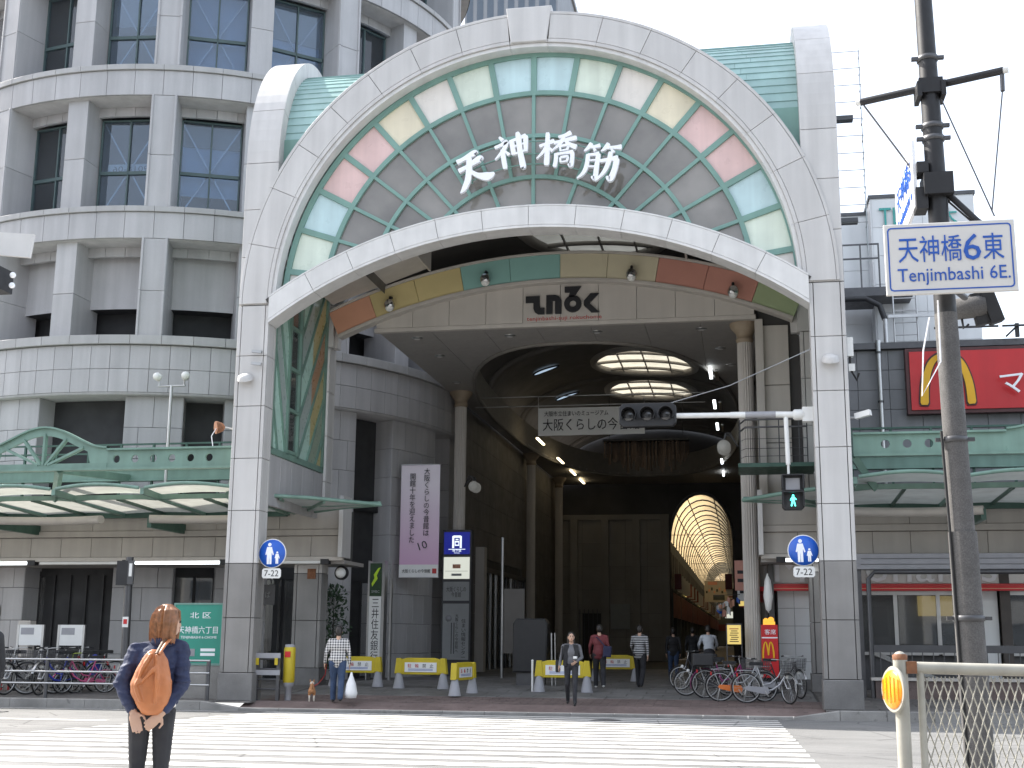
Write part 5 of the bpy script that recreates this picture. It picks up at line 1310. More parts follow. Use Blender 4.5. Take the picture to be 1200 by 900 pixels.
def big_arch(parent, cx, y, z, w, h):
    mb = MB(); fr = ((cx, y, z), (1, 0, 0), (0, 0, 1), (0, -1, 0))
    for s_ in (-1, 1): stroke(mb, [(s_*w*.5, 0, .22), (s_*w*.46, h*.45, .20), (s_*w*.32, h*.85, .17), (s_*w*.12, h*1.0, .13), (0, h*.86, .15)], fr, 0, .06+(.002 if s_ > 0 else 0), n=6)
    mb.build("arch_letter", M["mc_yellow"], parent)
    mb = MB()
    for s_ in (-1, 1): stroke(mb, [(s_*w*.5, -.04, .30), (s_*w*.46, h*.45, .28), (s_*w*.32, h*.86, .25), (s_*w*.12, h*1.02, .20), (0, h*.87, .2)], fr, 0, .03+(.002 if s_ > 0 else 0), n=6)
    mb.build("arch_outline", M["mc_frame"], parent)
big_arch(S, 7.06, 5.96, 7.85, 1.25, 1.35)
mb = MB()
text("マクドナルド", M["letter_white"], S, (10.6, 5.95, 8.62), (1, 0, .03), (-.22, 0, 1), 4.4, .62, .05)
for x, wh in ((7.2, "the yellow arch letter"), (9.0, "the first white letters"), (10.8, "the middle of the lettering"), (12.6, "the right end of the lettering")):
    t = thing("sign_lamp", "black lamp arm above %s of the red sign" % wh, "lamp", (x, 6.0, 9.7), group="lamp arms above the red sign")
    MB().box(-.05, -.05, 0, .05, .05, .38).bar((-.3, 0, .02), (0, 0, .3), .05, .05).build("stand", M["black"], t); MB().bar((-.4, -.1, .3), (1.3, -.1, .3), .05, .05).build("bar", M["black"], t)
t = thing("wall_pipe", "grey drain pipe running down the grey wall beside the red sign", "pipe", (5.3, 6.1, 5)); MB().tube([(0, 0, 0), (0, 0, 4.75)], .07, 10).build("pipe", M["steel"], t)
for z in (1.6, 3.0, 4.4): MB().lathe([(.085, -.03), (.085, .03)], 10, (0, 0, z)).box(-.02, 0, z-.03, .02, .15, z+.03).build("pipe_clip", M["steel_dark"], t)
t = thing("sign_hood_lamp", "small grey hooded lamp over the top of the yellow arch letter", "lamp", (7.06, 5.7, 9.25)); MB().prism([(-.25, -.05), (.25, -.12), (.28, .05), (.1, .14), (-.1, .14)], FRONT(.1), 0, .25, .02).build("hood", M["steel"], t); MB().tube([(0, 0, .1), (0, .3, .4)], .02, 6).build("arm", M["steel_dark"], t)
# red standing box with the arch letter by the bicycles
t = thing("red_sign_box", "red lit sign box with yellow arch letter by the bicycles", "sign", (2.02, 3.9, .16))
MB().box(-.21, 0, .4, .21, .3, 1.72).build("case", M["mc_red"], t); MB().box(-.19, .05, 0, .19, .25, .4).build("foot", M["black"], t)
arch_m(t, (-.04, -.0, .88), .27, .42, .015, M["mc_yellow"]); text("客席", M["letter_white"], t, (.02, 0, 1.54), (1, 0, 0), (0, 0, 1), .28, .13, .01)
MB().box(-.2, -.005, 1.38, .2, 0, 1.41).build("stripe", M["letter_white"], t)
MB().box(-.15, .05, 1.72, .15, .2, 1.8).ball((-.08, .1, 1.82), .07).ball((.05, .1, 1.84), .08).build("lamp_cluster", M["lit_orange"], t)
# umbrella-like wrapped white object hung by the awning
t = thing("wrapped_parasol", "white wrapped parasol hanging at the corner of the red awning", "parasol", (2.05, 5.4, 2.2))
MB().lathe([(.0, .0), (.08, .1), (.13, .45), (.09, .85), (.02, 1.05)], 12).build("cloth", M["white_paint"], t)
# subway entrance frame in front of the restaurant
t = thing("subway_entrance", "grey steel stair entrance frame with pipe rails in front of the restaurant", "stair entrance", (6, 3.3, .15), world=True)
MB().box(4.15, 3.2, 3.24, 9.2, 3.7, 3.62).build("beam", M["cone_grey"], t)
for z in (3.36, 3.5): MB().box(4.3, 3.18, z-.006, 9.2, 3.2, z+.006).build("beam_groove", M["steel_dark"], t)
MB().tube([(4.45, 3.15, .1), (4.45, 3.15, 3.0), (4.6, 3.15, 3.17), (9.1, 3.15, 3.17)], .06, 8).build("pipe_rail", M["steel_dark"], t)
MB().box(8.25, 3.2, .1, 8.42, 3.5, 3.3).build("post", M["steel_dark"], t); MB().box(4.15, 3.3, .1, 4.3, 3.6, 3.3).build("post", M["steel_dark"], t)
MB().box(4.5, 3.1, 1.22, 9.2, 3.2, 1.40).build("top_rail", M["steel_dark"], t)
for i in range(18): MB().tube([(4.65+i*.25, 3.15, .6), (4.65+i*.25, 3.15, 1.25)], .012, 5).build("baluster", M["steel_dark"], t)
for i in range(3): MB().tube([(4.5, 3.4-.05*i, 1.25-.04*i), (6.2, 4.2-.05*i, .55-.04*i)], .03, 6).build("handrail", M["steel"], t)
MB().box(4.5, 3.05, .05, 9.2, 3.25, .55).build("stone_curb", M["paver_red"], t); MB().box(4.4, 3.0, .55, 9.2, 3.3, .62).build("curb_cap", M["beige_stone"], t)
# white tiled building behind
W = thing("white_building", "white tiled building with teal lettering rising behind the restaurant", "building", (7, 14, 0), world=True)
MB().box(4.3, 15.0, 0, 6.15, 26, 16.5).build("wall", M["white_tile"], W); MB().box(6.15, 14.0, 0, 9.64, 26, 16.75).build("wall", M["white_tile"], W)
wall_panels(W, FRONT(15.0), 4.3, 6.1, 9.5, 16.4, 2, 7, M["white_tile"], name="tile_panel", th=.03)
wall_panels(W, FRONT(14.0), 6.2, 9.6, 9.5, 16.7, 4, 7, M["white_tile"], name="tile_panel", th=.03)
MB().box(4.25, 14.95, 16.5, 6.2, 26, 16.62).build("coping", M["steel_dark"], W); MB().box(6.1, 13.95, 16.75, 9.7, 26, 16.88).build("coping", M["steel_dark"], W)
text("TL", M["ink_teal"], W, (6.82, 13.93, 16.05), (1, 0, 0), (0, 0, 1), .75, .62, .04); text("大", M["ink_teal"], W, (8.75, 13.93, 16.0), (1, 0, 0), (0, 0, 1), .6, .62, .04)
MB().box(4.8, 12.8, 12.9, 7.3, 14.6, 13.2).build("balcony_floor", M["steel_dark"], W)
for z in (14.7, 14.2): MB().box(4.8, 12.82, z, 6.25, 12.87, z+.05).build("balcony_rail", M["steel_dark"], W)
for x in (5.0, 5.6, 6.2): MB().box(x, 12.8, 13.2, x+.05, 12.86, 14.72).build("balcony_post", M["steel_dark"], W)
MB().tube([(4.7, 12.6, 12.75), (5.7, 12.6, 12.75), (6.15, 12.6, 12.5), (6.3, 12.6, 12.0)], .10, 8).build("cable_duct", M["black"], W)
MB().tube([(6.3, 12.55, 12.0), (6.3, 12.55, 9.6)], .08, 8).build("downpipe", M["steel"], W)
for x in (6.6, 7.35): MB().tube([(x, 12.7, 9.6), (x, 12.7, 13.0)], .03, 6).build("ladder_rail", M["steel"], W)
for i in range(8): MB().tube([(6.6, 12.7, 9.8+i*.42), (7.35, 12.7, 9.8+i*.42)], .022, 6).build("ladder_rung", M["steel"], W)
MB().bar((6.4, 12.6, 12.1), (9.4, 12.6, 12.1), .08, .1).build("support_beam", M["steel"], W)
# cage ladder on the side of the gate
t = thing("cage_ladder", "thin cage ladder against the sky beside the right edge of the gate", "ladder", (4.3, 3.2, 10), world=True)
for i in range(11):
    z = 12.2+i*.48; MB().tube([(4.0, 3.0, z), (4.85, 3.0, z), (4.85, 3.5, z)], .012, 4).build("hoop", M["steel"], t)
for x in (4.82,): MB().tube([(x, 3.0, 11.4), (x, 3.0, 17.1)], .012, 4).build("rail", M["steel"], t)
for z in (12.2, 15.05): MB().box(4.0, 2.95, z, 4.6, 3.2, z+.12).build("bracket", M["steel_dark"], t)
# ------------------------------------------------------------------ signals on the gate
t = thing("traffic_signal", "three-lamp traffic signal on a long white arm from the right gate column", "traffic light", (3.0, .3, 6.7), world=True)
MB().tube([(3.12, .35, 6.66), (2.2, .35, 6.69), (1.2, .35, 6.70)], .075, 12).build("arm", M["white_paint"], t)
MB().tube([(2.25, .35, 6.69), (1.55, .35, 6.695)], .08, 12).build("arm_sleeve", M["cone_grey"], t)
MB().tube([(1.2, .35, 6.70), (-.15, .35, 6.715)], .065, 12).build("arm", M["white_paint"], t)
MB().lathe([(.085, -.14), (.13, -.1), (.13, .1), (.085, .14)], 12, (2.78, .35, 6.67), ax=(1, 0, 0)).bar((2.78, .35, 6.85), (2.78, .35, 6.49), .05, .1).build("arm_clamp", M["white_paint"], t)
MB().box(2.86, .25, 6.5, 3.12, .5, 6.84).build("column_plate", M["white_paint"], t)
MB().prism([(-1.42, 6.55), (-1.33, 6.46), (-.15, 6.46), (-.06, 6.55), (-.06, 6.93), (-.15, 7.02), (-1.33, 7.02), (-1.42, 6.93)], FRONT(.45), 0, .2, .02).build("housing", M["black"], t)
for x in (-1.18, -.74, -.30):
    MB().lathe([(.155, 0), (.15, .02), (.09, .035), (0, .04)], 20, (x, .25, 6.74), ax=(0, -1, 0)).build("lens", M["lens_dark"], t)
    mb = MB(); v = []
    for i in range(15):
        a = R(-35)+R(250)*i/14; l = .26
        v += [(x+.185*math.cos(a), .25, 6.74+.185*math.sin(a)), (x+.185*math.cos(a), .25-l, 6.72+.185*math.sin(a)), (x+.172*math.cos(a), .25-l, 6.72+.172*math.sin(a)), (x+.172*math.cos(a), .25, 6.74+.172*math.sin(a))]
    mb.add(v, [(i*4+k, i*4+(k+1) % 4, i*4+4+(k+1) % 4, i*4+4+k) for i in range(14) for k in range(4)], 0, True); mb.build("visor", M["pole_dark"], t)
MB().tube([(3.1, .2, 8.2), (1.2, .3, 7.4), (-.3, .35, 7.0)], .012, 5).build("guy_wire", M["steel"], t)
t = thing("pedestrian_signal", "pedestrian signal with lit green walking figure hanging from the white arm", "traffic light", (2.56, .35, 6.6), world=True)
MB().tube([(2.48, .35, 6.62), (2.50, .35, 5.5)], .055, 10).tube([(2.50, .35, 5.5), (2.50, .35, 5.25)], .03, 8).build("hanger", M["white_paint"], t)
MB().prism([(2.33, 4.50), (2.39, 4.44), (2.77, 4.44), (2.83, 4.50), (2.83, 5.19), (2.77, 5.25), (2.39, 5.25), (2.33, 5.19)], FRONT(.45), 0, .2, .02).build("housing", M["black"], t)
for z in (4.86, 5.25): MB().box(2.33, .08, z-.03, 2.83, .3, z).box(2.33, .08, z-.33, 2.36, .3, z-.03).box(2.80, .08, z-.33, 2.83, .3, z-.03).build("hood", M["pole_dark"], t)
MB().box(2.42, .225, 4.90, 2.74, .245, 5.17).build("upper_lens", M["cone_grey"], t)
MB().box(2.42, .235, 4.50, 2.74, .245, 4.80).build("lower_lens", M["tower_dark"], t)
def figure(mt, par, O, h, child=False, walk=True, d=.008):
    fr = (O, (1, 0, 0), (0, 0, 1), (0, -1, 0)); mb = MB(); q = lambda *p: [(x*h, z*h) for x, z in p]
    mb.prism([(.0*h+.085*h*math.cos(k*pi/6), .91*h+.085*h*math.sin(k*pi/6)) for k in range(12)], fr, 0, d)
    mb.prism(q((-.12, .80), (-.13, .45), (.11, .45), (.12, .80)), fr, 0, d+.0004)
    if walk:
        for P in (((-.12, .47), (-.22, .02), (-.12, .0), (.0, .40)), ((.0, .44), (.10, .02), (.21, .0), (.10, .47)), ((-.13, .80), (-.27, .52), (-.21, .48), (-.08, .70)), ((.10, .78), (.27, .60), (.24, .53), (.08, .66))): mb.prism(q(*P), fr, 0, d)
    else:
        for P in (((-.12, .46), (-.11, .0), (-.01, .0), (.0, .46)), ((.0, .46), (.02, .0), (.12, .0), (.11, .46)), ((-.12, .80), (-.20, .45), (-.15, .42), (-.07, .70)), ((.11, .79), (.22, .45), (.17, .41), (.06, .70))): mb.prism(q(*P), fr, 0, d)
    return mb.build("walking_figure" if walk else "figure", mt, par)
figure(M["green_man"], t, (2.58, .234, 4.52), .27)
# round blue pedestrian signs on both columns
for x, lab in ((-9.91, "round blue pedestrian sign with hours plate on the left gate column"), (2.76, "round blue pedestrian sign with hours plate on the right gate column")):
    t = thing("pedestrian_sign", lab, "sign", (x, .12, 3.5), group="blue pedestrian signs")
    MB().lathe([(.355, 0), (.355, .02), (.0, .02)], 36, ax=(0, -1, 0)).build("rim", M["sign_white"], t)
    MB().lathe([(.335, .02), (.335, .024), (0, .024)], 36, ax=(0, -1, 0)).build("disc", M["blue_sign"], t)
    figure(M["letter_white"], t, (-.07, -.024, -.26), .52, walk=False, d=.004); figure(M["letter_white"], t, (.13, -.024, -.25), .30, walk=False, d=.004)
    MB().prism([(-.20, -.60), (.20, -.60), (.24, -.56), (.24, -.40), (.20, -.36), (-.20, -.36), (-.24, -.40), (-.24, -.56)], FRONT(0), 0, .02).build("plate", M["sign_white"], t)
    text("7-22", M["ink_black"], t, (0, -.02, -.48), (1, 0, 0), (0, 0, 1), .36, .15, .004)
    MB().tube([(0, .04, .3), (0, .04, -.62)], .025, 8).build("post", M["steel"], t); MB().bar((0, .05, .0), (-.35 if x < 0 else .35, .2, 0), .04, .04).build("bracket", M["steel"], t)
# ------------------------------------------------------------------ dark pole with name signs in the foreground
P = thing("utility_pole", "dark tapering utility pole with clamps and a slanted crossarm in the foreground", "pole", (3.25, -17.6, .3), world=True)
MB().tube([(3.26, -17.6, .28), (3.232, -17.6, 2.44)], [.122, .118], 20).build("lower_pole", M["pole_conc"], P)
MB().tube([(3.232, -17.6, 2.44), (3.205, -17.6, 4.35)], [.104, .096], 20).build("middle_pole", M["pole_conc"], P)
MB().tube([(3.205, -17.6, 4.35), (3.185, -17.6, 6.4), (3.165, -17.6, 8.6)], [.094, .084, .072], 20).build("upper_pole", M["pole_dark"], P)
MB().tube([(3.15, -17.68, .3), (3.12, -17.67, 2.44), (3.10, -17.66, 3.3)], .012, 6).build("cable", M["rubber"], P)
def clamp(z, r, x, bolts=True):
    mb = MB(); mb.lathe([(r, -.025), (r+.012, -.02), (r+.012, .02), (r, .025)], 20, (x, -17.6, z))
    if bolts:
        mb.bar((x-r-.06, -17.62, z), (x-r+.01, -17.62, z), .04, .03).bar((x+r-.01, -17.62, z), (x+r+.06, -17.62, z), .04, .03)
    mb.build("clamp", M["steel_dark"], P)
for z, r, x in ((6.76, .083, 3.18), (6.10, .087, 3.188), (5.98, .087, 3.19), (3.23, .101, 3.215), (1.72, .12, 3.24)): clamp(z, r, x)
MB().box(3.08, -17.70, 6.40, 3.29, -17.50, 6.54).box(3.06, -17.72, 6.36, 3.10, -17.48, 6.50).box(3.27, -17.72, 6.36, 3.31, -17.48, 6.50).build("crossarm_clamp", M["pole_dark"], P)
MB().tube([(2.6, -17.36, 6.49), (3.78, -17.84, 6.49)], .034, 12).build("crossarm", M["pole_dark"], P)
for a, b in (((2.6, -17.36, 6.49), (2.56, -17.344, 6.49)), ((3.78, -17.84, 6.49), (3.82, -17.856, 6.49))): MB().tube([a, b], .03, 10).build("arm_cap", M["sign_white"], P)
MB().tube([(3.77, -17.83, 6.46), (3.765, -17.83, 6.30)], .02, 8).build("turnbuckle", M["steel_dark"], P)
MB().tube([(3.765, -17.83, 6.32), (3.62, -17.75, 5.22)], .007, 5).build("stay_wire", M["steel_dark"], P)
MB().tube([(3.27, -17.66, 6.34), (3.64, -17.74, 5.18)], .007, 5).build("stay_wire", M["steel_dark"], P)
MB().tube([(2.62, -17.37, 6.46), (3.02, -17.5, 5.72), (3.6, -17.7, 5.0)], .009, 5).build("stay_wire", M["steel_dark"], P)
MB().box(3.07, -17.74, 5.42, 3.32, -17.46, 5.62).box(3.0, -17.7, 5.30, 3.1, -17.5, 5.5).box(3.02, -17.7, 5.64, 3.12, -17.55, 5.74).build("bracket_block", M["pole_dark"], P)
MB().tube([(3.25, -17.6, 5.5), (3.50, -17.68, 5.17), (3.66, -17.72, 5.0)], .028, 8).build("brace", M["pole_dark"], P)
MB().tube([(3.24, -17.6, 4.62), (3.45, -17.2, 4.60)], .03, 8).build("sign_arm", M["steel_dark"], P)
MB().tube([(3.13, -17.7, 4.45), (3.12, -17.72, 3.9), (2.95, -17.72, 3.6), (2.98, -17.72, 4.0), (3.05, -17.7, 4.3)], .008, 5).build("loose_cable", M["letter_white"], P)
S = thing("street_name_sign", "pale street name board with blue lettering and border on the dark pole", "sign", (3.23, -17.85, 4.79))
MB().prism(rect(-.545, -.32, .545, .32), FRONT(.03), 0, .03, .006).build("board", M["sign_back"], S)
mb = MB(); b = .028
ro = lambda w_, h, r: [(sx*(w_-r)+r*math.cos(a+q), sz*(h-r)+r*math.sin(a+q)) for sx, sz, q in ((1, 1, 0), (-1, 1, pi/2), (-1, -1, pi), (1, -1, 3*pi/2)) for a in (0, pi/4, pi/2)]
A, Bq = ro(.517, .288, .03), ro(.505, .276, .022)
mb.add([(x, -.003, z) for x, z in A]+[(x, -.003, z) for x, z in Bq], [(k, (k+1) % 12, 12+(k+1) % 12, 12+k) for k in range(12)]); mb.build("border", M["ink_blue"], S)
text("天神橋", M["ink_blue"], S, (-.165, 0, .085), (1, 0, 0), (0, 0, 1), .53, .235, .006); text("6", M["ink_blue"], S, (.185, 0, .085), (1, 0, 0), (0, 0, 1), .145, .235, .010); text("東", M["ink_blue"], S, (.36, 0, .085), (1, 0, 0), (0, 0, 1), .17, .235, .006)
text("Tenjimbashi 6E.", M["ink_blue"], S, (.02, 0, -.165), (1, 0, 0), (0, 0, 1), .93, .155, .006)
for x in (-.2, .2): MB().box(x-.02, .03, -.3, x+.02, .06, .3).build("stiffener", M["steel"], S)
S = thing("side_name_sign", "white street name board seen almost edge on, left of the dark pole", "sign", (2.99, -17.03, 5.65))
MB().box(0, -.62, -.31, .03, .62, .31).build("board", M["letter_white"], S)
text("天神橋6", M["ink_blue"], S, (0, 0, .09), (0, -1, 0), (0, 0, 1), 1.0, .25, .006); text("Tenjimbashi 6", M["ink_blue"], S, (0, 0, -.16), (0, -1, 0), (0, 0, 1), 1.0, .15, .006)
MB().tube([(.02, -.5, .0), (.2, -.57, .0)], .025, 8).tube([(.02, -.5, -.2), (.2, -.57, -.2)], .025, 8).build("bracket", M["steel_dark"], S)
S = thing("side_signal", "grey backed signal head turned sideways behind the street name board", "traffic light", (3.55, -16.75, 4.62))
MB().lathe([(.06, -.16), (.10, -.14), (.105, .1), (.09, .16)], 16, ax=(1, -.1, .08)).build("hood", M["pole_conc"], S)
MB().bar((.10, 0, .14), (.16, .02, -.16), .10, .17, (1, 0, 0)).bar((.17, 0, .13), (.26, .02, -.15), .16, .12, (1, 0, 0)).build("housing", M["pole_dark"], S)
MB().tube([(-.06, 0, -.1), (-.05, 0, -.2), (.0, .0, -.16)], .012, 5).build("cable", M["rubber"], S)
# ------------------------------------------------------------------ white guard rail with orange reflector
F = thing("guard_rail", "white rusting guard rail with crossed wire mesh in the near corner", "railing", (2.42, -19.7, .3), rz=R(7))
MB().tube([(0, 0, 0), (0, 0, 1.12)], .048, 14).ball((0, 0, 1.12), .048, 12, 6).build("post", M["rail_white"], F)
MB().tube([(0, 0, 1.06), (.55, 0, 1.05), (2.6, 0, 1.02)], .04, 12, sq=1.0).build("top_bar", M["rail_white"], F)
MB().lathe([(.05, 1.11), (.052, 1.14), (.0, 1.17)], 12).build("post_cap", M["rust"], F); MB().box(.03, -.045, 1.02, .10, .045, 1.10).build("joint_plate", M["rust"], F)
MB().tube([(.13, 0, .08), (.13, 0, 1.04)], .025, 10).tube([(.13, 0, .1), (2.6, 0, .1)], .025, 8).build("panel_frame", M["rail_white"], F)
k = 0; x = -.75
wires = MB()
for i in range(56):
    x = -.50+i*.055
    for s_, y in ((1, -.008), (-1, .008)):
        xa, xb = x, x+s_*.30; za, zb = .11, 1.0
        if s_ < 0: xa, xb = x+.30, x
        lo, hi = .15, 2.6
        if xa < lo and xb < lo or xa > hi or xb > hi: continue
        if xa < lo: f = (lo-xa)/(xb-xa); za = za+(zb-za)*f; xa = lo
        if xb < lo: f = (lo-xa)/(xb-xa); zb = za+(zb-za)*f; xb = lo
        MB().tube([(xa, y, za), ((xa+xb)/2, y, (za+zb)/2), (xb, y, zb)], .0045, 6).build("mesh_wire", M["rail_white"], F)
MB().tube([(2.6, 0, 0), (2.6, 0, 1.1)], .048, 12).build("post", M["rail_white"], F)
D_ = thing("road_reflector", "round orange reflector disc fixed on the end post of the white guard rail", "reflector", (2.365, -19.76, 1.215), rz=R(-67))
MB().lathe([(.145, -.012), (.155, 0), (.145, .012)], 32, ax=(0, -1, 0)).build("rim", M["rail_white"], D_)
MB().lathe([(.128, .012), (.12, .022), (0, .026)], 32, ax=(0, -1, 0)).build("lens", M["orange_refl"], D_)
for i in range(5): MB().tube([(-.1+.05*i, -.028, -.09+.01*abs(i-2)), (-.1+.05*i, -.028, .09-.01*abs(i-2))], .003, 4).build("lens_rib", M["orange_refl"], D_)
MB().box(-.03, .0, -.05, .03, .07, .05).build("bracket", M["rail_white"], D_)
# traffic signal at the far left edge
t = thing("left_signal", "dark traffic signal head seen sideways at the left picture edge", "traffic light", (-7.3, -16.2, 5.5))
MB().tube([(-1.0, 0, -5.4), (-1.0, 0, .7)], .09, 12).build("mast", M["pole_conc"], t); MB().tube([(-1.0, 0, .08), (.45, 0, .05)], .035, 8).tube([(-1.0, 0, -.05), (.45, 0, -.06)], .025, 8).build("arm", M["steel_dark"], t)
MB().bar((-.4, -.05, .0), (.5, -.05, .0), .3, .26).build("housing", M["pole_dark"], t)
for z in (.055, -.065): MB().ball((.62, -.1, z-.02), .035, 10, 6).build("end_cap", M["letter_white"], t)
for x in (-.1, .25): MB().lathe([(.14, 0), (.15, .25)], 14, (x, -.18, -.08), ax=(0, -1, -.35), caps=False).build("visor", M["black"], t)
MB().bar((.40, -.2, .36), (.40, -.2, -.1), .02, .04, (0, 1, 0)).build("strap", M["steel"], t)
t = thing("white_board", "cream blank board above the signal head at the left picture edge", "sign", (-7.1, -16.1, 5.95))
MB().prism([(-.6, -.02), (.5, -.16), (.53, .12), (-.6, .24)], FRONT(0), 0, .04).build("board", M["beam_white"], t); MB().tube([(-.5, .05, -.1), (-1.2, .1, -.15)], .03, 6).build("arm", M["steel_dark"], t)
# ------------------------------------------------------------------ railings, drum, boards on the left pavement
def railing(label, x0, x1, y, zs_, posts, loc_z=0):
    t = thing("pavement_railing", label, "railing", ((x0+x1)/2, y, loc_z), world=False); c = (x0+x1)/2
    for z in zs_: MB().tube([(x0-c, 0, z), (x1-c, 0, z)], .026, 8).build("bar", M["steel"], t)
    for x in posts: MB().tube([(x-c, 0.03, 0), (x-c, .03, max(zs_)+.02)], .05, 10).build("post", M["steel_dark"], t)
    return t
railing("steel three-bar pavement railing in front of the parked bicycles on the left", -20, -11.25, -.15, (.93, .64, .36), (-19.5, -17.5, -15.5, -13.4, -11.3))
t = thing("short_railing", "short dark railing with white boards beside the left gate column", "railing", (-10.0, .3, 0))
for z in (.98, .74, .5, .27): MB().tube([(-.35, 0, z), (.36, 0, z)], .022, 8).build("bar", M["steel_dark"], t)
for x in (-.24, .30): MB().box(x-.04, -.02, 0, x+.04, .06, 1.0).build("post", M["steel_dark"], t)
for z in (1.06, .66): MB().box(-.37, -.05, z-.06, .36, -.03, z+.06).build("board", M["cone_grey"], t)
for x in (-.22, .26): MB().box(x-.04, -.06, .84, x+.04, -.045, 1.0).build("reflector", M["yellow"], t)
t = thing("yellow_drum", "yellow padded post cover at the end of the short railing by the left column", "bollard", (-9.52, .55, .0))
MB().lathe([(.125, .42), (.14, .46), (.14, 1.22), (.125, 1.26)], 16).build("cover", M["yellow"], t); MB().lathe([(.12, 1.26), (.12, 1.32), (.0, 1.33)], 14).build("cap", M["cone_grey"], t)
MB().lathe([(.08, .0), (.08, .3), (.13, .34), (.13, .42)], 14).build("post", M["cone_grey"], t); MB().box(-.07, -.145, 1.02, .07, -.13, 1.16).build("label_plate", M["mc_red"], t)
t = thing("green_map_board", "green ward name board with white writing behind the left railing", "sign", (-12.0, .7, 0))
MB().box(-.62, 0, .85, .62, .1, 2.28).build("board", M["green_board"], t)
MB().box(-.66, -.02, .80, -.62, .12, 2.32).box(.62, -.02, .80, .66, .12, 2.32).box(-.62, -.02, 2.28, .62, .12, 2.32).box(-.62, -.02, .80, .62, .12, .85).build("frame", M["teal"], t)
MB().box(-.66, 0, 0, .66, .14, .8).build("base", M["kerb"], t)
text("北 区", M["letter_white"], t, (.05, 0, 2.02), (1, 0, 0), (0, 0, 1), .55, .15, .006); text("天神橋六丁目", M["letter_white"], t, (.0, 0, 1.66), (1, 0, 0), (0, 0, 1), 1.05, .18, .006)
text("TENJINBASHI 6-CHOME", M["letter_white"], t, (.03, 0, 1.47), (1, 0, 0), (0, 0, 1), .95, .08, .006)
for k in range(2): MB().box(.1, -.006, 1.14-k*.11, .48, 0, 1.21-k*.11).build("print_line", M["letter_white"], t)
MB().box(-.4, -.006, 1.02, -.05, 0, 1.2).build("print_block", M["cone_grey"], t)
for x, lab in ((-17.45, "left one of two white notice boards on posts among the parked bicycles"), (-16.27, "right one of two white notice boards on posts among the parked bicycles")):
    t = thing("notice_board", lab, "sign", (x, 2.2, .1), group="white notice boards over the bicycles")
    MB().box(-.36, 0, 1.14, .36, .04, 1.68).build("board", M["sign_white"], t)
    for q in (-.36, .36): MB().box(q-.03, -.01, 0, q+.03, .05, 1.68).build("post", M["steel"], t)
    MB().box(-.28, -.004, 1.42, .1, 0, 1.6).build("print_block", M["cone_grey"], t)
t = thing("sign_post", "slim dark post with small direction plates in front of the left building pier", "sign", (-14.15, 1.2, 0))
MB().tube([(0, 0, 0), (-.06, 0, 3.5)], .10, 12).build("post", M["steel_dark"], t); MB().box(-.34, -.13, 2.78, -.02, -.03, 3.4).build("plate", M["tower_dark"], t); MB().box(-.02, -.15, 2.8, .14, -.1, 3.4).build("plate", M["steel_dark"], t)
MB().box(.02, -.16, 3.0, .1, -.15, 3.33).build("plate_face", M["sign_white"], t); MB().box(-.09, -.115, 1.72, .07, -.10, 1.98).build("sticker", M["sign_white"], t); MB().box(-.06, -.12, 1.80, .04, -.11, 1.92).build("sticker_print", M["mc_red"], t)
t = thing("grey_locker", "pale grey upright machine at the left edge of the pavement", "machine", (-18.4, 3.4, .15))
MB().prism(rect(-.18, .75, .18, 1.75), FRONT(.3), 0, .3, .03).build("case", M["beige_stone"], t); MB().box(-.06, -.01, 1.15, .06, .0, 1.6).build("slot", M["black"], t); MB().box(-.1, .1, 0, .1, .25, .75).build("foot", M["steel_dark"], t)
t = thing("bicycle_rack", "red bicycle parking rack with white and blue top at the left edge", "rack", (-18.3, 1.6, .05))
MB().box(-.7, 0, .86, .45, .5, 1.0).build("top", M["sign_white"], t); MB().box(-.7, -.01, .88, .45, .0, .91).build("stripe", M["ink_blue"], t)
for i in range(6): MB().tube([(-.6+i*.2, .1, 0), (-.6+i*.2, .1, .85), (-.6+i*.2, .5, .85), (-.6+i*.2, .5, 0)], .025, 6).build("hoop", M["mc_red"], t)
# ------------------------------------------------------------------ signboards at the arcade mouth
t = thing("bank_sign", "tall white bank sign pillar with green top and black vertical writing", "sign", (-9.85, 9.0, .2))
MB().box(-.32, 0, .3, .10, .3, 3.62).build("case", M["steel"], t); MB().box(-.30, -.02, .35, .08, 0, 2.55).build("panel", M["sign_white"], t); MB().box(-.30, -.02, 2.56, .08, 0, 3.58).build("green_panel", M["plant_leaf"], t)
MB().prism([(-.22, 2.85), (-.05, 3.1), (-.08, 3.2), (.04, 3.45), (-.04, 3.42), (-.18, 3.22), (-.15, 3.12), (-.24, 2.95)], FRONT(-.02), 0, .01).build("emblem", M["pane_yellow"], t).data.materials[0] = mat("lime", (.42, .62, .03), .4)
text("SMBC", M["blind"], t, (-.11, -.02, 2.70), (1, 0, 0), (0, 0, 1), .26, .08, .005); text(vert("三井住友銀行"), M["ink_black"], t, (-.10, -.02, 1.52), (1, 0, 0), (0, 0, 1), .24, 1.9, .006)
MB().box(.10, -.03, 0, .18, .33, 3.66).box(.36, -.03, 0, .42, .1, 3.66).box(-.36, -.03, 0, -.32, .33, 3.66).build("post", M["steel"], t)
t = thing("pink_banner", "long pink wall banner with two columns of black writing on the round building", "banner", (-9.12, 11.0, 5.3), rz=R(2))
fw_ = .66
n = 12; mb = MB(); v = [(-fw_+2*fw_*i/6, .012*math.sin(i*.9+j*.5), -1.86+3.72*j/n) for j in range(n+1) for i in range(7)]
mb.add(v, [(j*7+i, j*7+i+1, j*7+8+i, j*7+7+i) for j in range(n) for i in range(6)], 0, True); mb.build("cloth", M["pink_banner"], t)
MB().box(-fw_, -.018, -1.86, fw_, -.016, -1.45).build("footer", M["sign_white"], t)
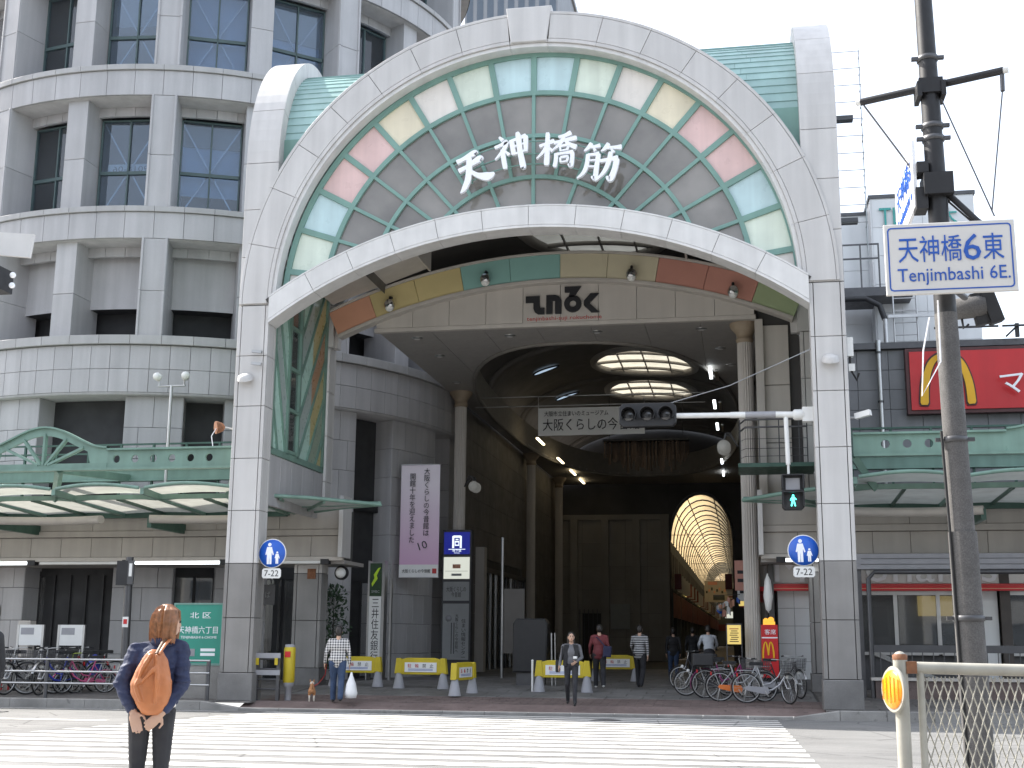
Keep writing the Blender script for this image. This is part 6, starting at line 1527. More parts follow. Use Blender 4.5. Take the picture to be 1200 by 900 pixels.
text(vert("大阪くらしの今昔館は"), M["ink_black"], t, (.22, -.03, .62), (1, 0, 0), (0, 0, 1), .20, 2.25, .006); text(vert("開館十年を迎えました"), M["ink_black"], t, (-.26, -.03, .42), (1, 0, 0), (0, 0, 1), .20, 2.3, .006)
text("10", M["ink_grey"], t, (.12, -.03, -.82), (1, 0, .35), (-.35, 0, 1), .3, .26, .006); text("大阪くらしの今昔館", M["ink_black"], t, (-.08, -.03, -1.66), (1, 0, 0), (0, 0, 1), .95, .12, .006); MB().box(.46, -.03, -1.74, .6, -.02, -1.58).build("stamp", M["ink_red"], t)
MB().tube([(-fw_-.02, 0, 1.87), (fw_+.02, 0, 1.87)], .02, 6).build("rod", M["steel"], t); MB().tube([(-fw_-.02, 0, -1.87), (fw_+.02, 0, -1.87)], .02, 6).build("rod", M["steel"], t)
t = thing("subway_pillar_sign", "dark pillar sign with lit blue subway panel and grey boards before a fluted column", "sign", (-8.42, 13.5, .2))
MB().box(-.52, 0, 0, .52, .35, 5.0).build("case", M["ink_grey"], t)
MB().box(-.46, -.02, 4.15, .46, 0, 4.92).build("lit_panel", M["lit_sign_blue"], t); MB().box(-.46, -.02, 3.30, .46, 0, 4.05).build("lit_panel", M["lit_panel"], t)
MB().box(-.46, -.02, 2.55, .46, 0, 3.2).build("board", M["blind"], t); MB().box(-.46, -.02, .55, .46, 0, 2.45).build("board", M["blind"], t)
mb = MB(); fr = ((0, -.02, 4.36), (1, 0, 0), (0, 0, 1), (0, -1, 0))
for q in (rect(-.17, .0, -.10, .42), rect(.10, .0, .17, .42), rect(-.13, .36, .13, .44), rect(-.08, .20, .08, .25), rect(-.08, .08, .08, .12), rect(-.08, .12, -.05, .2), rect(.05, .12, .08, .2), rect(-.05, .28, .05, .32), rect(-.3, -.05, .3, -.03)): mb.prism(q, fr, 0, .006)
mb.build("emblem", M["lit_white"], t)
text("地下鉄", M["lit_white"], t, (0, -.02, 4.27), (1, 0, 0), (0, 0, 1), .32, .09, .005); text("Subway", M["lit_white"], t, (0, -.02, 4.19), (1, 0, 0), (0, 0, 1), .2, .05, .005)
MB().box(-.14, -.025, 3.66, .14, -.02, 3.80).build("print_block", M["band_orange"], t); MB().box(-.4, -.024, 3.56, .4, -.02, 3.57).build("print_line", M["ink_grey"], t); MB().box(-.18, -.024, 3.40, .18, -.02, 3.48).build("print_block", M["blind"], t)
text("大阪くらしの\n今昔館", M["ink_black"], t, (0, -.02, 2.85), (1, 0, 0), (0, 0, 1), .7, .36, .005)
text(vert("住まい情報センター"), M["ink_black"], t, (.28, -.02, 1.28), (1, 0, 0), (0, 0, 1), .16, 1.3, .005); text(vert("大阪くらしの今昔館へ"), M["ink_black"], t, (.04, -.02, 1.45), (1, 0, 0), (0, 0, 1), .11, 1.3, .005)
MB().lathe([(.11, .02), (.11, .026), (0, .026)], 18, (-.25, 0, 1.95), ax=(0, -1, 0)).build("emblem", M["cone_grey"], t)
for i in range(2): MB().box(-.16+i*.09, -.025, .75, -.13+i*.09, -.02, 1.8).build("print_line", M["ink_grey"], t)
# yellow no-parking barriers on grey cone feet
def barrier():
    t = thing("parking_barrier", "x", "barrier", (0, 0, 0), group="yellow no-parking barriers")
    MB().prism([(-.78, .45), (-.70, .42), (.70, .42), (.78, .45), (.78, .80), (.72, .86), (.45, .93), (-.45, .93), (-.72, .86), (-.78, .80)], FRONT(.05), 0, .10, .02).build("bar", M["yellow"], t)
    MB().box(-.52, -.07, .50, .52, -.055, .79).build("notice", M["sign_white"], t)
    for i, (c, k) in enumerate((("駐", "ink_red"), ("輪", "ink_red"), ("禁", "ink_black"), ("止", "ink_black"))): text(c, M[k], t, (-.36+i*.24, -.07, .69), (1, 0, 0), (0, 0, 1), None, .12, .004)
    for z in (.59, .555): MB().box(-.4, -.074, z-.007, .4, -.07, z+.007).build("print_line", M["ink_blue"], t)
    for x in (-.72, .72):
        for y in (0,): MB().lathe([(.19, 0), (.18, .03), (.085, .50), (.0, .52)], 16, (x, y, 0)).build("cone_foot", M["cone_grey"], t)
        MB().prism([(-.13+x, .45), (.13+x, .45), (.075+x, .92), (-.075+x, .92)], FRONT(.09), 0, .18, .02).build("cone_cap", M["yellow"], t)
    return t
b0 = barrier(); b0.scale = (.86, .86, .86); b0.location = (-9.05, 4.4, .19); b0["label"] = "yellow no-parking barrier in front of the white bank sign"
dup(b0, (-7.15, 4.1, .17), (0, 0, R(-4)), "yellow no-parking barrier in front of the pier with the pink banner")
dup(b0, (-5.62, 2.5, .1), (0, 0, R(82)), "yellow no-parking barrier standing end on, right of the subway pillar sign")
dup(b0, (-3.25, 3.6, .15), (0, 0, R(2)), "yellow no-parking barrier behind the woman in the grey top")
dup(b0, (-2.6, 10.5, .2), (0, 0, R(10)), "dim yellow no-parking barrier deep in the hall behind the walkers")
t = thing("white_post", "thin white post left of the barrier behind the walking woman", "post", (-4.05, 3.6, .14)); MB().tube([(0, 0, 0), (0, 0, .78)], .03, 8).ball((0, 0, .79), .035, 8, 6).build("post", M["white_paint"], t)
t = thing("black_cabinet", "black covered advertising stand in the dim hall left of the walking woman", "stand", (-4.6, 6.5, .2))
MB().prism([(-.5, .35), (.45, .35), (.5, 1.7), (.42, 1.85), (-.4, 1.85), (-.5, 1.7)], FRONT(.4), 0, .5, .04).build("cover", M["black"], t); MB().box(-.4, 0, 0, .4, .3, .35).build("foot", M["steel_dark"], t); MB().tube([(.62, 0, 0), (.60, 0, 1.45)], .025, 6).tube([(.72, 0, 0), (.70, 0, 1.45)], .02, 6).build("pole", M["steel"], t)
t = thing("steel_pole", "tall slim steel pole in the hall right of the subway pillar sign", "pole", (-6.5, 12, .2)); MB().tube([(0, 0, 0), (0, 0, 4.6)], .05, 10).build("pole", M["steel"], t); MB().box(.05, 0, .8, .75, .05, 2.9).build("panel", M["hall_stone"], t)
t = thing("wall_clock_lamp", "round white lamp on the rear gate pier under the canopy end", "lamp", (-9.78, 5.1, 3.28))
MB().lathe([(.2, 0), (.2, .08), (.16, .12)], 18, ax=(0, -1, 0)).build("case", M["black"], t); MB().ball((0, -.12, 0), .15, 14, 8).build("globe", M["sign_white"], t)
t = thing("gate_plaque", "small brown plaque on the rear gate pier above the granite", "plaque", (-10.55, 4.72, 3.24)); MB().box(-.12, 0, -.14, .12, .03, .14).build("plate", M["rust"], t)
t = thing("bush", "dark leafy bush in the recess left of the bank sign", "shrub", (-11.2, 8.6, .2))
mb = MB(); rnd = random.Random(3)
for i in range(520):
    a, z = rnd.uniform(0, 6.28), rnd.uniform(.3, 2.9); r_ = rnd.uniform(.1, .62)*(1-.22*abs(z-1.5)); c = np.array((r_*math.cos(a), r_*math.sin(a), z)); d = np.array([rnd.gauss(0, 1) for _ in range(3)]); d = unit(d); e = unit(np.cross(d, [rnd.gauss(0, 1) for _ in range(3)])); l = rnd.uniform(.06, .12)
    mb.add([c-d*l, c+e*l*.4, c+d*l, c-e*l*.4], [(0, 1, 2, 3)])
mb.build("leaves", M["plant_leaf"], t); MB().tube([(0, 0, 0), (.05, 0, 1.2), (0, .05, 2.2)], [.05, .035, .015], 6).build("stem", M["door_brown"], t)
# ------------------------------------------------------------------ bicycles
for nm, c, r_, me_ in (("bike_silver", (.42, .43, .45), .35, .6), ("bike_orange", (.62, .16, .03), .4, 0), ("bike_purple", (.22, .03, .13), .4, 0), ("bike_black", (.03, .03, .035), .35, .2), ("bike_pink", (.50, .08, .20), .4, 0), ("bike_blue", (.03, .05, .35), .4, 0), ("bike_red", (.42, .03, .03), .4, 0), ("bike_green", (.30, .38, .05), .4, 0), ("saddle_brown", (.12, .06, .03), .6, 0)):
    mat(nm, c, r_, me_, var=.05, rnd=.04)
def wheel_parts(t, c, r_, turn_=0, nsp=20):
    w_ = MB().lathe([(.012, -.05), (.03, -.045), (.03, .045), (.012, .05)], 10, ax=(0, 1, 0)).build("wheel", M["steel"], t, loc=c, rot=(0, 0, turn_))
    ring = lambda rr: [(rr*math.cos(2*pi*k/36), 0, rr*math.sin(2*pi*k/36)) for k in range(36)]
    MB().tube(ring(r_), .018, 8, closed=True).build("tyre", M["rubber"], w_)
    MB().tube(ring(r_-.026), .013, 6, closed=True).build("rim", M["steel"], w_)
    mb = MB()
    for k in range(nsp):
        a = 2*pi*k/nsp; b = a+(.5 if k % 2 else -.5); s_ = .025 if k % 4 < 2 else -.025
        mb.tube([(.025*math.cos(b), s_, .025*math.sin(b)), ((r_-.03)*math.cos(a), 0, (r_-.03)*math.sin(a))], .0022, 3, caps=False)
    mb.build("spokes", M["steel"], w_); return w_
def bicycle(fm, guard, wr=.335, turn_=0.0, basket=True):
    t = thing("bicycle", "x", "bicycle", (0, 0, 0)); k = wr/.335
    rh, bb, st, hd0, hd1 = (0, 0, wr), (.44, 0, .28), (.27, 0, .80), (.90, 0, .62), (.85, 0, .80)
    fx = 1.06; wheel_parts(t, rh, wr); fw = wheel_parts(t, (fx, 0, wr), wr, turn_)
    fr = MB().tube([hd0, (.78, 0, .42), (.60, 0, .30), bb], .022, 8).tube([hd1, (.74, 0, .60), (.55, 0, .44), (.40, 0, .42)], .016, 8).tube([bb, st], .018, 8).tube([hd0, hd1], .022, 8)
    for s_ in (-.055, .055): fr.tube([(.0, s_, wr), (.25, s_*.8, .30), bb], .010, 6).tube([(.0, s_, wr), (.30, s_*.4, .70)], .009, 6)
    fr.build("frame", fm, t)
    cs, sn = math.cos(turn_), math.sin(turn_)
    rot = lambda p: ((p[0]-hd0[0])*cs-p[1]*sn+hd0[0], (p[0]-hd0[0])*sn+p[1]*cs, p[2])
    fk = MB()
    for s_ in (-.055, .055): fk.tube([rot(hd0), rot((.93, s_, .52)), rot((fx, s_, wr))], .012, 6)
    fk.build("fork", M["steel"], t)
    fw.location = rot((fx, 0, wr))
    hb = MB().tube([rot(hd1), rot((.82, 0, .96))], .014, 8).tube([rot((.62, -.27, .99)), rot((.74, -.25, 1.0)), rot((.84, -.12, .99)), rot((.86, 0, .97)), rot((.84, .12, .99)), rot((.74, .25, 1.0)), rot((.62, .27, .99))], .011, 7).build("handlebar", M["steel"], t)
    for s_ in (-1, 1): MB().tube([rot((.62, s_*.27, .99)), rot((.73, s_*.252, 1.0))], .017, 8).build("grip", M["rubber"], hb)
    MB().tube([st, (.25, 0, .86)], .013, 8).build("seat_post", M["steel"], t)
    MB().prism([(.10, -.10), (.24, -.09), (.38, -.025), (.41, 0), (.38, .025), (.24, .09), (.10, .10), (.08, .05), (.08, -.05)], ((0, 0, .86), (1, 0, 0), (0, 1, 0), (0, 0, 1)), 0, .075, .02).build("saddle", M["rubber"], t)
    for c, a0, a1, tr in ((rh, 20, 200, 0), ((fx, 0, wr), 20, 150, 1)):
        mb = MB(); v = []; n = 16
        for i in range(n+1):
            a = R(a0+(a1-a0)*i/n)
            for s_, q in ((-.028, -.008), (0, .006), (.028, -.008)):
                p = (c[0]+(wr+.035+q)*math.cos(a), s_, c[2]+(wr+.035+q)*math.sin(a)); v.append(rot(p) if tr else p)
        mb.add(v, [(i*3+j, i*3+j+1, i*3+j+4, i*3+j+3) for i in range(n) for j in range(2)], 0, True); mb.build("fender", M["steel"] if fm is M["bike_silver"] else fm, t)
    MB().prism([(.0, wr-.05), (.30, .22), (.50, .20), (.54, .28), (.50, .37), (.30, .37), (.0, wr+.05), (-.05, wr)], FRONT(-.045), 0, .03, .006).build("chain_guard", guard, t)
    cr = MB().tube([(.44, -.075, .28), (.44, .075, .28)], .012, 8).bar((.44, -.075, .28), (.52, -.075, .14), .02, .012, (0, 1, 0)).bar((.44, .075, .28), (.36, .075, .42), .02, .012, (0, 1, 0)).build("crank", M["steel"], t)
    MB().box(.47, -.17, .12, .57, -.08, .15).build("pedal", M["rubber"], cr); MB().box(.31, .08, .41, .41, .17, .44).build("pedal", M["rubber"], cr)
    rk = MB()
    for s_ in (-.06, 0, .06): rk.tube([(-.20, s_, .74), (.24, s_, .74)], .006, 5)
    for s_ in (-.065, .065): rk.tube([(-.14, s_, .74), (0, s_, wr)], .006, 5)
    rk.tube([(-.20, -.06, .74), (-.20, .06, .74)], .006, 5).build("rear_rack", M["steel"], t)
    MB().tube([(-.0, .05, wr), (-.06, .16, .02), (-.06, -.16, .02), (.0, -.05, wr)], .010, 6).build("stand", M["steel"], t)
    if basket:
        mb = MB(); A = [(.92, -.15), (1.16, -.12), (1.16, .12), (.92, .15)]; lo = [rot((x, y*.8, .66)) for x, y in A]; hi = [rot((x+(.03 if x > 1 else 0), y, .94)) for x, y in A]
        for q in range(9):
            f = q/8; P = [tuple(np.array(l)*(1-f)+np.array(h_)*f) for l, h_ in zip(lo, hi)]; mb.tube(P, .0045 if 0 < q < 8 else .008, 4, closed=True)
        for e in range(4):
            for q in range(5):
                f = q/5; a = np.array(lo[e])*(1-f)+np.array(lo[(e+1) % 4])*f; b = np.array(hi[e])*(1-f)+np.array(hi[(e+1) % 4])*f; mb.tube([a, b], .004, 4)
        mb.add(lo, [(0, 1, 2, 3)]); mb.build("basket", M["steel_dark"], t)
    MB().ball(rot((1.0, 0, .60)), .045, 10, 6).build("headlight", M["sign_white"], t)
    MB().box(-.22, -.03, .60, -.19, .03, .68).build("rear_reflector", M["mc_red"], t)
    return t
def place(t, x, y, deg, label, group, z=None): t.location = (x, y, gz(y)+.005 if z is None else z); t.rotation_euler = (0, 0, R(deg)); t["label"] = label; t["group"] = group
GR = "bicycles parked at the right of the arcade mouth"; GL = "bicycles parked behind the left railing"
bs = bicycle(M["bike_silver"], M["cone_grey"], turn_=R(-55)); place(bs, 1.40, 1.55, -3, "silver step-through bicycle with front wheel turned, nearest to the white tiled pier", GR)
bo = bicycle(M["bike_silver"], M["bike_orange"], turn_=R(20)); place(bo, .78, 1.85, 4, "bicycle with an orange chain guard behind the silver bicycle", GR)
bp = bicycle(M["bike_purple"], M["bike_black"], turn_=R(10)); place(bp, .42, 2.6, 8, "dark purple bicycle with a big black rear box, behind the orange-guarded bicycle", GR)
MB().prism(rect(-.32, .76, .18, 1.06), FRONT(.18), 0, .36, .03).build("rear_box", M["black"], bp)
bk = bicycle(M["bike_black"], M["bike_black"], wr=.30, turn_=R(-15), basket=False); place(bk, .95, 3.3, 195, "small black bicycle standing crosswise left of the purple one", GR)
b5 = dup(bk, (.75, 4.7, gz(4.7)), (0, 0, R(178)), "small black bicycle farthest left, in front of the cyclist"); b5["group"] = GR
b6 = dup(bs, (1.75, 3.0, gz(3.0)), (0, 0, R(-12)), "dark bicycle half hidden behind the nearest one, by the red sign box", remat={"bike_silver": M["bike_black"]}); b6["group"] = GR
pk = bicycle(M["bike_pink"], M["bike_pink"], wr=.27, turn_=R(25)); place(pk, -14.95, 1.75, 215, "small pink bicycle with yellow-green handlebar, at the right end of the left row", GL)
for o in pk.children:
    if o.name.startswith("handlebar"): o.data.materials[0] = M["bike_green"]
for i, (x, y, a, fm, lab) in enumerate(((-16.9, 1.3, 238, "bike_silver", "silver bicycle at the left end of the row behind the left railing"), (-16.35, 1.4, 240, "bike_black", "black bicycle under the left white notice board"), (-15.95, 1.7, 245, "bike_silver", "silver bicycle between the two white notice boards"),
         (-15.65, 1.5, 252, "bike_blue", "blue bicycle leaning between the notice boards"), (-15.35, 2.1, 236, "bike_black", "black bicycle under the right white notice board"), (-15.3, 2.9, 215, "bike_red", "red bicycle with white fender right of the notice boards"), (-17.5, 2.0, 235, "bike_black", "black bicycle beside the red parking rack"))):
    o = dup(bs if i % 2 == 0 else bo, (x, y, .05), (0, 0, R(a)), lab, remat={"bike_silver": M[fm], "bike_orange": M["bike_black"]}); o["group"] = GL; o.scale = (1.13, 1.13, 1.15)
t = thing("blue_cover", "bright blue plastic cover hung over a parked bicycle on the left", "cover", (-15.62, 2.35, .05))
MB().lathe([(.20, .30), (.22, .5), (.18, .8), (.06, .95), (0, .97)], 10).build("sheet", M["bike_blue"], t)

# ------------------------------------------------------------------ people: one continuous body each
def mk(nm, c, kind=None, c2=None, sc=1.0, **k):
    m = mat(nm, c, **k)
    if kind:
        n = m.node_tree.nodes; L = m.node_tree.links; b = n["Principled BSDF"]; tc = n.new("ShaderNodeTexCoord"); fs = []
        for ax in (("Z",) if kind == "stripe" else ("X", "Z")):
            wv = n.new("ShaderNodeTexWave"); wv.bands_direction = ax; wv.inputs["Scale"].default_value = sc; wv.inputs["Distortion"].default_value = .6; wv.inputs["Detail Scale"].default_value = 2
            L.new(tc.outputs["Object"], wv.inputs[0]); r_ = n.new("ShaderNodeValToRGB"); r_.color_ramp.elements[0].position = .45; r_.color_ramp.elements[1].position = .55; L.new(wv.outputs["Fac"], r_.inputs[0]); fs.append(r_.outputs[0])
        f = fs[0]
        if len(fs) == 2:
            a = n.new("ShaderNodeMath"); a.operation = 'ADD'; L.new(fs[0], a.inputs[0]); L.new(fs[1], a.inputs[1]); q = n.new("ShaderNodeMath"); q.operation = 'MULTIPLY'; q.inputs[1].default_value = .5; L.new(a.outputs[0], q.inputs[0]); f = q.outputs[0]
        mx = n.new("ShaderNodeMix"); mx.data_type = 'RGBA'; mx.inputs[6].default_value = (*c, 1); mx.inputs[7].default_value = (*c2, 1); L.new(f, mx.inputs[0]); L.new(mx.outputs[2], b.inputs["Base Color"])
    return m
mk("skin", (.50, .31, .22), rough=.5, var=.06, scale=8); mk("hair_black", (.018, .014, .012), rough=.45, var=.3, scale=30); mk("hair_brown", (.20, .085, .035), rough=.4, var=.35, scale=25)
mk("hair_strand", (.27, .115, .045), rough=.35, var=.4, scale=40); mk("navy_jacket", (.017, .025, .066), rough=.75, var=.2, scale=9, bump=.3, bscale=120); mk("dark_trousers", (.022, .022, .026), rough=.8, var=.15); mk("jeans", (.035, .06, .12), rough=.8, var=.2, scale=6)
mk("plaid", (.035, .033, .04), "plaid", (.66, .64, .62), 5.2, rough=.8, rnd=0); mk("striped_knit", (.035, .035, .04), "stripe", (.42, .42, .42), 5.2, rough=.85, rnd=0)
mk("grey_top", (.13, .13, .14), rough=.8, var=.12); mk("maroon", (.15, .03, .035), rough=.75, var=.15); mk("black_cloth", (.018, .018, .02), rough=.8, var=.2); mk("white_shirt", (.50, .53, .57), rough=.7, var=.08); mk("leather_tan", (.44, .155, .055), rough=.42, var=.16, scale=7, bump=.25, bscale=30)
mk("shoe_black", (.015, .015, .016), rough=.5); mk("shoe_white", (.55, .55, .53), rough=.6); mk("bag_navy", (.02, .022, .06), rough=.7); mk("bag_white", (.78, .78, .78), rough=.4); mk("mask_white", (.8, .8, .8), rough=.7); mk("eye_dark", (.015, .012, .01), rough=.2); mk("lip", (.35, .12, .10), rough=.5)
TOP, BOT, SKN, SHO = 0, 1, 2, 3
def cap_(mb, p0, p1, r0, r1, sq=1.0):
    p0, p1 = np.array(p0, float), np.array(p1, float); l = max(1e-4, np.linalg.norm(p1-p0)); pr = []
    for i in range(5): a = pi/2*i/4; pr.append((max(.0004, r0*math.sin(a)), -r0*math.cos(a)))
    for i in range(5): a = pi/2*i/4; pr.append((max(.0004, r1*math.cos(a)), l+r1*math.sin(a)))
    mb.lathe(pr, 12, p0, ax=p1-p0)
def hand(prims, wr, d, side, curl=.5, s_=1.0):
    """palm, four unequal bent fingers and a thumb; d = direction of the hand"""
    wr, d = np.array(wr, float), unit(np.array(d, float)); inw = np.array((-side, 0, 0), float); inw = unit(inw-d*np.dot(inw, d)); ac = unit(np.cross(d, inw))
    if ac[1] < 0: ac = -ac
    pc = wr+d*.05*s_
    prims.append(("e", pc, (.018*s_, .042*s_, .052*s_), (inw, ac, d), SKN))
    for i, L_ in enumerate((.066, .075, .07, .055)):
        b = wr+d*.088*s_+ac*(.033-.0215*i)*s_; k1 = unit(d+inw*curl*.5); m_ = b+k1*L_*.55*s_; k2 = unit(d+inw*curl*1.6); e = m_+k2*L_*.5*s_
        prims.append(("c", b-d*.02*s_, m_, .0098*s_, .0092*s_, SKN)); prims.append(("c", m_, e, .0092*s_, .0080*s_, SKN))
    b = wr+d*.03*s_+ac*.034*s_; m_ = b+unit(ac*.8+d*.7+inw*.5)*.036*s_; e = m_+unit(d+inw*.6+ac*.25)*.032*s_
    prims.append(("c", b, m_, .0125*s_, .0105*s_, SKN)); prims.append(("c", m_, e, .0105*s_, .009*s_, SKN))
def body(h=1.68, st=.18, lean=0., armL=None, armR=None, headturn=0., wide=1., legs=None, curl=.5, hands=True, slim=False):
    lg = (.088, .062, .045) if slim else (.098, .076, .064)
    s = h/1.7; P = []; V3 = lambda x, y, z: np.array((x*s, y*s, z*s))
    ly = lambda z: lean*max(0, z-.9)
    if legs is None: legs = (((-.095, st*.55+.05, .50), (-.095, st, .09)), ((.095, -st*.1+.05, .50), (.095, -st, .12)))
    for sx, (kn, an_) in zip((-1, 1), legs):
        hp = V3(sx*.09, 0, .92); kn, an_ = V3(*kn), V3(*an_)
        P += [("c", hp, kn, lg[0]*s*wide, lg[1]*s, BOT), ("c", kn, an_, lg[1]*s, lg[2]*s, BOT)]
        P += [("c", an_+V3(0, -.03, -.045), an_+V3(0, .13, -.055), .036*s, .030*s, SHO), ("c", an_+V3(0, 0, -.02), an_+V3(0, .01, 0), .04*s, .04*s, SHO)]
    P.append(("e", V3(0, -.01, .94), np.array((.165*wide, .12, .12))*s, None, BOT))
    if not slim: P += [("e", V3(0, -.005, .965), np.array((.178*wide, .136, .15))*s, None, TOP), ("c", V3(-.07*wide, 0, .87), V3(.07*wide, 0, .87), .098*s, .098*s, TOP)]
    P += [("e", V3(0, ly(1.05), 1.06), np.array((.158*wide, .112, .17))*s, None, TOP), ("e", V3(0, ly(1.25), 1.25), np.array((.178*wide, .118, .18))*s, None, TOP), ("c", V3(-.135, ly(1.38), 1.385), V3(.135, ly(1.38), 1.385), .062*s, .062*s, TOP)]
    P.append(("c", V3(0, ly(1.42)-.01, 1.42), V3(0, ly(1.52)+.015, 1.52), .054*s, .05*s, SKN))
    hy = ly(1.6)+.02; c, sn = math.cos(headturn), math.sin(headturn); H_ = lambda x, y, z: V3(x*c-y*sn, hy+x*sn+y*c, z)
    ax_ = (np.array((c, sn, 0)), np.array((-sn, c, 0)), np.array((0, 0, 1.)))
    P += [("e", H_(0, -.005, 1.605), np.array((.076, .095, .108))*s, ax_, SKN), ("e", H_(0, .03, 1.545), np.array((.056, .066, .062))*s, ax_, SKN), ("c", H_(0, .088, 1.60), H_(0, .104, 1.575), .010*s, .014*s, SKN)]
    for sx in (-1, 1): P.append(("e", H_(sx*.076, -.005, 1.59), np.array((.010, .022, .032))*s, ax_, SKN))
    for sx, arm in ((-1, armL), (1, armR)):
        if arm is None: arm = ((sx*.235, ly(1.1)-.03, 1.11), (sx*.235, ly(.9)+.06, .86))
        sh = V3(sx*.185, ly(1.38), 1.375); el, wr = V3(*arm[0]), V3(*arm[1])
        P += [("c", sh, el, .056*s*wide, .045*s, TOP), ("c", el, el+(wr-el)*.9, .045*s, .036*s, TOP), ("c", el+(wr-el)*.85, wr, .029*s, .027*s, SKN)]
        if hands: hand(P, wr, wr-el if len(arm) < 3 else arm[2], sx, curl, s)
    return P, dict(head=H_, s=s, ax=ax_)
JOBS = []
def remesh_job(key, prims, vox, smooth=4, zones=True):
    mb = MB()
    for p in prims:
        if p[0] == "c": cap_(mb, p[1], p[2], p[3], p[4])
        else:
            A = p[3] or (np.array((1., 0, 0)), np.array((0, 1., 0)), np.array((0, 0, 1.))); b = len(mb.v); mb.ball((0, 0, 0), 1, 14, 10)
            for i in range(b, len(mb.v)): q = mb.v[i]; mb.v[i] = tuple(np.array(p[1])+A[0]*q[0]*p[2][0]+A[1]*q[1]*p[2][1]+A[2]*q[2]*p[2][2])
    o = bpy.data.objects.new("person_tmp", mb.mesh("person_tmp")); COL.objects.link(o)
    md = o.modifiers.new("r", 'REMESH'); md.mode = 'VOXEL'; md.voxel_size = vox
    ms = o.modifiers.new("s", 'SMOOTH'); ms.factor = .5; ms.iterations = smooth
    JOBS.append((key, o, prims)); return key
BODY = {}
def run_jobs():
    dg = bpy.context.evaluated_depsgraph_get()
    for key, o, prims in JOBS:
        me = bpy.data.meshes.new_from_object(o.evaluated_get(dg)); n = len(me.polygons)
        c = np.zeros(n*3); me.polygons.foreach_get("center", c); c = c.reshape(-1, 3); best = np.full(n, 1e9); z = np.zeros(n, int)
        for p in prims:
            if p[0] == "c":
                a, b = np.array(p[1]), np.array(p[2]); ab = b-a; t = np.clip(((c-a)@ab)/max(1e-9, ab@ab), 0, 1); d = np.linalg.norm(c-(a+t[:, None]*ab), axis=1)-(p[3]+(p[4]-p[3])*t); zi = p[5]
            else:
                A = p[3] or (np.array((1., 0, 0)), np.array((0, 1., 0)), np.array((0, 0, 1.))); q = np.stack([(c-np.array(p[1]))@A[i]/p[2][i] for i in range(3)], 1); d = (np.linalg.norm(q, axis=1)-1)*min(p[2]); zi = p[4]
            k = d < best; best[k] = d[k]; z[k] = zi
        me.materials.clear(); me.polygons.foreach_set("material_index", z.astype(np.int32)); me.polygons.foreach_set("use_smooth", np.ones(n, bool)); BODY[key] = me
        bpy.data.objects.remove(o)
def hairdo(info, long=0, vol=1.0):
    H_, s, ax = info["head"], info["s"], info["ax"]
    P = [("e", H_(0, -.022, 1.632), np.array((.088*vol, .096*vol, .100))*s, ax, 0), ("e", H_(0, -.045, 1.59), np.array((.083*vol, .075*vol, .10))*s, ax, 0)]
    if long:
        for sx in (-1, 0, 1): P.append(("c", H_(sx*.055, -.05, 1.60), H_(sx*.06, -.065, 1.60-long), .05*s, .038*s, 0))
    return P
specs = {}
def plan(key, vox=.011, long=0, vol=1.0, **k):
    P, info = body(**k); specs[key] = info; remesh_job(key, P, vox); remesh_job(key+"_hair", hairdo(info, long, vol), .012, 3)
def person(key, label, loc, rz, mats, hair, face=True, group=None):
    t = thing("person", label, "person", loc, rz, group); me = BODY[key]
    for m_ in mats: me.materials.append(M[m_])
    put("body", me, t); hm = BODY[key+"_hair"]; hm.materials.append(M[hair]); put("hair", hm, t)
    H_, s = specs[key]["head"], specs[key]["s"]
    if face:
        for sx in (-1, 1):
            MB().ball(H_(sx*.030, .083, 1.607), .0105*s, 8, 6).build("eye", M["eye_dark"], t); a, b = H_(sx*.016, .090, 1.628), H_(sx*.046, .078, 1.630); MB().tube([a, b], .0045*s, 5).build("eyebrow", M[hair], t)
        MB().tube([H_(-.020, .089, 1.545), H_(0, .095, 1.543), H_(.020, .089, 1.545)], .005*s, 5).build("mouth", M["lip"], t)
    return t
plan("plaid_man", h=1.74, st=.17, armL=((-.27, -.02, 1.12), (-.30, .10, .88)), armR=((.26, -.03, 1.12), (.27, .04, .86)), wide=1.22, lean=.06)
plan("grey_woman", slim=True, h=1.64, st=.24, lean=.04, long=.16, armL=((-.25, .03, 1.12), (-.12, .20, 1.02)), armR=((.24, -.02, 1.13), (.28, .10, .92)), headturn=.15)
plan("maroon_man", h=1.66, st=.26, wide=1.1, lean=.05, armL=((-.26, .08, 1.13), (-.25, .24, .92)), armR=((.24, 0, 1.12), (.20, .16, .98)))
plan("striped_man", h=1.66, st=.30, wide=1.06, lean=.06, armL=((-.25, .10, 1.14), (-.23, .30, .98)), armR=((.25, -.14, 1.13), (.26, -.16, .88)))
plan("cyclist", slim=True, h=1.66, lean=.35, legs=(((-.10, .32, .80), (-.11, .22, .40)), ((.10, .38, .72), (.11, .25, .32))), armL=((-.26, .28, 1.16), (-.24, .52, 1.05)), armR=((.26, .28, 1.16), (.24, .52, 1.05)), curl=1.0)
plan("dark_walker", h=1.64, st=.16, wide=1.05); plan("dark_walker_two", h=1.68, st=.10)
plan("edge_walker", h=1.66, st=.12, wide=1.1, vox=.012)
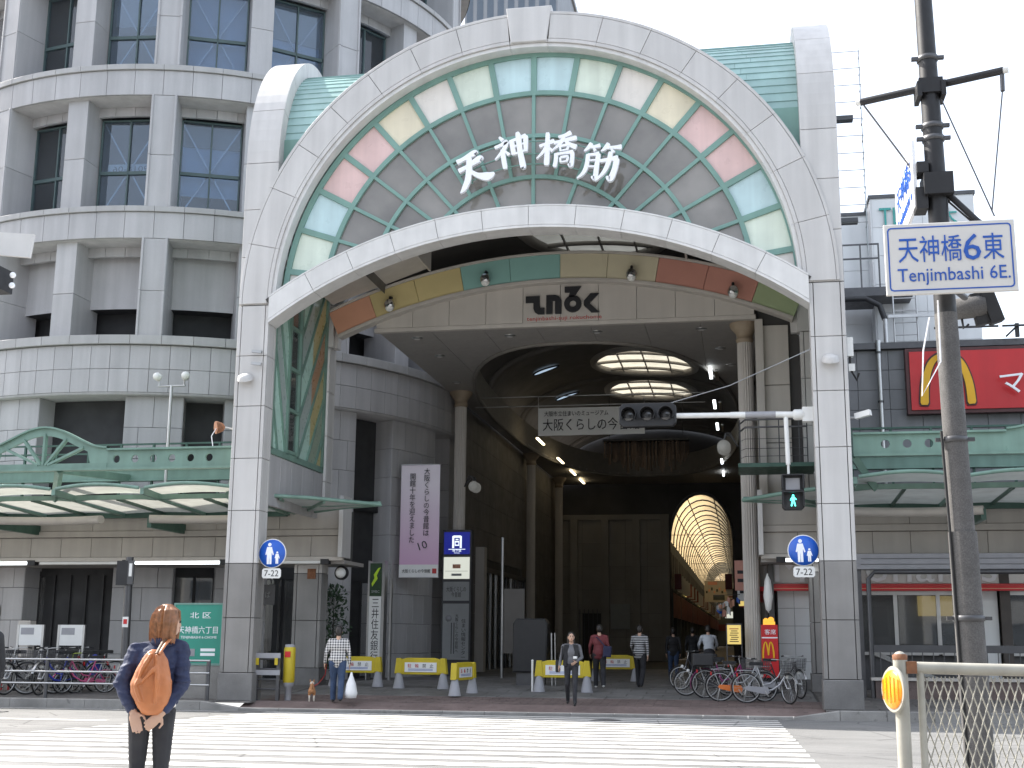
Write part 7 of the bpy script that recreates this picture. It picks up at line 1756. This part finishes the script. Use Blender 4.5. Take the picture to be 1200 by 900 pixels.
# the woman with the leather rucksack, seen from behind, nearest to the camera
def near_woman():
    P = []; A = lambda *p: P.append(p); v = lambda x, y, z: np.array((x, y, z))
    for sx in (-1, 1):
        A("c", v(sx*.085, .0, .80), v(sx*.085, .02, .46), .088, .064, BOT); A("c", v(sx*.085, .02, .46), v(sx*.085, 0, .09), .06, .045, BOT); A("c", v(sx*.085, -.02, .04), v(sx*.09, .13, .035), .038, .032, SHO)
    A("e", v(0, 0, .83), (.165, .125, .12), None, BOT)
    A("e", v(.01, 0, .90), (.178, .135, .12), None, TOP); A("e", v(.015, 0, 1.04), (.165, .125, .16), None, TOP); A("e", v(.025, .0, 1.17), (.178, .125, .15), None, TOP); A("c", v(-.10, 0, 1.255), v(.155, 0, 1.27), .065, .065, TOP)
    A("c", v(.04, .0, 1.28), v(.055, .0, 1.335), .085, .066, TOP); A("c", v(.055, .01, 1.31), v(.065, .02, 1.40), .05, .05, SKN)
    sh, el, wr = v(-.135, 0, 1.25), v(-.225, -.07, 1.005), v(-.115, -.155, .81)
    A("c", sh, el, .066, .054, TOP); A("c", el, el+(wr-el)*.82, .054, .043, TOP); A("c", el+(wr-el)*.78, wr, .030, .026, SKN)
    for f, r_ in ((.25, .063), (.5, .06), (.75, .058), (.95, .060)): A("e", sh+(el-sh)*f+v(-.004, 0, 0), (r_, r_, .018), None, TOP)
    for f in (.15, .35, .55, .72): A("e", el+(wr-el)*f, (.056-.012*f, .056-.012*f, .016), None, TOP)
    sh2, el2, wr2 = v(.185, 0, 1.26), v(.215, -.07, 1.015), v(.085, -.165, .80)
    A("c", sh2, el2, .066, .054, TOP); A("c", el2, el2+(wr2-el2)*.82, .054, .043, TOP); A("c", el2+(wr2-el2)*.78, wr2, .030, .026, SKN)
    for f in (.25, .5, .75, .95): A("e", sh2+(el2-sh2)*f, (.062, .062, .018), None, TOP)
    for f in (.15, .35, .55, .72): A("e", el2+(wr2-el2)*f, (.056-.012*f, .056-.012*f, .016), None, TOP)
    # hands clasped behind the back: left hand hanging, right hand laid over it
    def hnd(w, d, ac, nrm, curl):
        d, ac, nrm = unit(np.array(d)), unit(np.array(ac)), unit(np.array(nrm)); A("e", w+d*.045, (.040, .017, .050), (ac, nrm, d), SKN)
        for i, L_ in enumerate((.066, .075, .070, .055)):
            b = w+d*.082+ac*(.032-.0205*i); k1 = unit(d+nrm*curl*.35); m_ = b+k1*L_*.5; k2 = unit(d+nrm*curl*1.3); e = m_+k2*L_*.48
            A("c", b-d*.015, m_, .0092, .0086, SKN); A("c", m_, e, .0086, .0072, SKN)
        b = w+d*.022+ac*.034; m_ = b+unit(ac+d*.7)*.034; e = m_+unit(d+ac*.2)*.030; A("c", b, m_, .0115, .0098, SKN); A("c", m_, e, .0098, .0082, SKN)
    hnd(wr, (.30, -.10, -.95), (.95, 0, .30), (0, -1, 0), .25)
    hnd(wr2, (-.72, -.10, -.68), (.62, 0, -.72), (0, 1, .1), .5)
    c, s_ = math.cos(-.9), math.sin(-.9); ax = (np.array((c, s_, 0)), np.array((-s_, c, 0)), np.array((0, 0, 1.))); H_ = lambda x, y, z: v(.075+x*c-y*s_, .03+x*s_+y*c, z)
    A("e", H_(0, -.005, 1.465), (.072, .092, .105), ax, SKN); A("e", H_(0, .03, 1.41), (.054, .062, .058), ax, SKN); A("c", H_(0, .085, 1.46), H_(0, .100, 1.438), .010, .013, SKN)
    for sx in (-1, 1): A("e", H_(sx*.073, -.005, 1.45), (.010, .021, .03), ax, SKN)
    remesh_job("near_woman", P, .0065, 3)
    hp = [("e", H_(0, -.02, 1.49), (.086, .098, .095), ax, 0), ("e", H_(0, -.05, 1.44), (.085, .075, .10), ax, 0)]
    hr = random.Random(4)
    for k in range(64):
        a = R(172+196*hr.random()); r0 = hr.uniform(.2, 1.0); top = H_(.03*math.cos(a)*r0, -.02+.03*math.sin(a)*r0, 1.585); c, s_2 = math.cos(a), math.sin(a)
        m1 = H_(.078*c, -.022+.092*s_2, 1.54); m2 = H_(.090*c, -.03+.100*s_2, 1.455); l = hr.uniform(.10, .155); e = H_(.078*c+hr.uniform(-.012, .012), -.035+.088*s_2, 1.455-l)
        for p, q, ra, rb2 in ((top, m1, .010, .0125), (m1, m2, .0125, .0115), (m2, e, .0115, .006)): hp.append(("c", p, q, ra, rb2, 0))
    remesh_job("near_woman_hair", hp, .0048, 1)
    specs["near_woman"] = dict(head=lambda x, y, z: H_(x, y, z-.145), s=1.0, ax=ax)
    bp_ = []
    prof = [(1.245, -.015, .06, .03), (1.22, -.035, .075, .055), (1.17, -.058, .09, .075), (1.10, -.088, .108, .088), (1.02, -.125, .128, .098), (.96, -.118, .130, .10), (.90, -.085, .112, .092), (.845, -.052, .085, .075), (.82, -.03, .065, .05)]
    for a, b in zip(prof, prof[1:]):
        for k in range(4):
            f = k/4; z, x0, x1, d = [p+(q-p)*f for p, q in zip(a, b)]; bp_.append(("c", v(x0+d*.4, -.175, z), v(x1-d*.4, -.175, z), d*.62, d*.62, 0))
    for P_ in (((-.01, -.225, 1.22), (-.06, -.245, 1.12), (-.10, -.25, 1.0), (-.06, -.245, .9)), ((.035, -.23, 1.22), (.05, -.255, 1.05), (.045, -.25, .88)), ((-.13, -.19, 1.0), (-.06, -.25, 1.03), (.02, -.25, 1.12))):
        for p, q in zip(P_, P_[1:]): bp_.append(("c", v(*p), v(*q), .013, .015, 0))
    remesh_job("near_bag", bp_, .0075, 3)
near_woman()
# dog and carrier bag
dp = [("e", np.array((0, 0, .25)), (.075, .17, .085), None, 0), ("e", np.array((0, .11, .26)), (.08, .09, .10), None, 0), ("e", np.array((0, -.14, .25)), (.07, .08, .08), None, 0), ("c", np.array((0, .16, .30)), np.array((0, .22, .38)), .055, .05, 0), ("e", np.array((0, .24, .40)), (.055, .065, .055), None, 0), ("c", np.array((0, .28, .39)), np.array((0, .345, .375)), .032, .022, 0), ("c", np.array((0, -.20, .29)), np.array((0, -.27, .38)), .022, .016, 0), ("c", np.array((0, -.27, .38)), np.array((0, -.24, .44)), .016, .01, 0)]
for sx in (-1, 1):
    dp += [("c", np.array((sx*.035, .23, .44)), np.array((sx*.05, .225, .50)), .022, .008, 0), ("c", np.array((sx*.05, .13, .22)), np.array((sx*.05, .12, .11)), .032, .022, 0), ("c", np.array((sx*.05, .12, .11)), np.array((sx*.05, .135, .025)), .02, .02, 0), ("c", np.array((sx*.05, .14, .02)), np.array((sx*.05, .16, .018)), .02, .018, 0),
           ("c", np.array((sx*.05, -.13, .23)), np.array((sx*.055, -.10, .14)), .045, .03, 0), ("c", np.array((sx*.055, -.10, .14)), np.array((sx*.055, -.165, .09)), .024, .019, 0), ("c", np.array((sx*.055, -.165, .09)), np.array((sx*.055, -.155, .02)), .018, .018, 0), ("c", np.array((sx*.055, -.15, .018)), np.array((sx*.055, -.12, .016)), .02, .018, 0)]
dp = [(p[0], p[1], p[2], p[3], p[4], (1 if p[2][2] < .12 else 0)) if p[0] == "c" else (p[0], p[1], p[2], p[3], (1 if p[1][1] > .2 else 0)) for p in dp]
remesh_job("dog", dp, .008, 3)
run_jobs()
t = person("plaid_man", "person in a black and white checked shirt and blue jeans walking a dog", (-8.08, -.1, gz(.1)), R(14), ["plaid", "jeans", "skin", "shoe_black"], "hair_black")
t = thing("carrier_bag", "white plastic carrier bag hanging from the checked-shirt person's hand", "bag", (-7.75, -.05, .10))
MB().lathe([(.0, .0), (.13, .01), (.155, .12), (.11, .34), (.04, .52), (.02, .60)], 14).build("sack", M["bag_white"], t)
dg_ = thing("dog", "small tan and white dog on a red leash beside the checked-shirt person", "dog", (-8.85, .35, gz(.35)), rz=R(20)); mk("fur_tan", (.42, .20, .09), rough=.9, var=.3, scale=30); mk("fur_white", (.62, .56, .48), rough=.9, var=.15, scale=30)
BODY["dog"].materials.append(M["fur_tan"]); BODY["dog"].materials.append(M["fur_white"]); put("body", BODY["dog"], dg_)
for sx in (-1, 1): MB().ball((sx*.03, .285, .415), .009, 8, 6).build("eye", M["eye_dark"], dg_)
MB().ball((0, .365, .378), .013, 8, 6).build("nose", M["eye_dark"], dg_); MB().tube([(.045*math.cos(a), .17+.02*math.sin(a), .31+.05*math.sin(a)) for a in np.linspace(0, 6.28, 13)[:-1]], .009, 5, closed=True).build("collar", M["mc_red"], dg_)
t = thing("leash", "red leash from the person's left hand to the small dog", "leash", (-8.3, .25, .0), world=True); MB().tube([(-8.38, .0, .88), (-8.5, .25, .62), (-8.7, .4, .42), (-8.88, .52, .33)], .008, 6).build("strap", M["mc_red"], t)
t = person("grey_woman", "person in grey top and black leggings walking towards the camera on the red paving", (-2.55, .1, gz(.1)), R(185), ["grey_top", "dark_trousers", "skin", "shoe_black"], "hair_black")
MB().tube([(.16, -.1, 1.32), (.2, .0, 1.38), (.2, .1, 1.3), (.22, .12, 1.0)], .014, 6).build("bag_strap", M["black_cloth"], t); o = MB().prism(rect(-.02, .74, .14, 1.02), ((.27, -.16, 0), (0, 1, 0), (0, 0, 1), (1, 0, 0)), 0, .1, .03).build("shoulder_bag", M["black_cloth"], t)
MB().prism([(-.16, 1.37), (-.19, .9), (-.10, .88), (-.05, 1.38)], ((0, -.02, 0), (1, 0, 0), (0, 0, 1), (0, 1, 0)), .1, .13, .01).prism([(.16, 1.37), (.05, 1.38), (.10, .88), (.19, .9)], ((0, -.02, 0), (1, 0, 0), (0, 0, 1), (0, 1, 0)), .1, .13, .01).build("cardigan", M["black_cloth"], t)
MB().lathe([(.0, -.03), (.045, -.03), (.05, .03), (.0, .03)], 12, (-.1, .24, 1.08)).build("held_cup", M["sign_white"], t)
t = person("maroon_man", "person in a maroon jacket with dark shoulder bag walking into the hall", (-2.45, 4.9, gz(4.9)), R(8), ["maroon", "dark_trousers", "skin", "shoe_white"], "hair_black")
MB().tube([(-.15, .1, 1.38), (-.05, -.13, 1.32), (.15, -.14, 1.1), (.22, -.1, .98)], .016, 6).build("bag_strap", M["bag_navy"], t); MB().prism([(.08, .82), (.30, .82), (.32, 1.1), (.1, 1.12)], FRONT(-.12), 0, .12, .03).build("shoulder_bag", M["bag_navy"], t)
t = person("striped_man", "person in a grey striped sweater walking into the hall", (-1.45, 5.8, gz(5.8)), R(-6), ["striped_knit", "dark_trousers", "skin", "shoe_black"], "hair_black")
cy = bicycle(M["bike_black"], M["bike_black"], turn_=0.0); place(cy, .45, 6.9, 100, "black bicycle being ridden by the cyclist in the pale shirt", "bicycles ridden in the arcade")
t = person("cyclist", "person in a pale shirt riding a bicycle into the arcade", (.40, 7.2, gz(7.2)+.02), R(8), ["white_shirt", "dark_trousers", "skin", "shoe_black"], "hair_black")
t = person("dark_walker", "person in dark clothes walking deep in the hall, left of the cyclist", (-.9, 12.5, .2), R(10), ["black_cloth", "jeans", "skin", "shoe_black"], "hair_black")
t = person("dark_walker_two", "person in black walking deepest in the hall, just left of the cyclist", (-.35, 14.5, .2), R(-5), ["black_cloth", "dark_trousers", "skin", "shoe_black"], "hair_black")
W_ = person("near_woman", "person in a navy jacket with brown hair, hands clasped behind, seen from the back", (-2.96, -19.72, rz_(-19.7)+.01), R(20), ["navy_jacket", "dark_trousers", "skin", "shoe_black"], "hair_brown", face=True)
rnd = random.Random(5)
from mathutils import noise as MN
def crease(me, fn):
    n = len(me.vertices); co = np.zeros(n*3); no = np.zeros(n*3); me.vertices.foreach_get("co", co); me.vertices.foreach_get("normal", no); co = co.reshape(-1, 3); no = no.reshape(-1, 3)
    for i in range(n): co[i] += no[i]*fn(Vector(co[i]))
    me.vertices.foreach_set("co", co.ravel()); me.update()
def cloth(q):                # creases in the cloth
    if q.z < .8 or q.z > 1.34: return 0.
    f = abs(MN.noise(Vector((q.x*7+q.z*9, q.y*7, q.z*15-q.x*6))))
    return (.5-2.2*f)*.010+MN.noise(Vector((q.x*30, q.y*30, q.z*45)))*.003
crease(BODY["near_woman"], cloth)
hs = MB(); Hh = specs["near_woman"]["head"]; hr = random.Random(8)
for k in range(260):
    a = R(168+204*hr.random()); c, s_2 = math.cos(a), math.sin(a); r0 = hr.uniform(.1, 1.0); g_ = hr.uniform(.985, 1.05); l = hr.uniform(.09, .175); sw = hr.uniform(-.014, .014)
    P_ = [Hh(.028*c*r0, -.02+.028*s_2*r0, 1.738), Hh(.066*c*g_, -.02+.074*s_2*g_, 1.712), Hh(.092*c*g_, -.025+.103*s_2*g_, 1.66), Hh(.102*c*g_, -.03+.112*s_2*g_, 1.60), Hh(.098*c*g_+sw*.6, -.033+.106*s_2*g_, 1.60-l*.55), Hh(.088*c*g_+sw, -.035+.098*s_2*g_, 1.60-l)]
    hs.tube(P_, [.0022, .0026, .0028, .0028, .0024, .0010], 4, caps=False)
hs.build("hair_strands", M["hair_strand"], W_)
bg_ = thing("rucksack", "large tan leather rucksack on the back of the person in the navy jacket", "bag", (-2.96, -19.72, rz_(-19.7)+.01), rz=R(20))
bm = BODY["near_bag"]; bm.materials.append(M["leather_tan"])
crease(bm, lambda q: (MN.noise(Vector((q.x*11-q.z*4, q.y*8, q.z*7)))+.4*MN.noise(Vector((q.x*40, q.y*40, q.z*30))))*.009)
put("bag_body", bm, bg_)
MB().tube([(.045, -.22, 1.225), (.085, -.16, 1.30), (.115, -.06, 1.345), (.125, .04, 1.325), (.12, .12, 1.2), (.13, .1, 1.0)], .016, 8, sq=.5).build("shoulder_strap", M["leather_tan"], bg_)
MB().tube([(.03, -.22, 1.23), (.06, -.14, 1.31), (.085, -.05, 1.352), (.09, .04, 1.335)], .014, 8, sq=.5).build("shoulder_strap", M["saddle_brown"], bg_)
MB().lathe([(.017, 0), (.017, .006), (0, .008)], 12, (.165, -.135, .86), ax=(.4, -1, 0)).build("cuff_button", M["pane_cream"], W_)
# collar and hem of the jacket
MB().lathe([(.085, -.01), (.10, .0), (.098, .05), (.088, .055), (.08, .0)], 20, (.045, .005, 1.285), ax=(.06, .05, 1)).build("jacket_collar", M["navy_jacket"], W_)
t = person("edge_walker", "person in black cut by the left edge of the picture", (-5.22, -18.4, rz_(-18.4)), R(150), ["black_cloth", "dark_trousers", "skin", "shoe_black"], "hair_black")
